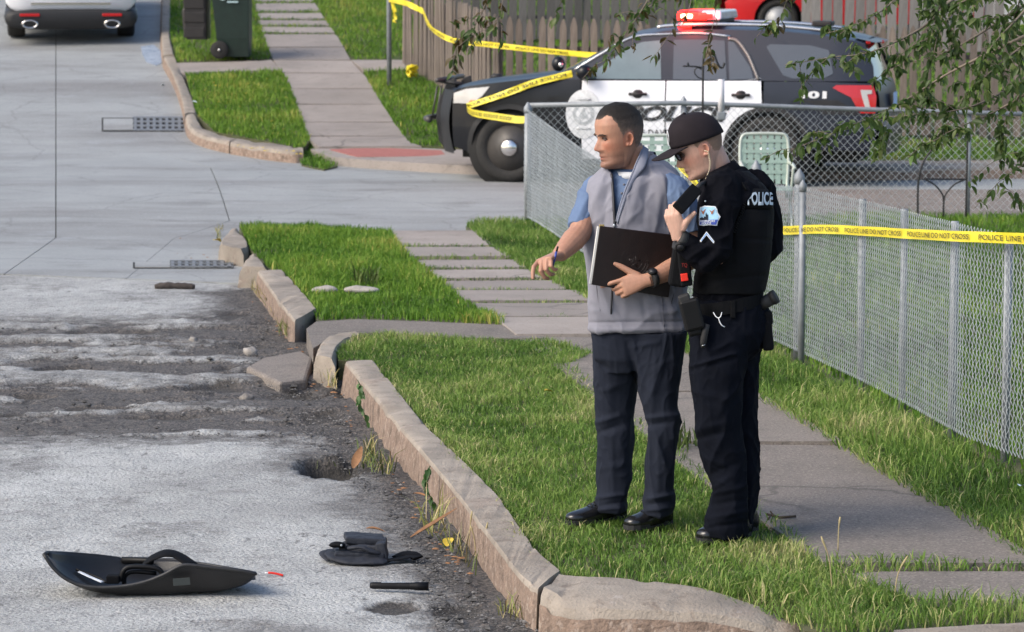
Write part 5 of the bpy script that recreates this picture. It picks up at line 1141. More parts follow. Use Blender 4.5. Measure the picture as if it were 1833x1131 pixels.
post(1215, 389, 182, .026, xf); post(1725, 383, 203, .022, xf, cap=False)
# ---- things in the yard
yd = xp[1].y
def Y_(px, py, d=28.6): return PY(px, py, d)
def lawn_chair(cx, top, wpx, d, label, stripes):
    t = thing('lawn_chair', label, 'chair', Vector(((Y_(cx, 300, d)).x, d, 0)), 'old lawn chairs in the yard')
    m_fr = m_chairframe; l, r_ = Y_(cx - wpx / 2, top, d), Y_(cx + wpx / 2, top, d); zt = l.z; hw = (r_.x - l.x) / 2; c = (l.x + r_.x) / 2
    lean = .22
    def B(x, z): return Vector((c + x, d - lean * (z - .35) * .0 + lean * (zt - z) * -.0 + (z - .35) * .12, z))
    MB().tube(smooth_path([B(-hw * .92, .30), B(-hw, .6), B(-hw, zt - .10), B(-hw * .9, zt - .02), B(-hw * .6, zt), B(hw * .6, zt), B(hw * .9, zt - .02), B(hw, zt - .10), B(hw, .6), B(hw * .92, .30)], 5), .015, 8).build('back_frame', m_fr, t)
    n = 7
    for k in range(n):
        x = -hw + 2 * hw * (k + .5) / n; mb = MB(); mb.box(B(x, (zt + .42) / 2), (2 * hw / n * .74, .004, zt - .42), Matrix.Rotation(R(-6.8), 3, 'X')); mb.build('webbing_strap', m_webw if (stripes and k % 2) else m_web, t)
    for k in range(8):
        z = .46 + (zt - .50) * (k + .5) / 8; mb = MB(); mb.box(B(0, z) + Vector((0, -.006 if k % 2 else .006, 0)), (2 * hw, .003, (zt - .5) / 8 * .70), Matrix.Rotation(R(-6.8), 3, 'X')); mb.build('webbing_strap', m_web, t)
    for s in (-1, 1):
        MB().tube(smooth_path([B(s * hw, .62), Vector((c + s * hw * 1.05, d - .25, .62)), Vector((c + s * hw * 1.05, d - .5, .60))], 4), .016, 8).build('arm', m_fr, t)
        MB().tube([Vector((c + s * hw, d - .5, .60)), Vector((c + s * hw, d + .05, .0))], .012, 8).build('leg', m_fr, t); MB().tube([Vector((c + s * hw, d + .03, .42)), Vector((c + s * hw, d - .5, .0))], .012, 8).build('leg', m_fr, t)
    MB().box((c, d - .24, .40), (2 * hw, .5, .006)).build('seat', m_web, t)
m_chairframe = mat('pale_tube_frame', (.50, .54, .48), .4, .1); m_web = mat('mint_webbing', (.30, .40, .35), .7, var=.15, vs=60); m_webw = mat('white_webbing', (.8, .82, .8), .7)
lawn_chair(1369, 240, 86, 28.4, 'mint green woven lawn chair with curved pale frame behind the bowed officer', False)
lawn_chair(1180, 243, 84, 28.2, 'green and white striped lawn chair half hidden between the two heads', True)
ga = thing('garden_trellis', 'black iron arched garden trellis beside a fence post', 'trellis', Y_(1690, 380, 29.2) * 1)
gt = lambda pts: smooth_path([Y_(x, y, 29.2) for x, y in pts], 6)
ga.location.z = 0
MB().tube(gt([(1643, 388), (1643, 345), (1645, 318), (1653, 290), (1670, 266), (1692, 249), (1715, 241), (1733, 238)]), .010, 8).build('arch_bar', m_blk, ga)
MB().tube(gt([(1732, 235), (1731, 300), (1729, 388)]), .010, 8).build('upright', m_blk, ga); MB().tube(gt([(1645, 320), (1730, 321)]), .008, 8).build('crossbar', m_blk, ga)
for q in ([(1656, 321), (1672, 330), (1684, 343), (1689, 356), (1688, 388)], [(1728, 321), (1710, 329), (1697, 342), (1690, 356), (1689, 388)]): MB().tube(gt(q), .008, 8).build('scroll', m_blk, ga)
sh_ = thing('shepherd_hook', 'thin black iron plant hook with curled arms standing in the yard', 'plant hook', Vector((Y_(1258, 300, 28.3).x, 28.3, 0)))
hk = lambda pts: smooth_path([Y_(x, y, 28.3) for x, y in pts], 6)
MB().tube(hk([(1258, 400), (1258, 200), (1259, 110), (1263, 98), (1271, 93), (1279, 99), (1284, 112), (1289, 120), (1294, 120), (1297, 112)]), .010, 8).build('hook_stem', m_blk, sh_)
MB().tube(hk([(1222, 118), (1232, 118), (1231, 112), (1233, 118), (1246, 119), (1258, 121)]), .008, 6).build('hook_arm', m_blk, sh_)
MB().tube(hk([(1258, 142), (1248, 137), (1243, 128), (1248, 121), (1256, 124)]), .006, 6).build('curl', m_blk, sh_)
rg = thing('rain_gauge', 'white rain gauge clipped upright on the fence rail above the cap', 'rain gauge', Y_(1291, 205, 29.2))
m_gauge = mat('gauge_plastic', (.72, .70, .72), .3)
MB().tube([Y_(1291, 203, 29.3), Y_(1291, 142, 29.3)], .030, 12).build('tube', m_gauge, rg); MB().box(Y_(1291, 207, 29.3), (.08, .06, .08)).build('clip', m_post, rg, bevel=.01)

# ================================================================== wooden fences across the street
m_picket = mat('weathered_wood', (.165, .135, .112), .9, var=.3, vs=5, bump=.4, bs=60, stretch=(9, 9, .8), rnd=.28); m_oldboard = mat('old_grey_boards', (.10, .096, .092), .9, var=.3, vs=6, stretch=(7, 7, .7), rnd=.25); m_paleboard = mat('pale_boards', (.22, .205, .195), .9, var=.25, vs=6, stretch=(7, 7, .7), rnd=.2)
def ZR(y): return ZF(min(y, 40.5)) + .065 * max(0, y - 40.5)
def picket_mesh(w, h, th, mt, point):
    mb = MB(); p = [(-w / 2, 0), (w / 2, 0), (w / 2, h - point), (w * .36, h - point * .55), (w * .22, h - point * .2), (0, h), (-w * .22, h - point * .2), (-w * .36, h - point * .55), (-w / 2, h - point)] if point else [(-w / 2, 0), (w / 2, 0), (w / 2, h), (-w / 2, h)]
    mb.prism(p, -th / 2, th / 2, Matrix.Rotation(R(90), 4, 'X')); return mb.mesh('picket', mt)
def board_fence(label, runs, pitch, w, h, mt, zf, point, rails, name='picket_fence', pname='picket', jit=.02):
    t = thing(name, label, 'fence', (*runs[0][0][:2], zf(runs[0][0][1]))); me = picket_mesh(w, h, .02, mt, point); o0 = Vector(t.location)
    for a, b in runs:
        a, b = Vector(a), Vector(b); d = Vector((b.x - a.x, b.y - a.y, 0)); L = d.length; d.normalize(); n = int(L / pitch); ang = math.atan2(d.y, d.x)
        for k in range(n + 1):
            p = a + d * (k * pitch); o = bpy.data.objects.new(pname, me); COL.objects.link(o); o.parent = t
            o.location = Vector((p.x, p.y, zf(p.y) + .03 + random.uniform(-jit, jit))) - o0; o.rotation_euler = (random.uniform(-.02, .02), random.uniform(-.018, .018), ang + random.uniform(-.04, .04))
        sd = Vector((-d.y, d.x, 0)) * .045
        for z in rails:
            mb = MB(); mb.tube([Vector((p.x, p.y, zf(p.y) + z)) + sd for p in (a + d * (L * q / 6) for q in range(7))], [(.02, .045)] * 7, 4, sm=False, up=(0, 0, 1), rot0=R(45)); mb.build('rail', mt, t)
        for k in range(int(L / 2.4) + 1):
            p = a + d * min(L, k * 2.4) + sd * 1.8; mb = MB(); mb.box((p.x, p.y, zf(p.y) + h * .46), (.09, .09, h * .95)); mb.build('fence_post', mt, t)
    return t
fA, fB, fC, fD = F(722, 112), F(892, 226), G(1659, 247, ZR), G(2000, 250, ZR)
far_dir = Vector((fA.x - fB.x, fA.y - fB.y, 0)).normalized()
board_fence('brown weathered picket fence wrapping the far corner behind the car hood', [(fA, fB), (fB, fC), (fC, fD)], .138, .088, 1.36, m_picket, ZR, .12, (.35, 1.0))
bA, bB = PY(770, 60, 51), PY(1245, 60, 51)
board_fence('tall dark grey board fence standing behind the brown pickets', [(bA, bB)], .15, .135, 2.2, m_oldboard, ZR, 0, (.4, 1.6), 'board_fence', 'board')
cA, cB2 = PY(1442, 60, 49), PY(1790, 60, 49)
board_fence('pale grey board fence with wide gaps next to the red car', [(cA, cB2)], .168, .148, 1.6, m_paleboard, ZR, 0, (.4, 1.3), 'board_fence', 'board')

# ================================================================== vehicles
m_carblk = mat('black_car_paint', (.006, .007, .010), .35, var=.05, spec=.3, coat=.12); m_carnavy = mat('dark_blue_black_paint', (.014, .018, .030), .35, var=.05, spec=.35, coat=.15); m_carwht = mat('white_car_paint', (.78, .79, .82), .3, var=.02, coat=.5)
m_glass = mat('tinted_glass', (.035, .045, .055), .04, var=.05, spec=.9, coat=.6); m_glassl = mat('side_glass', (.10, .15, .16), .05, var=.1, spec=.9, coat=.5)
m_tyre = mat('tyre_rubber', (.020, .019, .018), .85, var=.25, vs=25, bump=.2); m_rim = mat('black_steel_rim', (.075, .070, .066), .45, .3); m_chrome = mat('chrome', (.72, .70, .68), .15, 1.0); m_trim = mat('black_trim', (.014, .014, .015), .6); m_sealt = mat('door_frame_trim', (.20, .19, .18), .35, .3)
m_tail = mat('red_lens', (.38, .008, .010), .15, spec=.6, coat=.4, emit=(1, .01, .01), estr=.06); m_clearl = mat('clear_lens', (.48, .47, .45), .12, spec=.8); m_amber = mat('headlamp_amber', (.8, .25, .08), .2)
m_redlit = mat('lit_red_lamp', (.8, .02, .02), .3, emit=(1.0, .006, .004), estr=6); m_hotlit = mat('lit_lamp_core', (1, .7, .5), .3, emit=(1.0, .30, .14), estr=12); m_redlens = mat('lit_red_lens', (.7, .02, .02), .3, emit=(1.0, .004, .004), estr=3.0); m_barlens = mat('light_bar_lens', (.72, .72, .80), .15, spec=.7, coat=.4)
m_plate = mat('licence_plate', (.42, .58, .85), .5); m_decal = mat('black_decal', (.012, .012, .014), .5); m_decalg = mat('grey_decal', (.42, .44, .45), .5, var=.3, vs=25); m_decall = mat('pale_decal', (.62, .63, .64), .5, var=.15, vs=25)
m_alloy = mat('alloy_rim', (.35, .36, .37), .5, .3)
class Car:
    """car space: u runs from the front axle to the rear, v out to each side, z up"""
    def __init__(s, t, M, wfun): s.t, s.M, s.w = t, M, wfun
    def at(s, u, v, z): return s.M @ Vector((u, v, z))
    def side(s, u, z, off=0, sgn=1): return s.at(u, sgn * (s.w(u, z) + off), z)
    def panel(s, poly, mt, name, off=0.0, sides=(1, -1), step=.12, par=None, thick=.02, label=None):
        for sg in sides:
            bm = bmesh.new(); f = bm.faces.new([bm.verts.new((x, y, 0)) for x, y in poly]); f.normal_update(); bmesh.ops.triangulate(bm, faces=bm.faces[:])
            for ax, no in ((0, (1, 0, 0)), (1, (0, 1, 0))):
                lo, hi = min(p[ax] for p in poly), max(p[ax] for p in poly); q = math.ceil(lo / step) * step
                while q < hi:
                    bmesh.ops.bisect_plane(bm, geom=bm.verts[:] + bm.edges[:] + bm.faces[:], plane_co=(q, 0, 0) if ax == 0 else (0, q, 0), plane_no=no); q += step
            uv = [(v.co.x, v.co.y) for v in bm.verts]
            ed = [e for e in bm.edges if e.is_boundary]; r = bmesh.ops.extrude_edge_only(bm, edges=ed); ex = set(g for g in r['geom'] if isinstance(g, bmesh.types.BMVert))
            for v in bm.verts: v.co = s.side(v.co.x, v.co.y, off - (thick if v in ex else 0), sg)
            bmesh.ops.recalc_face_normals(bm, faces=bm.faces[:])
            me = bpy.data.meshes.new(name); bm.to_mesh(me); bm.free(); me.polygons.foreach_set('use_smooth', [True] * len(me.polygons))
            try: me.set_sharp_from_angle(angle=R(40))
            except Exception: pass
            o = link_mesh(name, me, mt, par or s.t)
            if label: o['label'] = label
            if sg == sides[0]: first = o
        return first
    def surf(s, fn, nu, nv, mt, name, par=None):
        mb = MB(); mb.grid([[s.at(*fn(i / nu, j / nv)) for j in range(nv + 1)] for i in range(nu + 1)]); return mb.build(name, mt, par or s.t)
    def wheel(s, u, sg, r=.378, vout=.97, wd=.26, cap=True, name='wheel', rimm=None, spokes=8):
        c = s.at(u, sg * vout, r); ax = (s.at(u, sg * (vout + 1), r) - c).normalized(); q = ax.to_track_quat('Z', 'Y').to_matrix().to_4x4(); q.translation = c
        mb = MB(); mb.lathe([(r * .66, -wd), (r * .97, -wd), (r, -wd * .85), (r, -wd * .15), (r * .97, -.01), (r * .86, .008), (r * .70, .0), (r * .66, -.02)], 36, q); o = mb.build('tyre', m_tyre, None)
        e = thing_part(name, c, s.t); o.parent = e; me = o.data; a = co_of(me) - np.array(c); set_co(me, a)
        rm = MB(); rm.lathe([(r * .67, -.015), (r * .66, -.05), (r * .60, -.065), (r * .35, -.035), (r * .25, -.02), (.01, -.02)], 30, q)
        ro = rm.build('rim', rimm or m_rim, e)
        for k in range(spokes):
            a = 2 * math.pi * k / spokes; p = q @ Vector((r * .50 * math.cos(a), r * .50 * math.sin(a), -.045)); h = MB(); qq = q.copy(); qq.translation = p; h.lathe([(r * .10, -.01), (r * .10, .016)], 10, qq); h.build('rim_hole', m_dark, e)
        if cap: hc = MB(); hc.lathe([(r * .27, -.02), (r * .27, .01), (r * .20, .035), (r * .08, .045), (.004, .047)], 18, q); hc.build('hub_cap', m_chrome, e)
        return e
def thing_part(name, loc, parent):
    o = bpy.data.objects.new(name, None); COL.objects.link(o); o.parent = parent; o.location = Vector(loc) - wloc(parent); o.empty_display_size = .1; return o
def arc(cx, cz, r, a0, a1, n=14): return [(cx + r * math.cos(R(a0 + (a1 - a0) * k / n)), cz + r * math.sin(R(a0 + (a1 - a0) * k / n))) for k in range(n + 1)]
# ---- the police SUV
psi = R(12.5); c_, s_ = math.cos(psi), math.sin(psi); contact = G(911, 326, ZS)
rr_, ss_ = Vector((c_, -s_, 0)), Vector((-s_, -c_, 0)); org = contact - ss_ * .97
MC = Matrix(((rr_.x, ss_.x, 0, org.x), (rr_.y, ss_.y, 0, org.y), (0, 0, 1, org.z), (0, 0, 0, 1)))
pv = thing('police_car', 'black and white police SUV with glowing red roof lights', 'police car', org)
def pw(u, z):
    w = .985 - .055 * ((z - .72) / .45) ** 2 if z < 1.12 else .941 - (z - 1.12) * (.30 + .18 * (z - 1.12))
    if z < 1.12 and .62 < z < .9: w -= .008
    if u < -.1: w -= .30 * ((-.1 - u) / .85) ** 2
    if u > 3.5: w -= .07 * ((u - 3.5) / .6) ** 2
    return w
car = Car(pv, MC, pw)
def roofz(u): return float(np.interp(u, [.56, .75, 1.32, 1.7, 2.1, 2.9, 3.4, 3.75, 3.9], [1.17, 1.28, 1.60, 1.665, 1.685, 1.675, 1.63, 1.575, 1.53]))
def hoodz(u): return float(np.interp(u, [-.66, -.5, -.3, 0, .3, .58], [.995, 1.045, 1.075, 1.11, 1.145, 1.185]))
AR = .455
fend = [(-.66, .38), (-.67, .60), (-.67, .98)] + [(u, hoodz(u)) for u in (-.5, -.3, 0, .3, .56)] + [(.80, 1.13), (.80, .27), (.46, .27)] + arc(0, .375, AR, -8, 188)
car.panel(fend, m_carblk, 'front_fender')
fdoor = [(.815, .27), (.815, 1.125), (1.735, 1.13), (1.735, .27)]; rdoor = [(1.75, .27), (1.75, 1.13), (2.58, 1.135), (2.78, 1.17), (2.80, .86), (2.62, .80)] + arc(2.86, .375, .47, 112, 184)[1:] + [(2.38, .27)]
d1 = car.panel(fdoor, m_carwht, 'door', label='white front door with lettering'); d2 = car.panel(rdoor, m_carwht, 'door')
quart = [(2.815, .88), (2.815, 1.13), (3.4, 1.135), (3.98, 1.12), (4.03, .95), (4.04, .62), (3.95, .40), (3.36, .40)] + arc(2.86, .375, .46, 0, 102)
car.panel(quart, m_carnavy, 'quarter_panel')
car.panel([(.46, .20), (2.40, .20), (2.40, .265), (.46, .265)], m_trim, 'sill')
green = [(.58, 1.135), (.58, roofz(.58) + .012)] + [(u, roofz(u)) for u in (.9, 1.32, 1.7, 2.1, 2.5, 2.9, 3.4, 3.75, 3.88)] + [(3.98, 1.30), (4.0, 1.14)]
car.panel(green, m_carnavy, 'cabin_side', step=.1)
car.panel([(.83, 1.145), (.93, 1.22), (1.32, 1.49), (1.45, 1.545), (1.655, 1.565), (1.69, 1.145)], m_glassl, 'window', .006)
car.panel([(1.82, 1.145), (1.80, 1.57), (2.10, 1.575), (2.36, 1.565), (2.41, 1.145)], m_glass, 'window', .006)
car.panel([(2.44, 1.145), (2.395, 1.56), (2.46, 1.55), (2.66, 1.28), (2.70, 1.16)], m_glass, 'window', .006)
car.panel([(2.82, 1.50), (2.86, 1.53), (3.30, 1.52), (3.50, 1.47), (3.56, 1.22), (3.46, 1.17), (3.12, 1.165), (3.02, 1.20)], m_glass, 'window', .006)
for sg in (1, -1):
    MB().tube(smooth_path([car.side(u, z, .008, sg) for u, z in ((2.40, 1.585), (2.50, 1.56), (2.62, 1.42), (2.70, 1.27), (2.755, 1.15))], 5), .018, 8).build('window_trim', m_sealt, pv)
    MB().tube(smooth_path([car.side(u, z, .004, sg) for u, z in ((.72, 1.24), (1.0, 1.41), (1.34, 1.595), (1.7, 1.63), (2.1, 1.64), (2.42, 1.61))], 5), .014, 8).build('window_trim', m_chrome if sg == 1 else m_sealt, pv)
    MB().tube(smooth_path([car.side(u, roofz(u), -.03, sg) + Vector((0, 0, .055)) for u in (1.6, 1.75, 2.2, 2.8, 3.3, 3.5)], 4), .020, 8).build('roof_rail', m_chrome, pv)
    car.panel(arc(0, .375, AR + .035, -8, 188) + arc(0, .375, AR - .02, 188, -8), m_trim, 'wheel_arch', .012, (sg,)); car.panel(arc(2.86, .375, AR + .035, 0, 182) + arc(2.86, .375, AR - .02, 182, 0), m_trim, 'wheel_arch', .012, (sg,))
    for u in (0, 2.86):
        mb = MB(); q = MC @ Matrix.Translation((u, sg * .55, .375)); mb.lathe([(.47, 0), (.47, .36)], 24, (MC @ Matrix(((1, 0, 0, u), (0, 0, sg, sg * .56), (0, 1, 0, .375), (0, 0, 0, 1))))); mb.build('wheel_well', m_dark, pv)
        car.wheel(u, sg)
    for u in (1.44, 2.57):
        h = MB(); h.ball(car.side(u, .985, .004, sg), (.06, .02, .05), 12, 8); ho = h.build('handle_cup', m_trim, pv); MB().tube([car.side(u - .10, .985, .022, sg), car.side(u + .10, .985, .022, sg)], .016, 8).build('handle', m_trim, pv)
    m_ = MB(); m_.ball(car.at(.86, sg * 1.06, 1.22), (.09, .10, .085), 14, 9); m_.tube([car.side(.84, 1.15, 0, sg), car.at(.86, sg * 1.04, 1.19)], .03, 8); m_.build('mirror', m_carblk, pv)
    car.panel([(-.655, .86), (-.65, .97), (-.50, 1.02), (-.22, 1.05), (-.30, .95), (-.42, .86)], m_clearl, 'headlight', .012, (sg,)); car.panel([(-.47, .87), (-.44, .90), (-.37, .90), (-.40, .86)], m_amber, 'indicator', .018, (sg,))
    tl = car.panel([(3.56, 1.07), (3.60, 1.10), (3.99, 1.10), (4.03, .98), (4.02, .80), (3.86, .80), (3.76, .97)], m_tail, 'tail_light', .012, (sg,)); car.panel([(3.86, 1.05), (3.98, 1.05), (3.98, 1.01), (3.93, 1.005), (3.97, .85), (3.92, .84), (3.87, 1.0)], m_clearl, 'reverse_lamp', .018, (sg,), par=tl)
car.surf(lambda a, b: ((lambda u: (u, (b * 2 - 1) * pw(u, roofz(u)), roofz(u) + .06 * (1 - (b * 2 - 1) ** 2)))(1.32 + 2.56 * a)), 24, 14, m_carnavy, 'roof')
car.surf(lambda a, b: ((lambda u: (u, (b * 2 - 1) * (pw(u, hoodz(u)) - .0), hoodz(u) + .05 * (1 - (b * 2 - 1) ** 2) + .015 * math.exp(-((abs(b * 2 - 1) - .62) / .1) ** 2)))(-.67 + 1.25 * a)), 16, 22, m_carblk, 'hood')
car.surf(lambda a, b: ((lambda u: (u - .12 * (1 - (b * 2 - 1) ** 2) * (1 - a), (b * 2 - 1) * pw(u, roofz(u)), roofz(u) + .06 * (1 - (b * 2 - 1) ** 2) * (.5 + a * .5)))(.58 + .74 * a)), 8, 14, m_glassl, 'windscreen')
car.surf(lambda a, b: ((lambda u, z: (u + .06 * (1 - (b * 2 - 1) ** 2), (b * 2 - 1) * (pw(min(u, 3.9), z) - .02), z))(3.84 + .16 * a, 1.55 - .40 * a)), 8, 14, m_glass, 'rear_window')
car.surf(lambda a, b: (float(np.interp(a, [0, .15, .5, .7, 1], [4.0, 4.05, 4.08, 4.14, 4.10])) + .07 * (1 - (b * 2 - 1) ** 2), (b * 2 - 1) * (pw(4.0, .9) - .005), 1.15 - .80 * a), 10, 14, m_carnavy, 'tailgate')
car.surf(lambda a, b: (3.76 + .22 * a + .05 * (1 - (b * 2 - 1) ** 2), (b * 2 - 1) * .66, 1.60 - .05 * a), 4, 10, m_carnavy, 'spoiler')
MB().box(car.at(3.98, .0, 1.545), (.03, .3, .03)).build('brake_lamp', m_tail, pv, bevel=.005); MB().box(car.at(3.90, .62, 1.55), (.05, .06, .035)).build('brake_lamp', m_tail, pv, bevel=.01)
MB().box(car.at(4.17, .30, .93), (.012, .30, .15), Matrix.Rotation(-psi, 3, 'Z')).build('licence_plate', m_plate, pv)
car.surf(lambda a, b: (-.66 - .27 * (1 - (b * 2 - 1) ** 2) - .06 * math.sin(math.pi * a), (b * 2 - 1) * .80, .30 + .70 * a), 8, 14, m_trim, 'front_bumper')
car.surf(lambda a, b: (-.66 - .25 * (1 - (b * 2 - 1) ** 2) + .08 * a, (b * 2 - 1) * .80, .98 + .04 * a), 3, 14, m_carblk, 'grille_top')
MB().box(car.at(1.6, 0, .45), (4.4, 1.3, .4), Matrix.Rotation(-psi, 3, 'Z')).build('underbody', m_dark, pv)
# push bar
PBX = .13
pb = thing_part('push_bar', car.at(-.98, 0, .5), pv)
for v in (-.36, .36):
    q = MC @ Matrix.Translation((PBX, v, 0)); MB().prism([(-.98, .30), (-1.07, .42), (-1.10, .66), (-1.06, .90), (-.96, 1.09), (-.88, 1.12), (-.86, 1.05), (-.93, .92), (-.95, .45), (-.88, .30)], -.03, .03, q @ Matrix(((1, 0, 0, 0), (0, 0, 1, 0), (0, 1, 0, 0), (0, 0, 0, 1)))).build('upright', m_trim, pb, bevel=.008)
MB().tube([car.at(-.99, -.62, .66), car.at(-1.09, -.36, .66), car.at(-1.09, .36, .66), car.at(-.99, .62, .66)], .035, 8).build('cross_bar', m_rim, pb); MB().tube([car.at(-.90, -.62, 1.10), car.at(-.90, .62, 1.10)], .028, 8).build('cross_bar', m_rim, pb); MB().tube([car.at(-.92, .36, 1.08), car.at(-.66, .40, 1.05)], .022, 8).build('brace', m_trim, pb)
for v in (-.2, 0, .2): MB().tube([car.at(-1.06, v, .66), car.at(-1.0, v, 1.02)], .012, 6).build('grille_bar', m_rim, pb)
MB().ball(car.at(.52, .80, 1.30), (.075, .075, .085), 16, 10).build('spotlight', m_carblk, pv); MB().ball(car.at(.56, .865, 1.29), (.03, .02, .03), 10, 6).build('spotlight_lens', m_chrome, pv)
MB().ball(car.at(-.36, 0, 1.12), (.07, .05, .04), 10, 6).build('hood_light', m_trim, pv)
# roof light bar
lb = thing_part('light_bar', car.at(2.06, 0, 1.80), pv)
MB().box(car.at(2.06, 0, 1.765), (.40, 1.25, .035), Matrix.Rotation(-psi, 3, 'Z')).build('bar_base', m_trim, lb, bevel=.01)
bl = MB(); bl.box(car.at(2.18, 0, 1.835), (.24, 1.30, .10), Matrix.Rotation(-psi, 3, 'Z'), top=.9); bl.build('bar_cover', m_barlens, lb, bevel=.025, seg=3)
bl = MB(); bl.box(car.at(1.93, 0, 1.835), (.25, 1.30, .10), Matrix.Rotation(-psi, 3, 'Z'), top=.9); bl.build('red_cover', m_redlens, lb, bevel=.025, seg=3)
for u, ms, sz in ((1.92, m_hotlit, (.13, .03, .045)), (2.13, m_redlit, (.16, .03, .055)), (1.85, m_redlit, (.06, .04, .09)), (2.03, m_redlit, (.22, .02, .085))): MB().box(car.at(u, .655 + (.01 if ms is m_hotlit else 0), 1.825), sz, Matrix.Rotation(-psi, 3, 'Z')).build('red_lamp', ms, lb, bevel=.012)
MB().box(car.at(1.83, .30, 1.83), (.04, .5, .08), Matrix.Rotation(-psi, 3, 'Z')).build('red_lamp', m_redlit, lb, bevel=.01)
MB().box(car.at(1.90, .66, 1.715), (.14, .05, .05), Matrix.Rotation(-psi, 3, 'Z')).build('lamp_foot', m_redlit, lb, bevel=.01)
MB().box(car.at(3.35, 0.1, 1.74), (.22, .3, .06), Matrix.Rotation(-psi, 3, 'Z')).build('aerial_mount', m_trim, pv, bevel=.015)
rl_ = bpy.data.lights.new('light_bar_glow', 'POINT'); rl_.energy = 16; rl_.color = (1, .06, .03); rl_.shadow_soft_size = .15; rlo = bpy.data.objects.new('light_bar_glow', rl_); COL.objects.link(rlo); rlo.parent = lb; rlo.location = car.at(1.95, .85, 1.98) - wloc(lb)
# lettering, badge, number
def car_text(txt, u0, u1, z0, z1, mt, name, par, off=.004, **k):
    me = text_mesh(txt, 1.0, 0, **k); a = co_of(me); lo, hi = a.min(0), a.max(0)
    return link_mesh(name, (set_co(me, np.array([tuple(car.side(u0 + (u1 - u0) * (p[0] - lo[0]) / (hi[0] - lo[0]), z0 + (z1 - z0) * (p[1] - lo[1]) / (hi[1] - lo[1]), off)) for p in a])), me)[1], mt, par)
car_text('POLICE', 1.27, 2.46, .69, .86, m_decal, 'lettering', pv, off=.010, shear=.35, bold=.045)
car_text('CITY OF DAVENPORT', 1.17, 2.10, .535, .60, m_decal, 'lettering', pv, off=.009, spacing=1.1, bold=.012)
car_text('101', 3.22, 3.50, .955, 1.035, m_decall, 'fleet_number', pv, off=.012, bold=.05)
car.panel([(3.22, .935), (3.62, .94), (3.76, .86), (3.86, .78), (3.45, .79), (3.40, .88)], m_decal, 'decal_stripe', .005, (1,))
eb = car.panel([(.84 + .20 * math.cos(R(15 * k)), .76 + .27 * math.sin(R(15 * k))) for k in range(24)], m_decall, 'star_badge', .008, (1,)); 
car.panel(arc(.84, .76, .12, 0, 345, 23), m_decalg, 'badge_ring', .011, (1,), par=eb); car.panel(arc(.84, .76, .085, 0, 345, 23), m_decall, 'badge_centre', .014, (1,), par=eb); car.panel([(.78, .71), (.84, .83), (.90, .71)], m_decalg, 'badge_mark', .017, (1,), par=eb)
for z in (.92, .60): MB().tube([car.side(u, z, .004) for u in (.76, .80, .88, .92)], .012, 6).build('badge_scroll', m_decalg, eb)

# ---- simple lofted cars for the two that only show in part
def body_loft(secs, n=26, e=3.2):                    # (u, halfwidth, z0, z1)
    out = []
    for u, hw, z0, z1 in secs: out.append([Vector((u, hw * math.copysign(abs(math.cos(t)) ** (2 / e), math.cos(t)), (z0 + z1) / 2 + (z1 - z0) / 2 * math.copysign(abs(math.sin(t)) ** (2 / e), math.sin(t)))) for t in [2 * math.pi * k / n for k in range(n)]])
    return out
wpos = G(128, 80, ZS); wv = thing('parked_car', 'white SUV seen from behind parked up the street', 'car', wpos)
slope = math.atan(.115); WM = Matrix.Translation(wpos) @ Matrix.Rotation(R(8), 4, 'Z') @ Matrix.Rotation(slope, 4, 'X') @ Matrix(((0, 1, 0, 0), (1, 0, 0, 0), (0, 0, 1, 0), (0, 0, 0, 1)))
wc = Car(wv, WM, lambda u, z: 1.0)
mb = MB(); mb.loft_solid([[WM @ p for p in r] for r in body_loft([(-.05, .95, .44, 1.10), (.04, 1.0, .42, 1.20), (.5, 1.01, .42, 1.22), (2.5, 1.01, .42, 1.2), (4.2, .99, .45, 1.1), (4.75, .85, .5, .95)])]); mb.build('body', m_carwht, wv)
mb = MB(); mb.loft_solid([[WM @ p for p in r] for r in body_loft([(.05, .72, 1.0, 1.55), (.35, .78, 1.0, 1.74), (1.8, .80, 1.0, 1.80), (2.6, .76, 1.0, 1.72), (3.3, .70, 1.0, 1.2)])]); mb.build('cabin', m_glass, wv)
mb = MB(); mb.loft_solid([[WM @ p for p in r] for r in body_loft([(-.12, .88, .27, .52), (-.09, .98, .25, .555), (.3, 1.015, .24, .55), (4.3, 1.0, .24, .5), (4.8, .84, .26, .5)], e=4)]); mb.build('bumper', m_trim, wv)
MB().box(wc.at(-.065, 0, .64), (1.2, .02, .03), Matrix.Rotation(R(8), 3, 'Z')).build('trim_strip', m_chrome, wv)
for v in (-.62, .62):
    MB().box(wc.at(-.125, v, .475), (.30, .03, .045), Matrix.Rotation(R(8), 3, 'Z')).build('reflector', m_tail, wv, bevel=.01)
    ex = MB(); q = WM @ Matrix.Translation((-.10, v, .335)) @ Matrix.Rotation(R(-90), 4, 'Y') @ Matrix.Scale(1.9, 4, (0, 1, 0)); ex.lathe([(.066, -.1), (.066, .03), (.05, .03), (.05, -.08)], 18, q); ex.build('exhaust', m_chrome, wv)
for u, in ((.95,), (3.8,)):
    for sg in (1, -1): wc.wheel(u, sg, .37, .97, .26, spokes=5)
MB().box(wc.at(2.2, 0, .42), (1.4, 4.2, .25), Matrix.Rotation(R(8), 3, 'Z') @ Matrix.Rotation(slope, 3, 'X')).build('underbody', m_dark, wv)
ry = 51.5; rpos = Vector((PY(1385, 45, ry).x, ry, ZR(ry))); rv = thing('parked_car', 'bright red car parked beyond the fence above the police car roof', 'car', rpos)
m_carred = mat('red_car_paint', (.52, .012, .018), .3, var=.05, coat=.6)
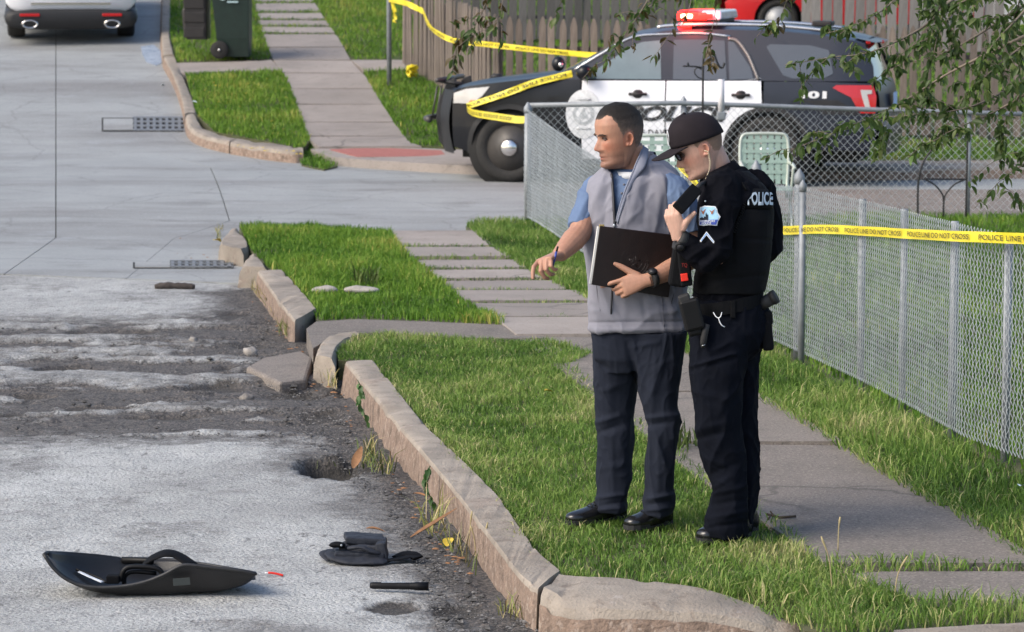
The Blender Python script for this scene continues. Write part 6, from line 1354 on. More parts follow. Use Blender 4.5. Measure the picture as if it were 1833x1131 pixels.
RM = Matrix.Translation(rpos) @ Matrix(((1, 0, 0, 0), (0, -1, 0, 0), (0, 0, 1, 0), (0, 0, 0, 1))); rc = Car(rv, RM, lambda u, z: .86 + .03 * math.sin(min(1, max(0, (z - .25) / .8)) * math.pi) - (.22 * ((u - 2.9) / .6) ** 2 if u > 2.9 else 0) - (.22 * ((-.2 - u) / .7) ** 2 if u < -.2 else 0))
side = [(-.80, .25), (-.85, .6), (-.7, .82), (.3, .98), (.9, 1.05), (3.0, 1.02), (3.3, .9), (3.35, .3), (2.95, .25)] + arc(2.6, .33, .39, -10, 190)[1:] + [(.40, .25)] + arc(0, .33, .39, -10, 190)
rc.panel(side, m_carred, 'body_side', step=.15)
rc.surf(lambda a, b: (-.8 + 4.1 * a, (b * 2 - 1) * .82, float(np.interp(-.8 + 4.1 * a, [-.8, -.7, .3, .9, 3, 3.3], [.7, .82, .98, 1.05, 1.02, .9])) + .03), 20, 8, m_carred, 'hood')
mb = MB(); mb.loft_solid([[RM @ p for p in r] for r in body_loft([(.5, .74, .9, 1.05), (1.1, .70, .9, 1.42), (2.0, .70, .9, 1.45), (2.9, .70, .9, 1.1)])]); mb.build('cabin', m_glass, rv)
for u in (0, 2.6):
    for sg in (1, -1):
        rc.wheel(u, sg, .33, .86, .22, cap=False, rimm=m_alloy, spokes=5)
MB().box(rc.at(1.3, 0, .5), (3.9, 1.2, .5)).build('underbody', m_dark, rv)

# ================================================================== bin, pole, shed
m_bin = mat('dark_green_plastic', (.010, .024, .018), .5, var=.2, vs=12); m_lid = mat('black_brown_plastic', (.022, .018, .016), .45, var=.3, vs=14); m_binlogo = mat('bin_print', (.45, .60, .62), .6)
bpos = F(416, 104); tb = thing('trash_bin', 'dark green wheeled trash bin with its black lid hanging open', 'trash bin', bpos)
def bt(x, y, z): return bpos + Vector((x, y, z))
mb = MB(); mb.loft([[bt(x, y, z) for x, y in ((cx - wx, -wy), (cx + wx, -wy), (cx + wx, wy), (cx - wx, wy))] for z, cx, wx, wy in ((.03, .06, .20, .24), (.30, .03, .235, .28), (1.0, .0, .27, .33), (1.0, .0, .295, .35), (1.06, .0, .295, .35))], sm=False); mb.build('bin_body', m_bin, tb, bevel=.02)
ld = MB(); ld.loft([[bt(x, y, z) for x, y, z in ((-.34, -.33, z), (-.34 - d_, -.33, z), (-.34 - d_, .33, z), (-.34, .33, z))] for z, d_ in ((.28, .28), (.33, .33), (.70, .36), (1.02, .10))], sm=False); lo_ = ld.build('lid', m_lid, tb, bevel=.03)
for z in (.38, .60, .80): MB().box(bt(-.52, -.335, z), (.30, .02, .15)).build('lid_panel', m_lid, lo_, bevel=.015)
for y in (-.30, .30):
    q = Matrix.Translation(bt(-.16 if y < 0 else -.16, y, .13)) @ Matrix.Rotation(R(90), 4, 'X'); MB().lathe([(.06, -.035), (.12, -.035), (.13, -.02), (.13, .02), (.12, .035), (.05, .03), (.02, .03)], 22, q).build('wheel', m_tyre, tb)
    MB().lathe([(.02, .03), (.02, .05), (.01, .055)], 10, q).build('hub', m_chrome, tb)
MB().tube([bt(-.16, -.3, .13), bt(-.16, .3, .13)], .015, 8).build('axle', m_blk, tb); MB().box(bt(-.15, 0, .18), (.12, .5, .16)).build('axle_bracket', m_lid, tb, bevel=.02)
lg = MB(); lg.tube([bt(-.10 + .05 * math.cos(a), -.345, .90 + .05 * math.sin(a)) for a in [2 * math.pi * k / 18 for k in range(19)]], .010, 6); lg.build('print', m_binlogo, tb)
for k, (x0, x1, z) in enumerate(((-.02, .10, .93), (-.02, .14, .895), (-.04, .12, .82))): MB().box(bt((x0 + x1) / 2, -.342 + .004 * k, z), (x1 - x0, .012, .022)).build('print', m_binlogo, tb)
pb_ = F(697, 150); sp = thing('sign_pole', 'plain grey metal sign pole in the grass with tape tied high', 'pole', pb_)
ptop = PY(695, -240, pb_.y); MB().tube([pb_ - Vector((0, 0, .2)), ptop], .034, 14).build('pole', m_post, sp); MB().box(ptop + Vector((0, -.04, -.3)), (.6, .006, .6)).build('sign_plate', m_post, sp, bevel=.002)
hs = Vector((PY(1800, 60, 54).x, 54, ZR(54))); hw_ = thing('shed', 'white clapboard shed wall glimpsed through the leaves at the top', 'shed', hs)
m_clap = mat('white_clapboard', (.62, .62, .62), .7, var=.08)
for k in range(14): MB().box(hs + Vector((.2, 0, .1 + k * .17)), (1.2, .04, .165), Matrix.Rotation(R(6), 3, 'X')).build('board', m_clap, hw_)
MB().box(hs + Vector((.2, 1.0, 1.2)), (1.15, 1.9, 2.3)).build('shed_body', m_clap, hw_); MB().prism([(-.75, 2.42), (1.15, 2.42), (.2, 3.0)], -.15, 2.0, Matrix.Translation(hs) @ Matrix(((1, 0, 0, 0), (0, 0, 1, 0), (0, 1, 0, 0), (0, 0, 0, 1)))).build('roof', m_oldboard, hw_)

# ================================================================== barrier tape
m_tape = mat('yellow_tape', (.80, .66, .035), .4, var=.08, vs=5, spec=.5); m_tink = mat('tape_print', (.05, .045, .02), .6)
def tape(label, pts, w=.072, txt=True, twist=None, name='barrier_tape', n=14, rep=1.35):
    path = smooth_path(pts, n); L = [0.0]
    for a, b in zip(path[:-1], path[1:]): L.append(L[-1] + (b - a).length)
    t = thing(name, label, 'barrier tape', path[0]); tw = twist or (lambda q: 0.0); fr = []
    for i, p in enumerate(path):
        d = (path[min(i + 1, len(path) - 1)] - path[max(i - 1, 0)]).normalized(); u = Vector((0, 0, 1)); u = (u - d * u.dot(d)); u = u.normalized() if u.length > .15 else Vector((0, -.3, .95)); s = d.cross(u).normalized()
        q = i / (len(path) - 1); a = tw(q) + .35 * noise.noise(Vector((q * 7, 3, len(pts)))); fr.append(u * math.cos(a) + s * math.sin(a))
    mb = MB(); mb.grid([[p + f * (w * (k / 4 - .5)) + Vector((0, .006 * math.sin(k * 1.6 + i * .5), 0)) for k in range(5)] for i, (p, f) in enumerate(zip(path, fr))]); o = mb.build('ribbon', m_tape, t)
    if txt:
        me = text_mesh('POLICE LINE DO NOT CROSS', 1.0, 0, bold=.01); a = co_of(me); lo, hi = a.min(0), a.max(0); a = (a - lo) / (hi - lo + 1e-9); fs = [tuple(p.vertices) for p in me.polygons]; V = []; FS = []
        total = L[-1]; rep_n = max(1, int(total / rep))
        for r_ in range(rep_n):
            V = []; FS = []; b0 = 0
            for u, v, _ in a:
                s = (r_ + .05 + .9 * u) * rep; s = min(s, total - 1e-4); i = min(len(path) - 2, max(0, int(np.searchsorted(L, s) - 1))); k = (s - L[i]) / max(1e-6, L[i + 1] - L[i]); p = path[i].lerp(path[i + 1], k); f = fr[i].lerp(fr[i + 1], k)
                nn = (path[i + 1] - path[i]).normalized().cross(f).normalized(); nn = nn if nn.y < 0 else -nn
                V.append(p + f * (w * (v * .5 - .25)) + nn * .009)
            tm = MB(); tm.add(V, fs); tm.build('lettering', m_tink, t)
    return t
def onnf(px, py, fwd=.07):                              # a place just in front of the sagging fence
    b = float(np.interp(px, [q[0] for q in NF], [p.y for p in npts])); return PY(px, py, b - fwd)
tape('yellow police tape stretched across the fence mesh behind the officer', [onnf(*q) for q in ((1215, 296), (1240, 320), (1275, 372), (1330, 405), (1392, 412), (1470, 410), (1540, 413), (1620, 418), (1720, 423), (1833, 427), (1990, 436))], .054)
cf = Vector(car.at(-.40, 1.02, .80)); fp = PY(941, 214, npts[0].y - .05)
tape('yellow tape slung from the car mirror round the headlight to the corner post', [car.at(.70, .93, 1.20), car.at(.30, 1.0, 1.10), car.at(-.05, 1.04, .97), car.at(-.38, 1.02, .86), PY(836, 192, cf.y), PY(848, 202, cf.y - .6), PY(890, 209, (cf.y + fp.y) / 2), PY(925, 214, fp.y + .6), fp], .075, twist=lambda q: .5 * math.sin(q * 5))
tape('yellow tape sagging along the brown picket fence to the parked patrol car', [PY(756, 18, 41.4), PY(768, 45, 40.8), PY(785, 60, 40.4), PY(815, 73, 40), PY(870, 79, 39.5), PY(950, 88, 38.8), PY(1055, 98, 37.6), PY(1130, 100, 36.9)], .068)
tape('yellow tape tied to the sign pole and pulled to the fence', [pb_ + Vector((0, -.04, PY(700, -2, pb_.y).z - pb_.z)), PY(725, 5, 42), PY(745, 14, 41.7), PY(757, 20, 41.4)], .075, txt=False)
tape('loose yellow tape end hanging from the knot on the sign pole', [PY(699, -8, pb_.y - .05), PY(703, 8, pb_.y - .07), PY(707, 24, pb_.y - .07), PY(706, 40, pb_.y - .06)], .06, txt=False, twist=lambda q: q * 1.2)
yb = F(739, 142); yt_ = thing('tape_bundle', 'crumpled bundle of yellow tape lying at the foot of the picket fence', 'tape', yb)
for k in range(5):
    random.seed(k + 3); pts = [yb + Vector((random.uniform(-.07, .07), random.uniform(-.06, .06), .02 + .05 * q + random.uniform(0, .03))) for q in range(4)]; mb = MB(); q = smooth_path(pts, 5); mb.tube(q, [(.04, .006)] * len(q), 6); mb.build('tape_loop', m_tape, yt_)
random.seed(11)
# ================================================================== things lying on the street
SZ = -.14
def Q(px, py, y, ): return PY(px, py, y)
m_shield = mat('black_shield', (.011, .011, .012), .42, var=.25, vs=10, bump=.15, bs=200, spec=.5); m_shieldin = mat('shield_lining', (.020, .021, .023), .75, var=.2, vs=20, bump=.2, bs=300); m_edge = mat('shield_edging', (.016, .016, .017), .5, var=.4, vs=30)
y0 = G(255, 1066, Z0, SZ).y; shd = thing('ballistic_shield', 'black curved ballistic shield lying face down on the road', 'shield', G(255, 1066, Z0, SZ))
NE = [(79, 993), (95, 1016), (118, 1036), (152, 1049), (200, 1051), (250, 1044), (290, 1030), (318, 1015), (335, 1011), (365, 1014), (400, 1018), (435, 1022), (457, 1027)]
BO = [(82, 998), (100, 1024), (128, 1044), (165, 1058), (212, 1064), (255, 1066), (295, 1065), (322, 1062), (345, 1060), (375, 1059), (408, 1055), (438, 1046), (456, 1033)]
FE = [(84, 989), (110, 990), (140, 992), (175, 995), (207, 999), (232, 1004), (262, 1004), (290, 1002), (318, 1003), (350, 1008), (390, 1014), (430, 1021), (456, 1026)]
def yw(k): t = k / 12; return math.sin(math.pi * min(1, max(0, t * .96 + .02))) ** .5
rows = []
for k in range(13):
    n_ = Q(*NE[k], y0 - .03 - .02 * yw(k)); b_ = Q(*BO[k], y0 + .0 + .02 * yw(k)); f_ = Q(*FE[k], y0 + .03 + .36 * yw(k))
    c2 = b_ + Vector((0, .16 * yw(k), -.0)); c2.z = max(SZ + .004, b_.z - .01); rows.append([n_, n_.lerp(b_, .5) + Vector((0, -.012, 0)), b_, c2, c2.lerp(f_, .5) + Vector((0, .05 * yw(k), -.02)), f_])
cols = [smooth_path([r[c] for r in rows], 4) for c in range(6)]; grid = []
for k in range(len(cols[0])):
    p = smooth_path([cols[c][k] for c in range(6)], 4)
    for q in p: q.z = max(q.z, SZ + .003)
    grid.append(p)
mb = MB(); mb.grid(grid); so = mb.build('shell', [m_shield], shd); sd_ = so.modifiers.new('t', 'SOLIDIFY'); sd_.thickness = .010; sd_.offset = 1
MB().tube([r[0] for r in grid] + [r[-1] for r in grid[::-1]] + [grid[0][0]], .008, 8).build('edging', m_edge, shd)
def inner(k, c, up=.0): return grid[k][c] + Vector((0, 0, up))
yh = y0 + .14
MB().tube(smooth_path([Q(216, 1040, yh), Q(219, 1026, yh), Q(226, 1017, yh), Q(240, 1014, yh), (Q(265, 1015, yh)), Q(282, 1018, yh), Q(290, 1026, yh), Q(291, 1038, yh)], 4), .011, 10).build('handle', m_plast, shd)
MB().tube(smooth_path([Q(222, 1046, yh + .02), Q(224, 1030, yh + .02), Q(240, 1023, yh + .02), Q(280, 1026, yh + .02)], 4), .010, 8).build('handle', m_plast, shd)
MB().box(Q(203, 1036, yh), (.055, .05, .035)).build('grip_pad', m_nylon, shd, bevel=.006)
st_ = smooth_path([Q(252, 1018, y0 + .22), Q(265, 1003, y0 + .20), Q(285, 993, y0 + .19), Q(300, 990, y0 + .19), Q(318, 994, y0 + .19), Q(345, 1012, y0 + .15)], 5)
mb = MB(); mb.tube(st_, [(.008, .045)] * len(st_), 10, up=(0, 1, 0), flat=1); mb.build('arm_strap', m_nylon, shd)
MB().tube([Q(218, 1002, y0 + .36), Q(262, 1003, y0 + .36), Q(272, 1005, y0 + .34)], .014, 8).build('far_edge_bar', m_plast, shd)
vis = [inner(k, c, .006) for k, c in ((12, 9), (16, 9), (20, 9), (24, 8))]
MB().tube(smooth_path([Q(142, 1023, y0 + .19), Q(156, 1030, y0 + .17), Q(172, 1037, y0 + .15), Q(184, 1042, y0 + .13)], 4), [(.012, .003)] * 13, 8).build('viewport', mat('viewport_glass', (.75, .78, .82), .2), shd)
MB().tube(smooth_path([Q(136, 1019, y0 + .20), Q(156, 1026, y0 + .19), Q(176, 1034, y0 + .17), Q(192, 1043, y0 + .14)], 4), .006, 8).build('viewport_frame', m_plast, shd)
MB().box(Q(325, 1041, y0 - .065), (.07, .004, .03), Matrix.Rotation(R(-4), 3, 'Y')).build('sewn_label', mat('label_cloth', (.022, .028, .028), .6), shd)
# folded nylon pouch
pp = G(638, 1004, Z0, SZ); pu = thing('nylon_pouch', 'folded black nylon pouch with trailing strap on the gravel', 'pouch', pp); py_ = pp.y
m_pouch = fabric('worn_black_nylon', (.030, .033, .042), .6, .4, .25, 500)
def pad(pts, rx, ry, name, par, mt=m_pouch, seed=0, n=16):
    q = smooth_path(pts, 6); k = len(q); mb = MB(); mb.tube(q, [(rx * min(1, .55 + 2.2 * min(i, k - 1 - i) / k), ry * min(1, .6 + 2.2 * min(i, k - 1 - i) / k)) for i in range(k)], n, up=(0, 0, 1))
    me = remesh(mb, .004, 4); a = co_of(me); nn = no_of(me); d = np.array([.004 * noise.noise(Vector((p[0] * 26, p[1] * 26, p[2] * 30 + seed))) for p in a]); set_co(me, a + nn * d[:, None]); return link_mesh(name, me, mt, par)
pad([Q(590, 988, py_ + .05), Q(625, 999, py_), Q(660, 1000, py_), Q(690, 1000, py_ + .04)], .09, .018, 'base_fold', pu, seed=1)
def fold(c, size, rz, tilt, name, par, seed, amp=.006):
    mb = MB(); mb.box(c, size, Matrix.Rotation(tilt, 3, 'Y') @ Matrix.Rotation(rz, 3, 'Z')); me = remesh(mb, .005, 10); a = co_of(me); nn = no_of(me)
    d = np.array([amp * noise.noise(Vector((p[0] * 18, p[1] * 18, p[2] * 24 + seed))) + amp * .4 * noise.noise(Vector((p[0] * 50, p[1] * 50, p[2] * 50 + seed))) for p in a]); set_co(me, a + nn * d[:, None]); return link_mesh(name, me, m_pouch, par)
fold(Q(642, 992, py_ + .05), (.22, .16, .042), .1, R(2), 'main_pocket', pu, 2)
fold(Q(648, 978, py_ + .08), (.19, .13, .030), -.15, R(-3), 'inner_fold', pu, 3)
fold(Q(652, 964, py_ + .12), (.175, .15, .030), .1, R(4), 'flap', pu, 4, .004)
fold(Q(684, 984, py_ + .06), (.045, .14, .085), .0, R(-8), 'side_fold', pu, 5)
pad([Q(622, 982, py_ - .02), Q(645, 979, py_ - .03), Q(664, 987, py_ - .03), Q(680, 990, py_ - .02)], .016, .010, 'strap_loop', pu, seed=9)
pad([Q(592, 976, py_ + .03), Q(604, 974, py_ + .01), Q(618, 977, py_ + .01)], .03, .014, 'loop', pu, m_nylon, 6); pad([Q(586, 984, py_ + .06), Q(592, 994, py_ + .02), Q(602, 1000, py_)], .05, .010, 'side_fold', pu, seed=7)
mb = MB(); q = smooth_path([Q(676, 1003, py_), Q(700, 1002, py_ + .0), Q(718, 999, py_ + .02), Q(735, 996, py_ + .05), Q(749, 998, py_ + .03)], 6); mb.tube(q, [(.034, .004)] * len(q), 8, up=(0, 0, 1)); mb.build('strap', m_nylon, pu)
mb = MB(); q = smooth_path([Q(707, 998, py_ + .08), Q(722, 991, py_ + .10), Q(738, 992, py_ + .08), Q(748, 999, py_ + .05)], 6); mb.tube(q, [(.03, .006)] * len(q), 8, up=(0, 0, 1)); mb.build('strap', m_nylon, pu)
MB().ball(Q(611, 976, py_ - .04), .005, 8, 6).build('snap', m_steel, pu)
# flashlight
fl = G(713, 1056, Z0, SZ); fo = thing('flashlight', 'short black flashlight lying on the road near the curb', 'flashlight', fl)
a_, b_ = Q(662, 1047, fl.y + .01), Q(767, 1050, fl.y - .01); r0 = .0155; a_.z = b_.z = SZ + r0 + .002
dd = (b_ - a_); q = dd.normalized().to_track_quat('Z', 'Y').to_matrix().to_4x4(); q.translation = a_; L_ = dd.length
pr = [(.006, 0), (.012, .002), (.0145, .012), (.0150, .05), (.0150, L_ * .45)] + [(r0 * (.92 + .07 * (k % 2)), L_ * (.50 + .018 * k)) for k in range(12)] + [(r0, L_ * .74), (r0 * 1.16, L_ * .80), (r0 * 1.18, L_), (r0 * .95, L_)]
MB().lathe(pr, 22, q).build('barrel', m_plast, fo); MB().lathe([(r0 * .95, L_ * .999), (r0 * .4, L_ * 1.001)], 18, q).build('lens', m_glass, fo); MB().box(a_.lerp(b_, .40) + Vector((0, -.004, r0)), (.10, .006, .004)).build('pocket_clip', m_steel, fo, bevel=.001)
rp = G(495, 1030, Z0, SZ); rd_ = thing('plastic_clip', 'small curved red plastic clip beside the shield', 'clip', rp)
MB().tube(smooth_path([Q(480, 1025, rp.y), Q(490, 1026, rp.y), Q(500, 1028, rp.y), Q(507, 1030, rp.y)], 4), [(.006, .005)] * 13, 8).build('clip_body', m_redpl, rd_); MB().tube([Q(474, 1025, rp.y), Q(481, 1025.5, rp.y)], .003, 6).build('clip_pin', m_whitep, rd_)

# ---- stones, sticks, leaves, broken concrete
def rock(name, label, cat, px, py, w, h, zf=Z0, off=SZ, mt=m_stone, group=None, seed=0, depth=1.0):
    b = G(px, py, zf, off); mb = MB(); mb.ball((0, 0, h * .35), (w / 2, w / 2 * depth, h * .62), 14, 9); o = mb.build(name, mt, None, org=None)
    for v in o.data.vertices: v.co += v.co.normalized() * (h * .35 * noise.fractal(v.co * (2.2 / max(w, .05)) + Vector((seed, 0, 0)), 1, 2, 3))
    o.location = b; return tag(o, label, cat, group)
rock('stone', 'pale rounded stone lying on the broken dark asphalt', 'stone', 441, 717, .085, .045, seed=1)
rock('stone', 'small grey stone on the asphalt left of the concrete apron', 'stone', 345, 611, .06, .035, seed=2)
rock('stone', 'grey rubble lump at the tip of the broken apron', 'stone', 449, 634, .10, .05, seed=3)
for k, (x, w_) in enumerate(((580, .21), (648, .27))):
    rock('concrete_chunk', ('short whitish concrete chunk half sunk in the grass', 'longer whitish concrete chunk with a weed beside it in the grass')[k], 'concrete chunk', x, 523, w_, .05, Z0, .01, mat('whitish_concrete', (.36, .33, .30), .9, var=.25, vs=14, bump=.6, bs=70), None, 5 + k, .45)
sb = G(312, 516, Z0, SZ); MBs = MB(); MBs.tube(smooth_path([Q(277, 513, sb.y), Q(300, 511, sb.y), Q(325, 512, sb.y), Q(349, 513, sb.y)], 4), [.018, .024, .03, .024, .03, .028, .022, .03, .026, .03, .024, .026, .016], 8); tag(MBs.build('stick', mat('rotten_wood', (.055, .045, .04), .95, var=.4, vs=30), None), 'dark rotten stick lying across the edge of the concrete street', 'stick')
tw = G(1400, 927, Z0, 0); twg = MB(); twg.tube([Q(1372, 920, tw.y), Q(1395, 926, tw.y), Q(1425, 924, tw.y)], .006, 6); twg.tube([Q(1380, 921, tw.y), Q(1374, 931, tw.y - .04)], .004, 5); twg.tube([Q(1385, 923, tw.y), Q(1379, 915, tw.y + .02)], .004, 5); tag(twg.build('twig', mat('dead_twig', (.06, .045, .03), .9), None), 'forked dead twig on the sidewalk by the officer', 'twig')
m_dead = mat('dead_leaf', (.27, .135, .06), .8, var=.35, vs=30, rnd=.25); m_ylw = mat('yellow_leaf', (.55, .40, .04), .7, var=.2, vs=30); m_lime = mat('litter_white', (.65, .75, .78), .5)
def leaf_mb(L, W, curl=.25, n=6, fold=.25):
    rows = []
    for i in range(n + 1):
        t = i / n; w = W * math.sin(math.pi * min(1, t * .92 + .04)) ** .75 * (1 - .35 * t); z = -curl * L * t * t
        rows.append([Vector((t * L, s * w / 2, z + abs(s) * fold * w)) for s in (-1, 0, 1)])
    mb = MB(); mb.grid(rows); return mb
def litter(px, py, L, W, rz, mt, label, zf=Z0, off=SZ, curl=.2, tilt=0.0, name='fallen_leaf', cat='leaf', group='fallen leaves'):
    o = leaf_mb(L, W, curl).build(name, mt, None); o.location = G(px, py, zf, off + .015); o.rotation_euler = (random.uniform(-.3, .3), tilt, rz); return tag(o, label, cat, group)
litter(735, 962, .26, .05, R(28), m_dead, 'long curled orange brown leaf leaning on the kerb weeds', curl=-.1, tilt=-.35)
litter(655, 946, .09, .04, R(8), m_dead, 'rusty brown leaf lying above the pouch'); litter(632, 838, .12, .06, R(60), m_dead, 'orange leaf standing in the pothole', curl=-.3, tilt=-.7)
litter(800, 978, .08, .06, R(80), m_ylw, 'yellow leaf in the weeds at the kerb foot', tilt=-.5); litter(975, 699, .05, .04, R(30), m_ylw, 'yellow leaf in the grass left of the grey vest', off=.05)
litter(500, 655, .10, .06, R(10), m_dead, 'reddish leaf by the broken apron'); litter(383, 430, .14, .07, R(70), m_ylw, 'ochre leaf pile at the concrete kerb end', off=-.10)
litter(735, 820, .07, .03, R(160), m_dead, 'small brown leaf on dark gravel by the kerb'); litter(740, 883, .08, .03, R(-20), m_dead, 'dry brown leaf by the climbing vine'); 
litter(344, 182, .07, .06, 0, m_lime, 'pale scrap of litter at the far kerb', ZF, .02, name='litter_scrap', cat='litter', group='litter scraps'); litter(288, 152, .07, .06, 1, m_lime, 'pale blue scrap of litter in the far gutter', ZS, .0, name='litter_scrap', cat='litter', group='litter scraps'); litter(1826, 870, .05, .05, 1, m_lime, 'white scrap in the grass below the fence', Z0, .09, name='litter_scrap', cat='litter', group='litter scraps')
# tiny leaves and gravel: nobody could count them
def scatter(name, regions, n, smin, smax, mt, seed, zf=Z0, off=SZ, flat=.5):
    r = np.random.default_rng(seed); mb = MB()
    for poly, k in regions:
        xs = [p[0] for p in poly]; ys = [p[1] for p in poly]; c = 0
        while c < k:
            x, y = r.uniform(min(xs), max(xs)), r.uniform(min(ys), max(ys))
            if not in_poly(np.array([x]), np.array([y]), poly)[0]: continue
            p = G(x, y, zf, off); s = smin * (smax / smin) ** (r.random() ** 2.2); q = Matrix.Rotation(r.uniform(0, 6), 3, 'Z'); j = r.uniform(.6, 1.2, 6) * s / 2
            mb.add([p + q @ Vector(v) + Vector((0, 0, s * flat * .3)) for v in ((j[0], 0, 0), (-j[1], 0, 0), (0, j[2], 0), (0, -j[3], 0), (0, 0, j[4] * flat), (0, 0, -j[5] * flat))], [(0, 2, 4), (2, 1, 4), (1, 3, 4), (3, 0, 4), (2, 0, 5), (1, 2, 5), (3, 1, 5), (0, 3, 5)]); c += 1
    o = mb.build(name, mt, None); o['kind'] = 'stuff'; return o
gut = [(455, 540), (560, 690), (640, 780), (760, 905), (850, 1045), (900, 1131), (780, 1131), (760, 1050), (700, 930), (600, 830), (480, 730), (400, 620)]
m_gravel = mat('loose_gravel', (.17, .165, .16), .9, var=.5, vs=45); m_grav2 = mat('dark_gravel', (.07, .068, .066), .9, var=.5, vs=45)
scatter('gravel', [(gut, 1500), ([(250, 600), (600, 640), (640, 800), (250, 780)], 500), ([(900, 1131), (1500, 1131), (1450, 1105), (1050, 1122), (930, 1090)], 350)], 0, .006, .028, m_gravel, 5)
scatter('gravel', [(gut, 1500), ([(0, 560), (600, 640), (640, 800), (0, 780)], 600), ([(900, 1131), (1833, 1131), (1800, 1118), (1050, 1122), (930, 1090)], 400)], 0, .006, .022, m_grav2, 6)
scatter('asphalt_crumbs', [(gut, 160), ([(0, 570), (600, 640), (640, 790), (0, 770)], 130)], 0, .018, .06, m_grav2, 16)
scatter('dry_leaves', [([(380, 395), (620, 405), (330, 470), (100, 380)], 14), ([(420, 500), (600, 680), (660, 800), (560, 700)], 40), ([(690, 820), (860, 1040), (820, 1040), (700, 880)], 40), ([(1370, 700), (1720, 910), (1700, 925), (1350, 712)], 60)], 0, .02, .055, m_dead, 7, flat=.25)
scatter('dry_leaves', [([(360, 140), (510, 130), (545, 250), (380, 230)], 26), ([(400, 262), (540, 278), (540, 272), (420, 258)], 25)], 0, .02, .06, m_ylw, 8, ZF, .06, .3)
# weeds at the foot of the kerbs
m_weed = mat('weed_blades', (.1, .2, .04), .6, spec=.25); attr_ramp(m_weed, 'tint', [(0, (.04, .07, .015)), (.5, (.11, .15, .035)), (.8, (.30, .27, .10)), (1, (.45, .36, .2))])
for i, (pl, dn, h0, h1, ti) in enumerate((([(790, 930), (860, 1040), (830, 1010), (800, 985), (770, 960), (745, 935)], 900, .06, .22, .62), ([(660, 800), (715, 850), (690, 852), (650, 845), (640, 820)], 1400, .05, .18, .5), ([(575, 690), (605, 700), (600, 675), (580, 660)], 1200, .05, .15, .45),
    ([(455, 500), (500, 560), (490, 572), (470, 540), (450, 520)], 900, .04, .14, .7), ([(500, 585), (535, 600), (525, 608), (500, 600)], 1500, .05, .13, .3), ([(900, 1085), (1010, 1108), (1040, 1120), (960, 1118), (890, 1105)], 1500, .04, .14, .68), ([(1010, 1090), (1080, 1118), (1040, 1122), (1000, 1105)], 900, .08, .2, .8),
    ([(405, 470), (425, 466), (430, 474), (405, 476)], 1500, .04, .08, .3), ([(385, 412), (402, 408), (395, 430), (385, 430)], 900, .04, .1, .8), ([(560, 840), (640, 830), (640, 850), (600, 850)], 260, .04, .09, .4), ([(318, 205), (335, 208), (330, 214), (315, 212)], 900, .04, .09, .3))):
    blades('weeds', X2(pl, lambda x, y: G(x, y, Z0, SZ)), lambda y: SZ, dn, h0, h1, .006, m_weed, 70 + i, .8, ti, .3, off=.0, dry=.25)
for i, (px, py, n_) in enumerate(((1215, 800, 60), (655, 510, 30))):     # darker leafy tufts
    c = G(px, py); pl = [Vector((c.x + .12 * math.cos(a), c.y + .2 * math.sin(a), 0)) for a in [k * .6 for k in range(10)]]; blades('weeds', pl, Z0, 900, .08, .17, .012, m_weed, 90 + i, .9, .15, .2, off=0)
st = MB()                                          # tall dry seed stalks
for k, (x, y, h, lx) in enumerate(((865, 1010, 75, 8), (852, 1000, 60, -10), (840, 985, 70, 5), (1035, 1105, 60, 12), (1052, 1110, 50, -14), (928, 1095, 55, 8), (1490, 1060, 100, -20), (1600, 1075, 80, 25), (1500, 985, 60, 4), (1085, 940, 0, 0), (1165, 935, 40, 10), (1160, 938, 45, -8))):
    if h: b = G(x, y, Z0, SZ if x < 1060 and y > 980 else 0); st.tube(smooth_path([b, PY(x + lx * .3, y - h * .6, b.y), PY(x + lx, y - h, b.y)], 4), [.0025] * 6 + [.004, .005, .003], 5)
o = st.build('seed_stalks', mat('straw', (.38, .31, .16), .8), None); o['kind'] = 'stuff'
# vines on the kerb face
m_vleaf = mat('vine_leaf', (.05, .115, .025), .5, var=.3, vs=30, rnd=.3)
def vine(label, stem, n, L, seed):
    b = G(*stem[0], Z0, SZ); t = thing('vine', label, 'vine', b); pts = smooth_path([PY(x, y, b.y + .005 * i) for i, (x, y) in enumerate(stem)], 6); MB().tube(pts, .003, 5).build('stem', m_vleaf, t); me = leaf_mb(L, L * .72, .3).mesh('leaf', m_vleaf); r = random.Random(seed)
    for k in range(n):
        p = pts[int(k / n * (len(pts) - 1))]; o = bpy.data.objects.new('leaf', me); COL.objects.link(o); o.parent = t; o.location = p - Vector(t.location); o.rotation_euler = (r.uniform(-.5, .5), r.uniform(.2, 1.2), r.uniform(-2.6, -.5)); s = r.uniform(.6, 1.15); o.scale = (s, s, s)
vine('green leafy vine climbing the long near kerb', [(776, 905), (768, 884), (760, 862), (763, 846), (770, 834)], 22, .042, 1)
vine('small vine growing from the end of the kerb by the gutter', [(660, 760), (650, 735), (640, 715), (648, 700), (640, 680)], 16, .045, 2)

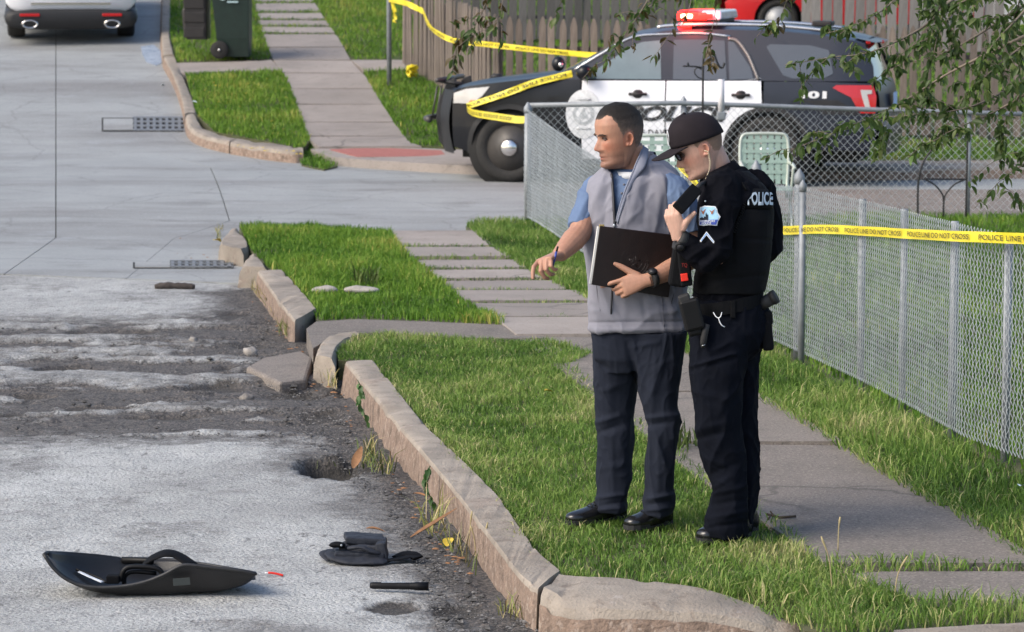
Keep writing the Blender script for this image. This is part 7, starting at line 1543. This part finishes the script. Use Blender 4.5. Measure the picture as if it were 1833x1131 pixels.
# ================================================================== the tree whose branches hang into view
m_bark = mat('bark', (.10, .085, .07), .95, var=.35, vs=12, bump=.8, bs=40, stretch=(3, 3, .6)); m_twig = mat('twig_bark', (.17, .14, .11), .9, var=.3); m_leaf = mat('tree_leaf', (.085, .145, .034), .45, var=.3, vs=20, rnd=.45, spec=.4); m_leafy = mat('pale_tree_leaf', (.14, .19, .05), .5, var=.25, vs=20, rnd=.3); m_leafr = mat('bronze_leaf', (.10, .07, .02), .5, var=.3, vs=20, rnd=.3)
thin_leaf(m_leaf, .4); thin_leaf(m_leafy, .4); thin_leaf(m_leafr, .3); thin_leaf(m_vleaf, .3)
TD = 18.0; tbx = Vector((4.35, 18.6, 0)); tree = thing('tree', 'tree with drooping leafy branches hanging over the yard and car', 'tree', tbx)
MB().tube(smooth_path([tbx + Vector((0, 0, -.1)), tbx + Vector((.02, 0, .8)), tbx + Vector((-.05, .05, 2)), tbx + Vector((-.1, 0, 3.2)), tbx + Vector((0, .1, 4.6)), tbx + Vector((-.05, .1, 6))], 4), [.26, .22, .19, .18, .175, .17, .165, .16, .15, .15, .14, .135, .13, .12, .115, .11, .10, .09, .08, .06, .04], 14).build('trunk', m_bark, tree)
TW = [([(2080, -260), (1900, -90), (1720, -10), (1650, 50), (1560, 92), (1490, 102), (1405, 116)], 17.6, 34, .0), ([(2080, -120), (1950, 10), (1833, 65), (1700, 130), (1610, 185), (1520, 226), (1400, 275)], 17.2, 42, .0), ([(2060, -300), (1900, -160), (1780, -40), (1700, 30), (1640, 95)], 18.2, 40, 0), ([(2060, -300), (1800, -200), (1660, -90), (1600, 0), (1540, 40), (1480, 60)], 18.4, 34, 0),
      ([(2060, -350), (1600, -250), (1320, -130), (1290, -30), (1277, 40), (1264, 96)], 18.0, 17, .9), ([(2060, -380), (1500, -320), (1000, -200), (900, -80), (868, 10), (838, 70), (806, 132)], 18.8, 38, .4), ([(2060, -380), (1600, -280), (1230, -120), (1160, 0), (1120, 60), (1082, 112)], 18.6, 34, .3), ([(2060, -380), (1500, -320), (1060, -120), (1010, -10), (990, 40)], 18.9, 15, .3), ([(2060, -380), (1600, -280), (1250, -120), (1200, -20), (1150, 20), (1125, 42)], 18.9, 22, .3),
      ([(2060, -50), (1960, 130), (1860, 270), (1800, 315), (1745, 372)], 16.6, 22, 0), ([(2060, -80), (1960, 60), (1860, 150), (1780, 200), (1700, 235), (1660, 262)], 17.4, 34, 0), ([(2060, -150), (1940, 0), (1833, 80), (1760, 140), (1690, 210)], 17.9, 40, 0), ([(2060, -250), (1900, -60), (1833, 20), (1770, 90), (1740, 160)], 17.0, 38, 0), ([(2060, -150), (1920, 40), (1850, 130), (1800, 220), (1790, 290)], 17.3, 30, 0), ([(2060, -300), (1880, -150), (1740, -60), (1690, 20), (1670, 100), (1650, 160)], 18.5, 34, 0), ([(2060, -350), (1700, -250), (1450, -140), (1420, -40), (1400, 25), (1385, 60)], 18.6, 16, .3), ([(2060, -200), (1900, -40), (1800, 30), (1700, 90), (1600, 120), (1560, 150)], 18.8, 34, 0), ([(2060, -100), (1930, 60), (1833, 140), (1740, 190), (1640, 205), (1560, 210)], 17.7, 32, 0), ([(2060, -280), (1840, -120), (1760, -20), (1700, 10), (1640, 20)], 17.3, 34, 0), ([(2060, -260), (1870, -80), (1820, 20), (1815, 110)], 18.2, 26, 0), ([(2060, -380), (1500, -320), (960, -160), (915, -50), (895, 20), (880, 55)], 18.5, 20, .3), ([(2060, -380), (1600, -280), (1300, -160), (1250, -60), (1235, 10), (1222, 45)], 18.3, 16, .6)]
leaf_sets = []
rl = random.Random(5)
for mt_, nm in ((m_leaf, 0), (m_leafy, 1), (m_leafr, 2)): leaf_sets.append([leaf_mb(.054, .031, c, 5, f).mesh('leaf', mt_) for c, f in ((.3, .3), (.5, .15), (-.1, .25))])
allv = []
for pts, d0, nl, bz in TW:
    path = smooth_path([PY(x, y, d0 + .25 * math.sin(i * 1.9 + d0 * 7)) for i, (x, y) in enumerate(pts)], 10); n = len(path); vis0 = n * (len(pts) - 4) / (len(pts) - 1) if len(pts) > 4 else n * .3
    MB().tube(path, [max(.0022, .022 * (1 - i / n) ** 1.7) for i in range(n)], 6).build('branch', m_twig, tree)
    starts = []
    for k in range(max(3, nl // 5)):                   # side twigs
        i = int(n * (.40 + .58 * rl.random())); p = path[min(i, n - 1)]; dv = Vector((rl.uniform(-.22, .16), rl.uniform(-.1, .1), rl.uniform(-.24, .08))); tw_ = smooth_path([p, p + dv * .5 + Vector((0, 0, .02)), p + dv], 4); MB().tube(tw_, .0018, 4).build('twig', m_twig, tree); starts += tw_[3:]
    for k in range(int(nl * (4.6 if pts[-1][0] > 1380 else 3.0))):
        i = int(n * (.36 + .63 * (k + rl.random()) / (nl * (4.6 if pts[-1][0] > 1380 else 3.0)))); p = path[min(i, n - 1)] if rl.random() < .45 or not starts else rl.choice(starts)
        allv.append((p, bz))
rl.shuffle(allv)
def lrot(): return (rl.uniform(-1.2, 1.2), rl.uniform(.1, 1.35), rl.uniform(0, 6.28))
inview = [q for q in allv if 780 < px_of(np.array([q[0]]))[0][0] < 1840 and px_of(np.array([q[0]]))[1][0] > -30]; rest = [q for q in allv if q not in inview] if len(allv) < 3000 else []
stuff_leaf = MB(); made = 0
for p, bz in inview + rest:
    kind = 2 if rl.random() < bz else (1 if rl.random() < .16 else 0); s = rl.uniform(.65, 1.25); rot = lrot(); me = rl.choice(leaf_sets[kind]); p = p + Vector((rl.uniform(-.015, .015), rl.uniform(-.02, .02), rl.uniform(-.015, .015)))
    if made < 300:
        o = bpy.data.objects.new('leaf', me); COL.objects.link(o); o.parent = tree; o.location = p - tbx; o.rotation_euler = rot; o.scale = (s, s, s); made += 1
    else:
        from mathutils import Euler
        M_ = Matrix.Translation(p) @ Euler(rot).to_matrix().to_4x4() @ Matrix.Scale(s, 4); stuff_leaf.add([M_ @ v.co for v in me.vertices], [tuple(f.vertices) for f in me.polygons], kind, True)
o = stuff_leaf.build('foliage', [m_leaf, m_leafy, m_leafr], tree, fixn=False); o['kind'] = 'stuff'
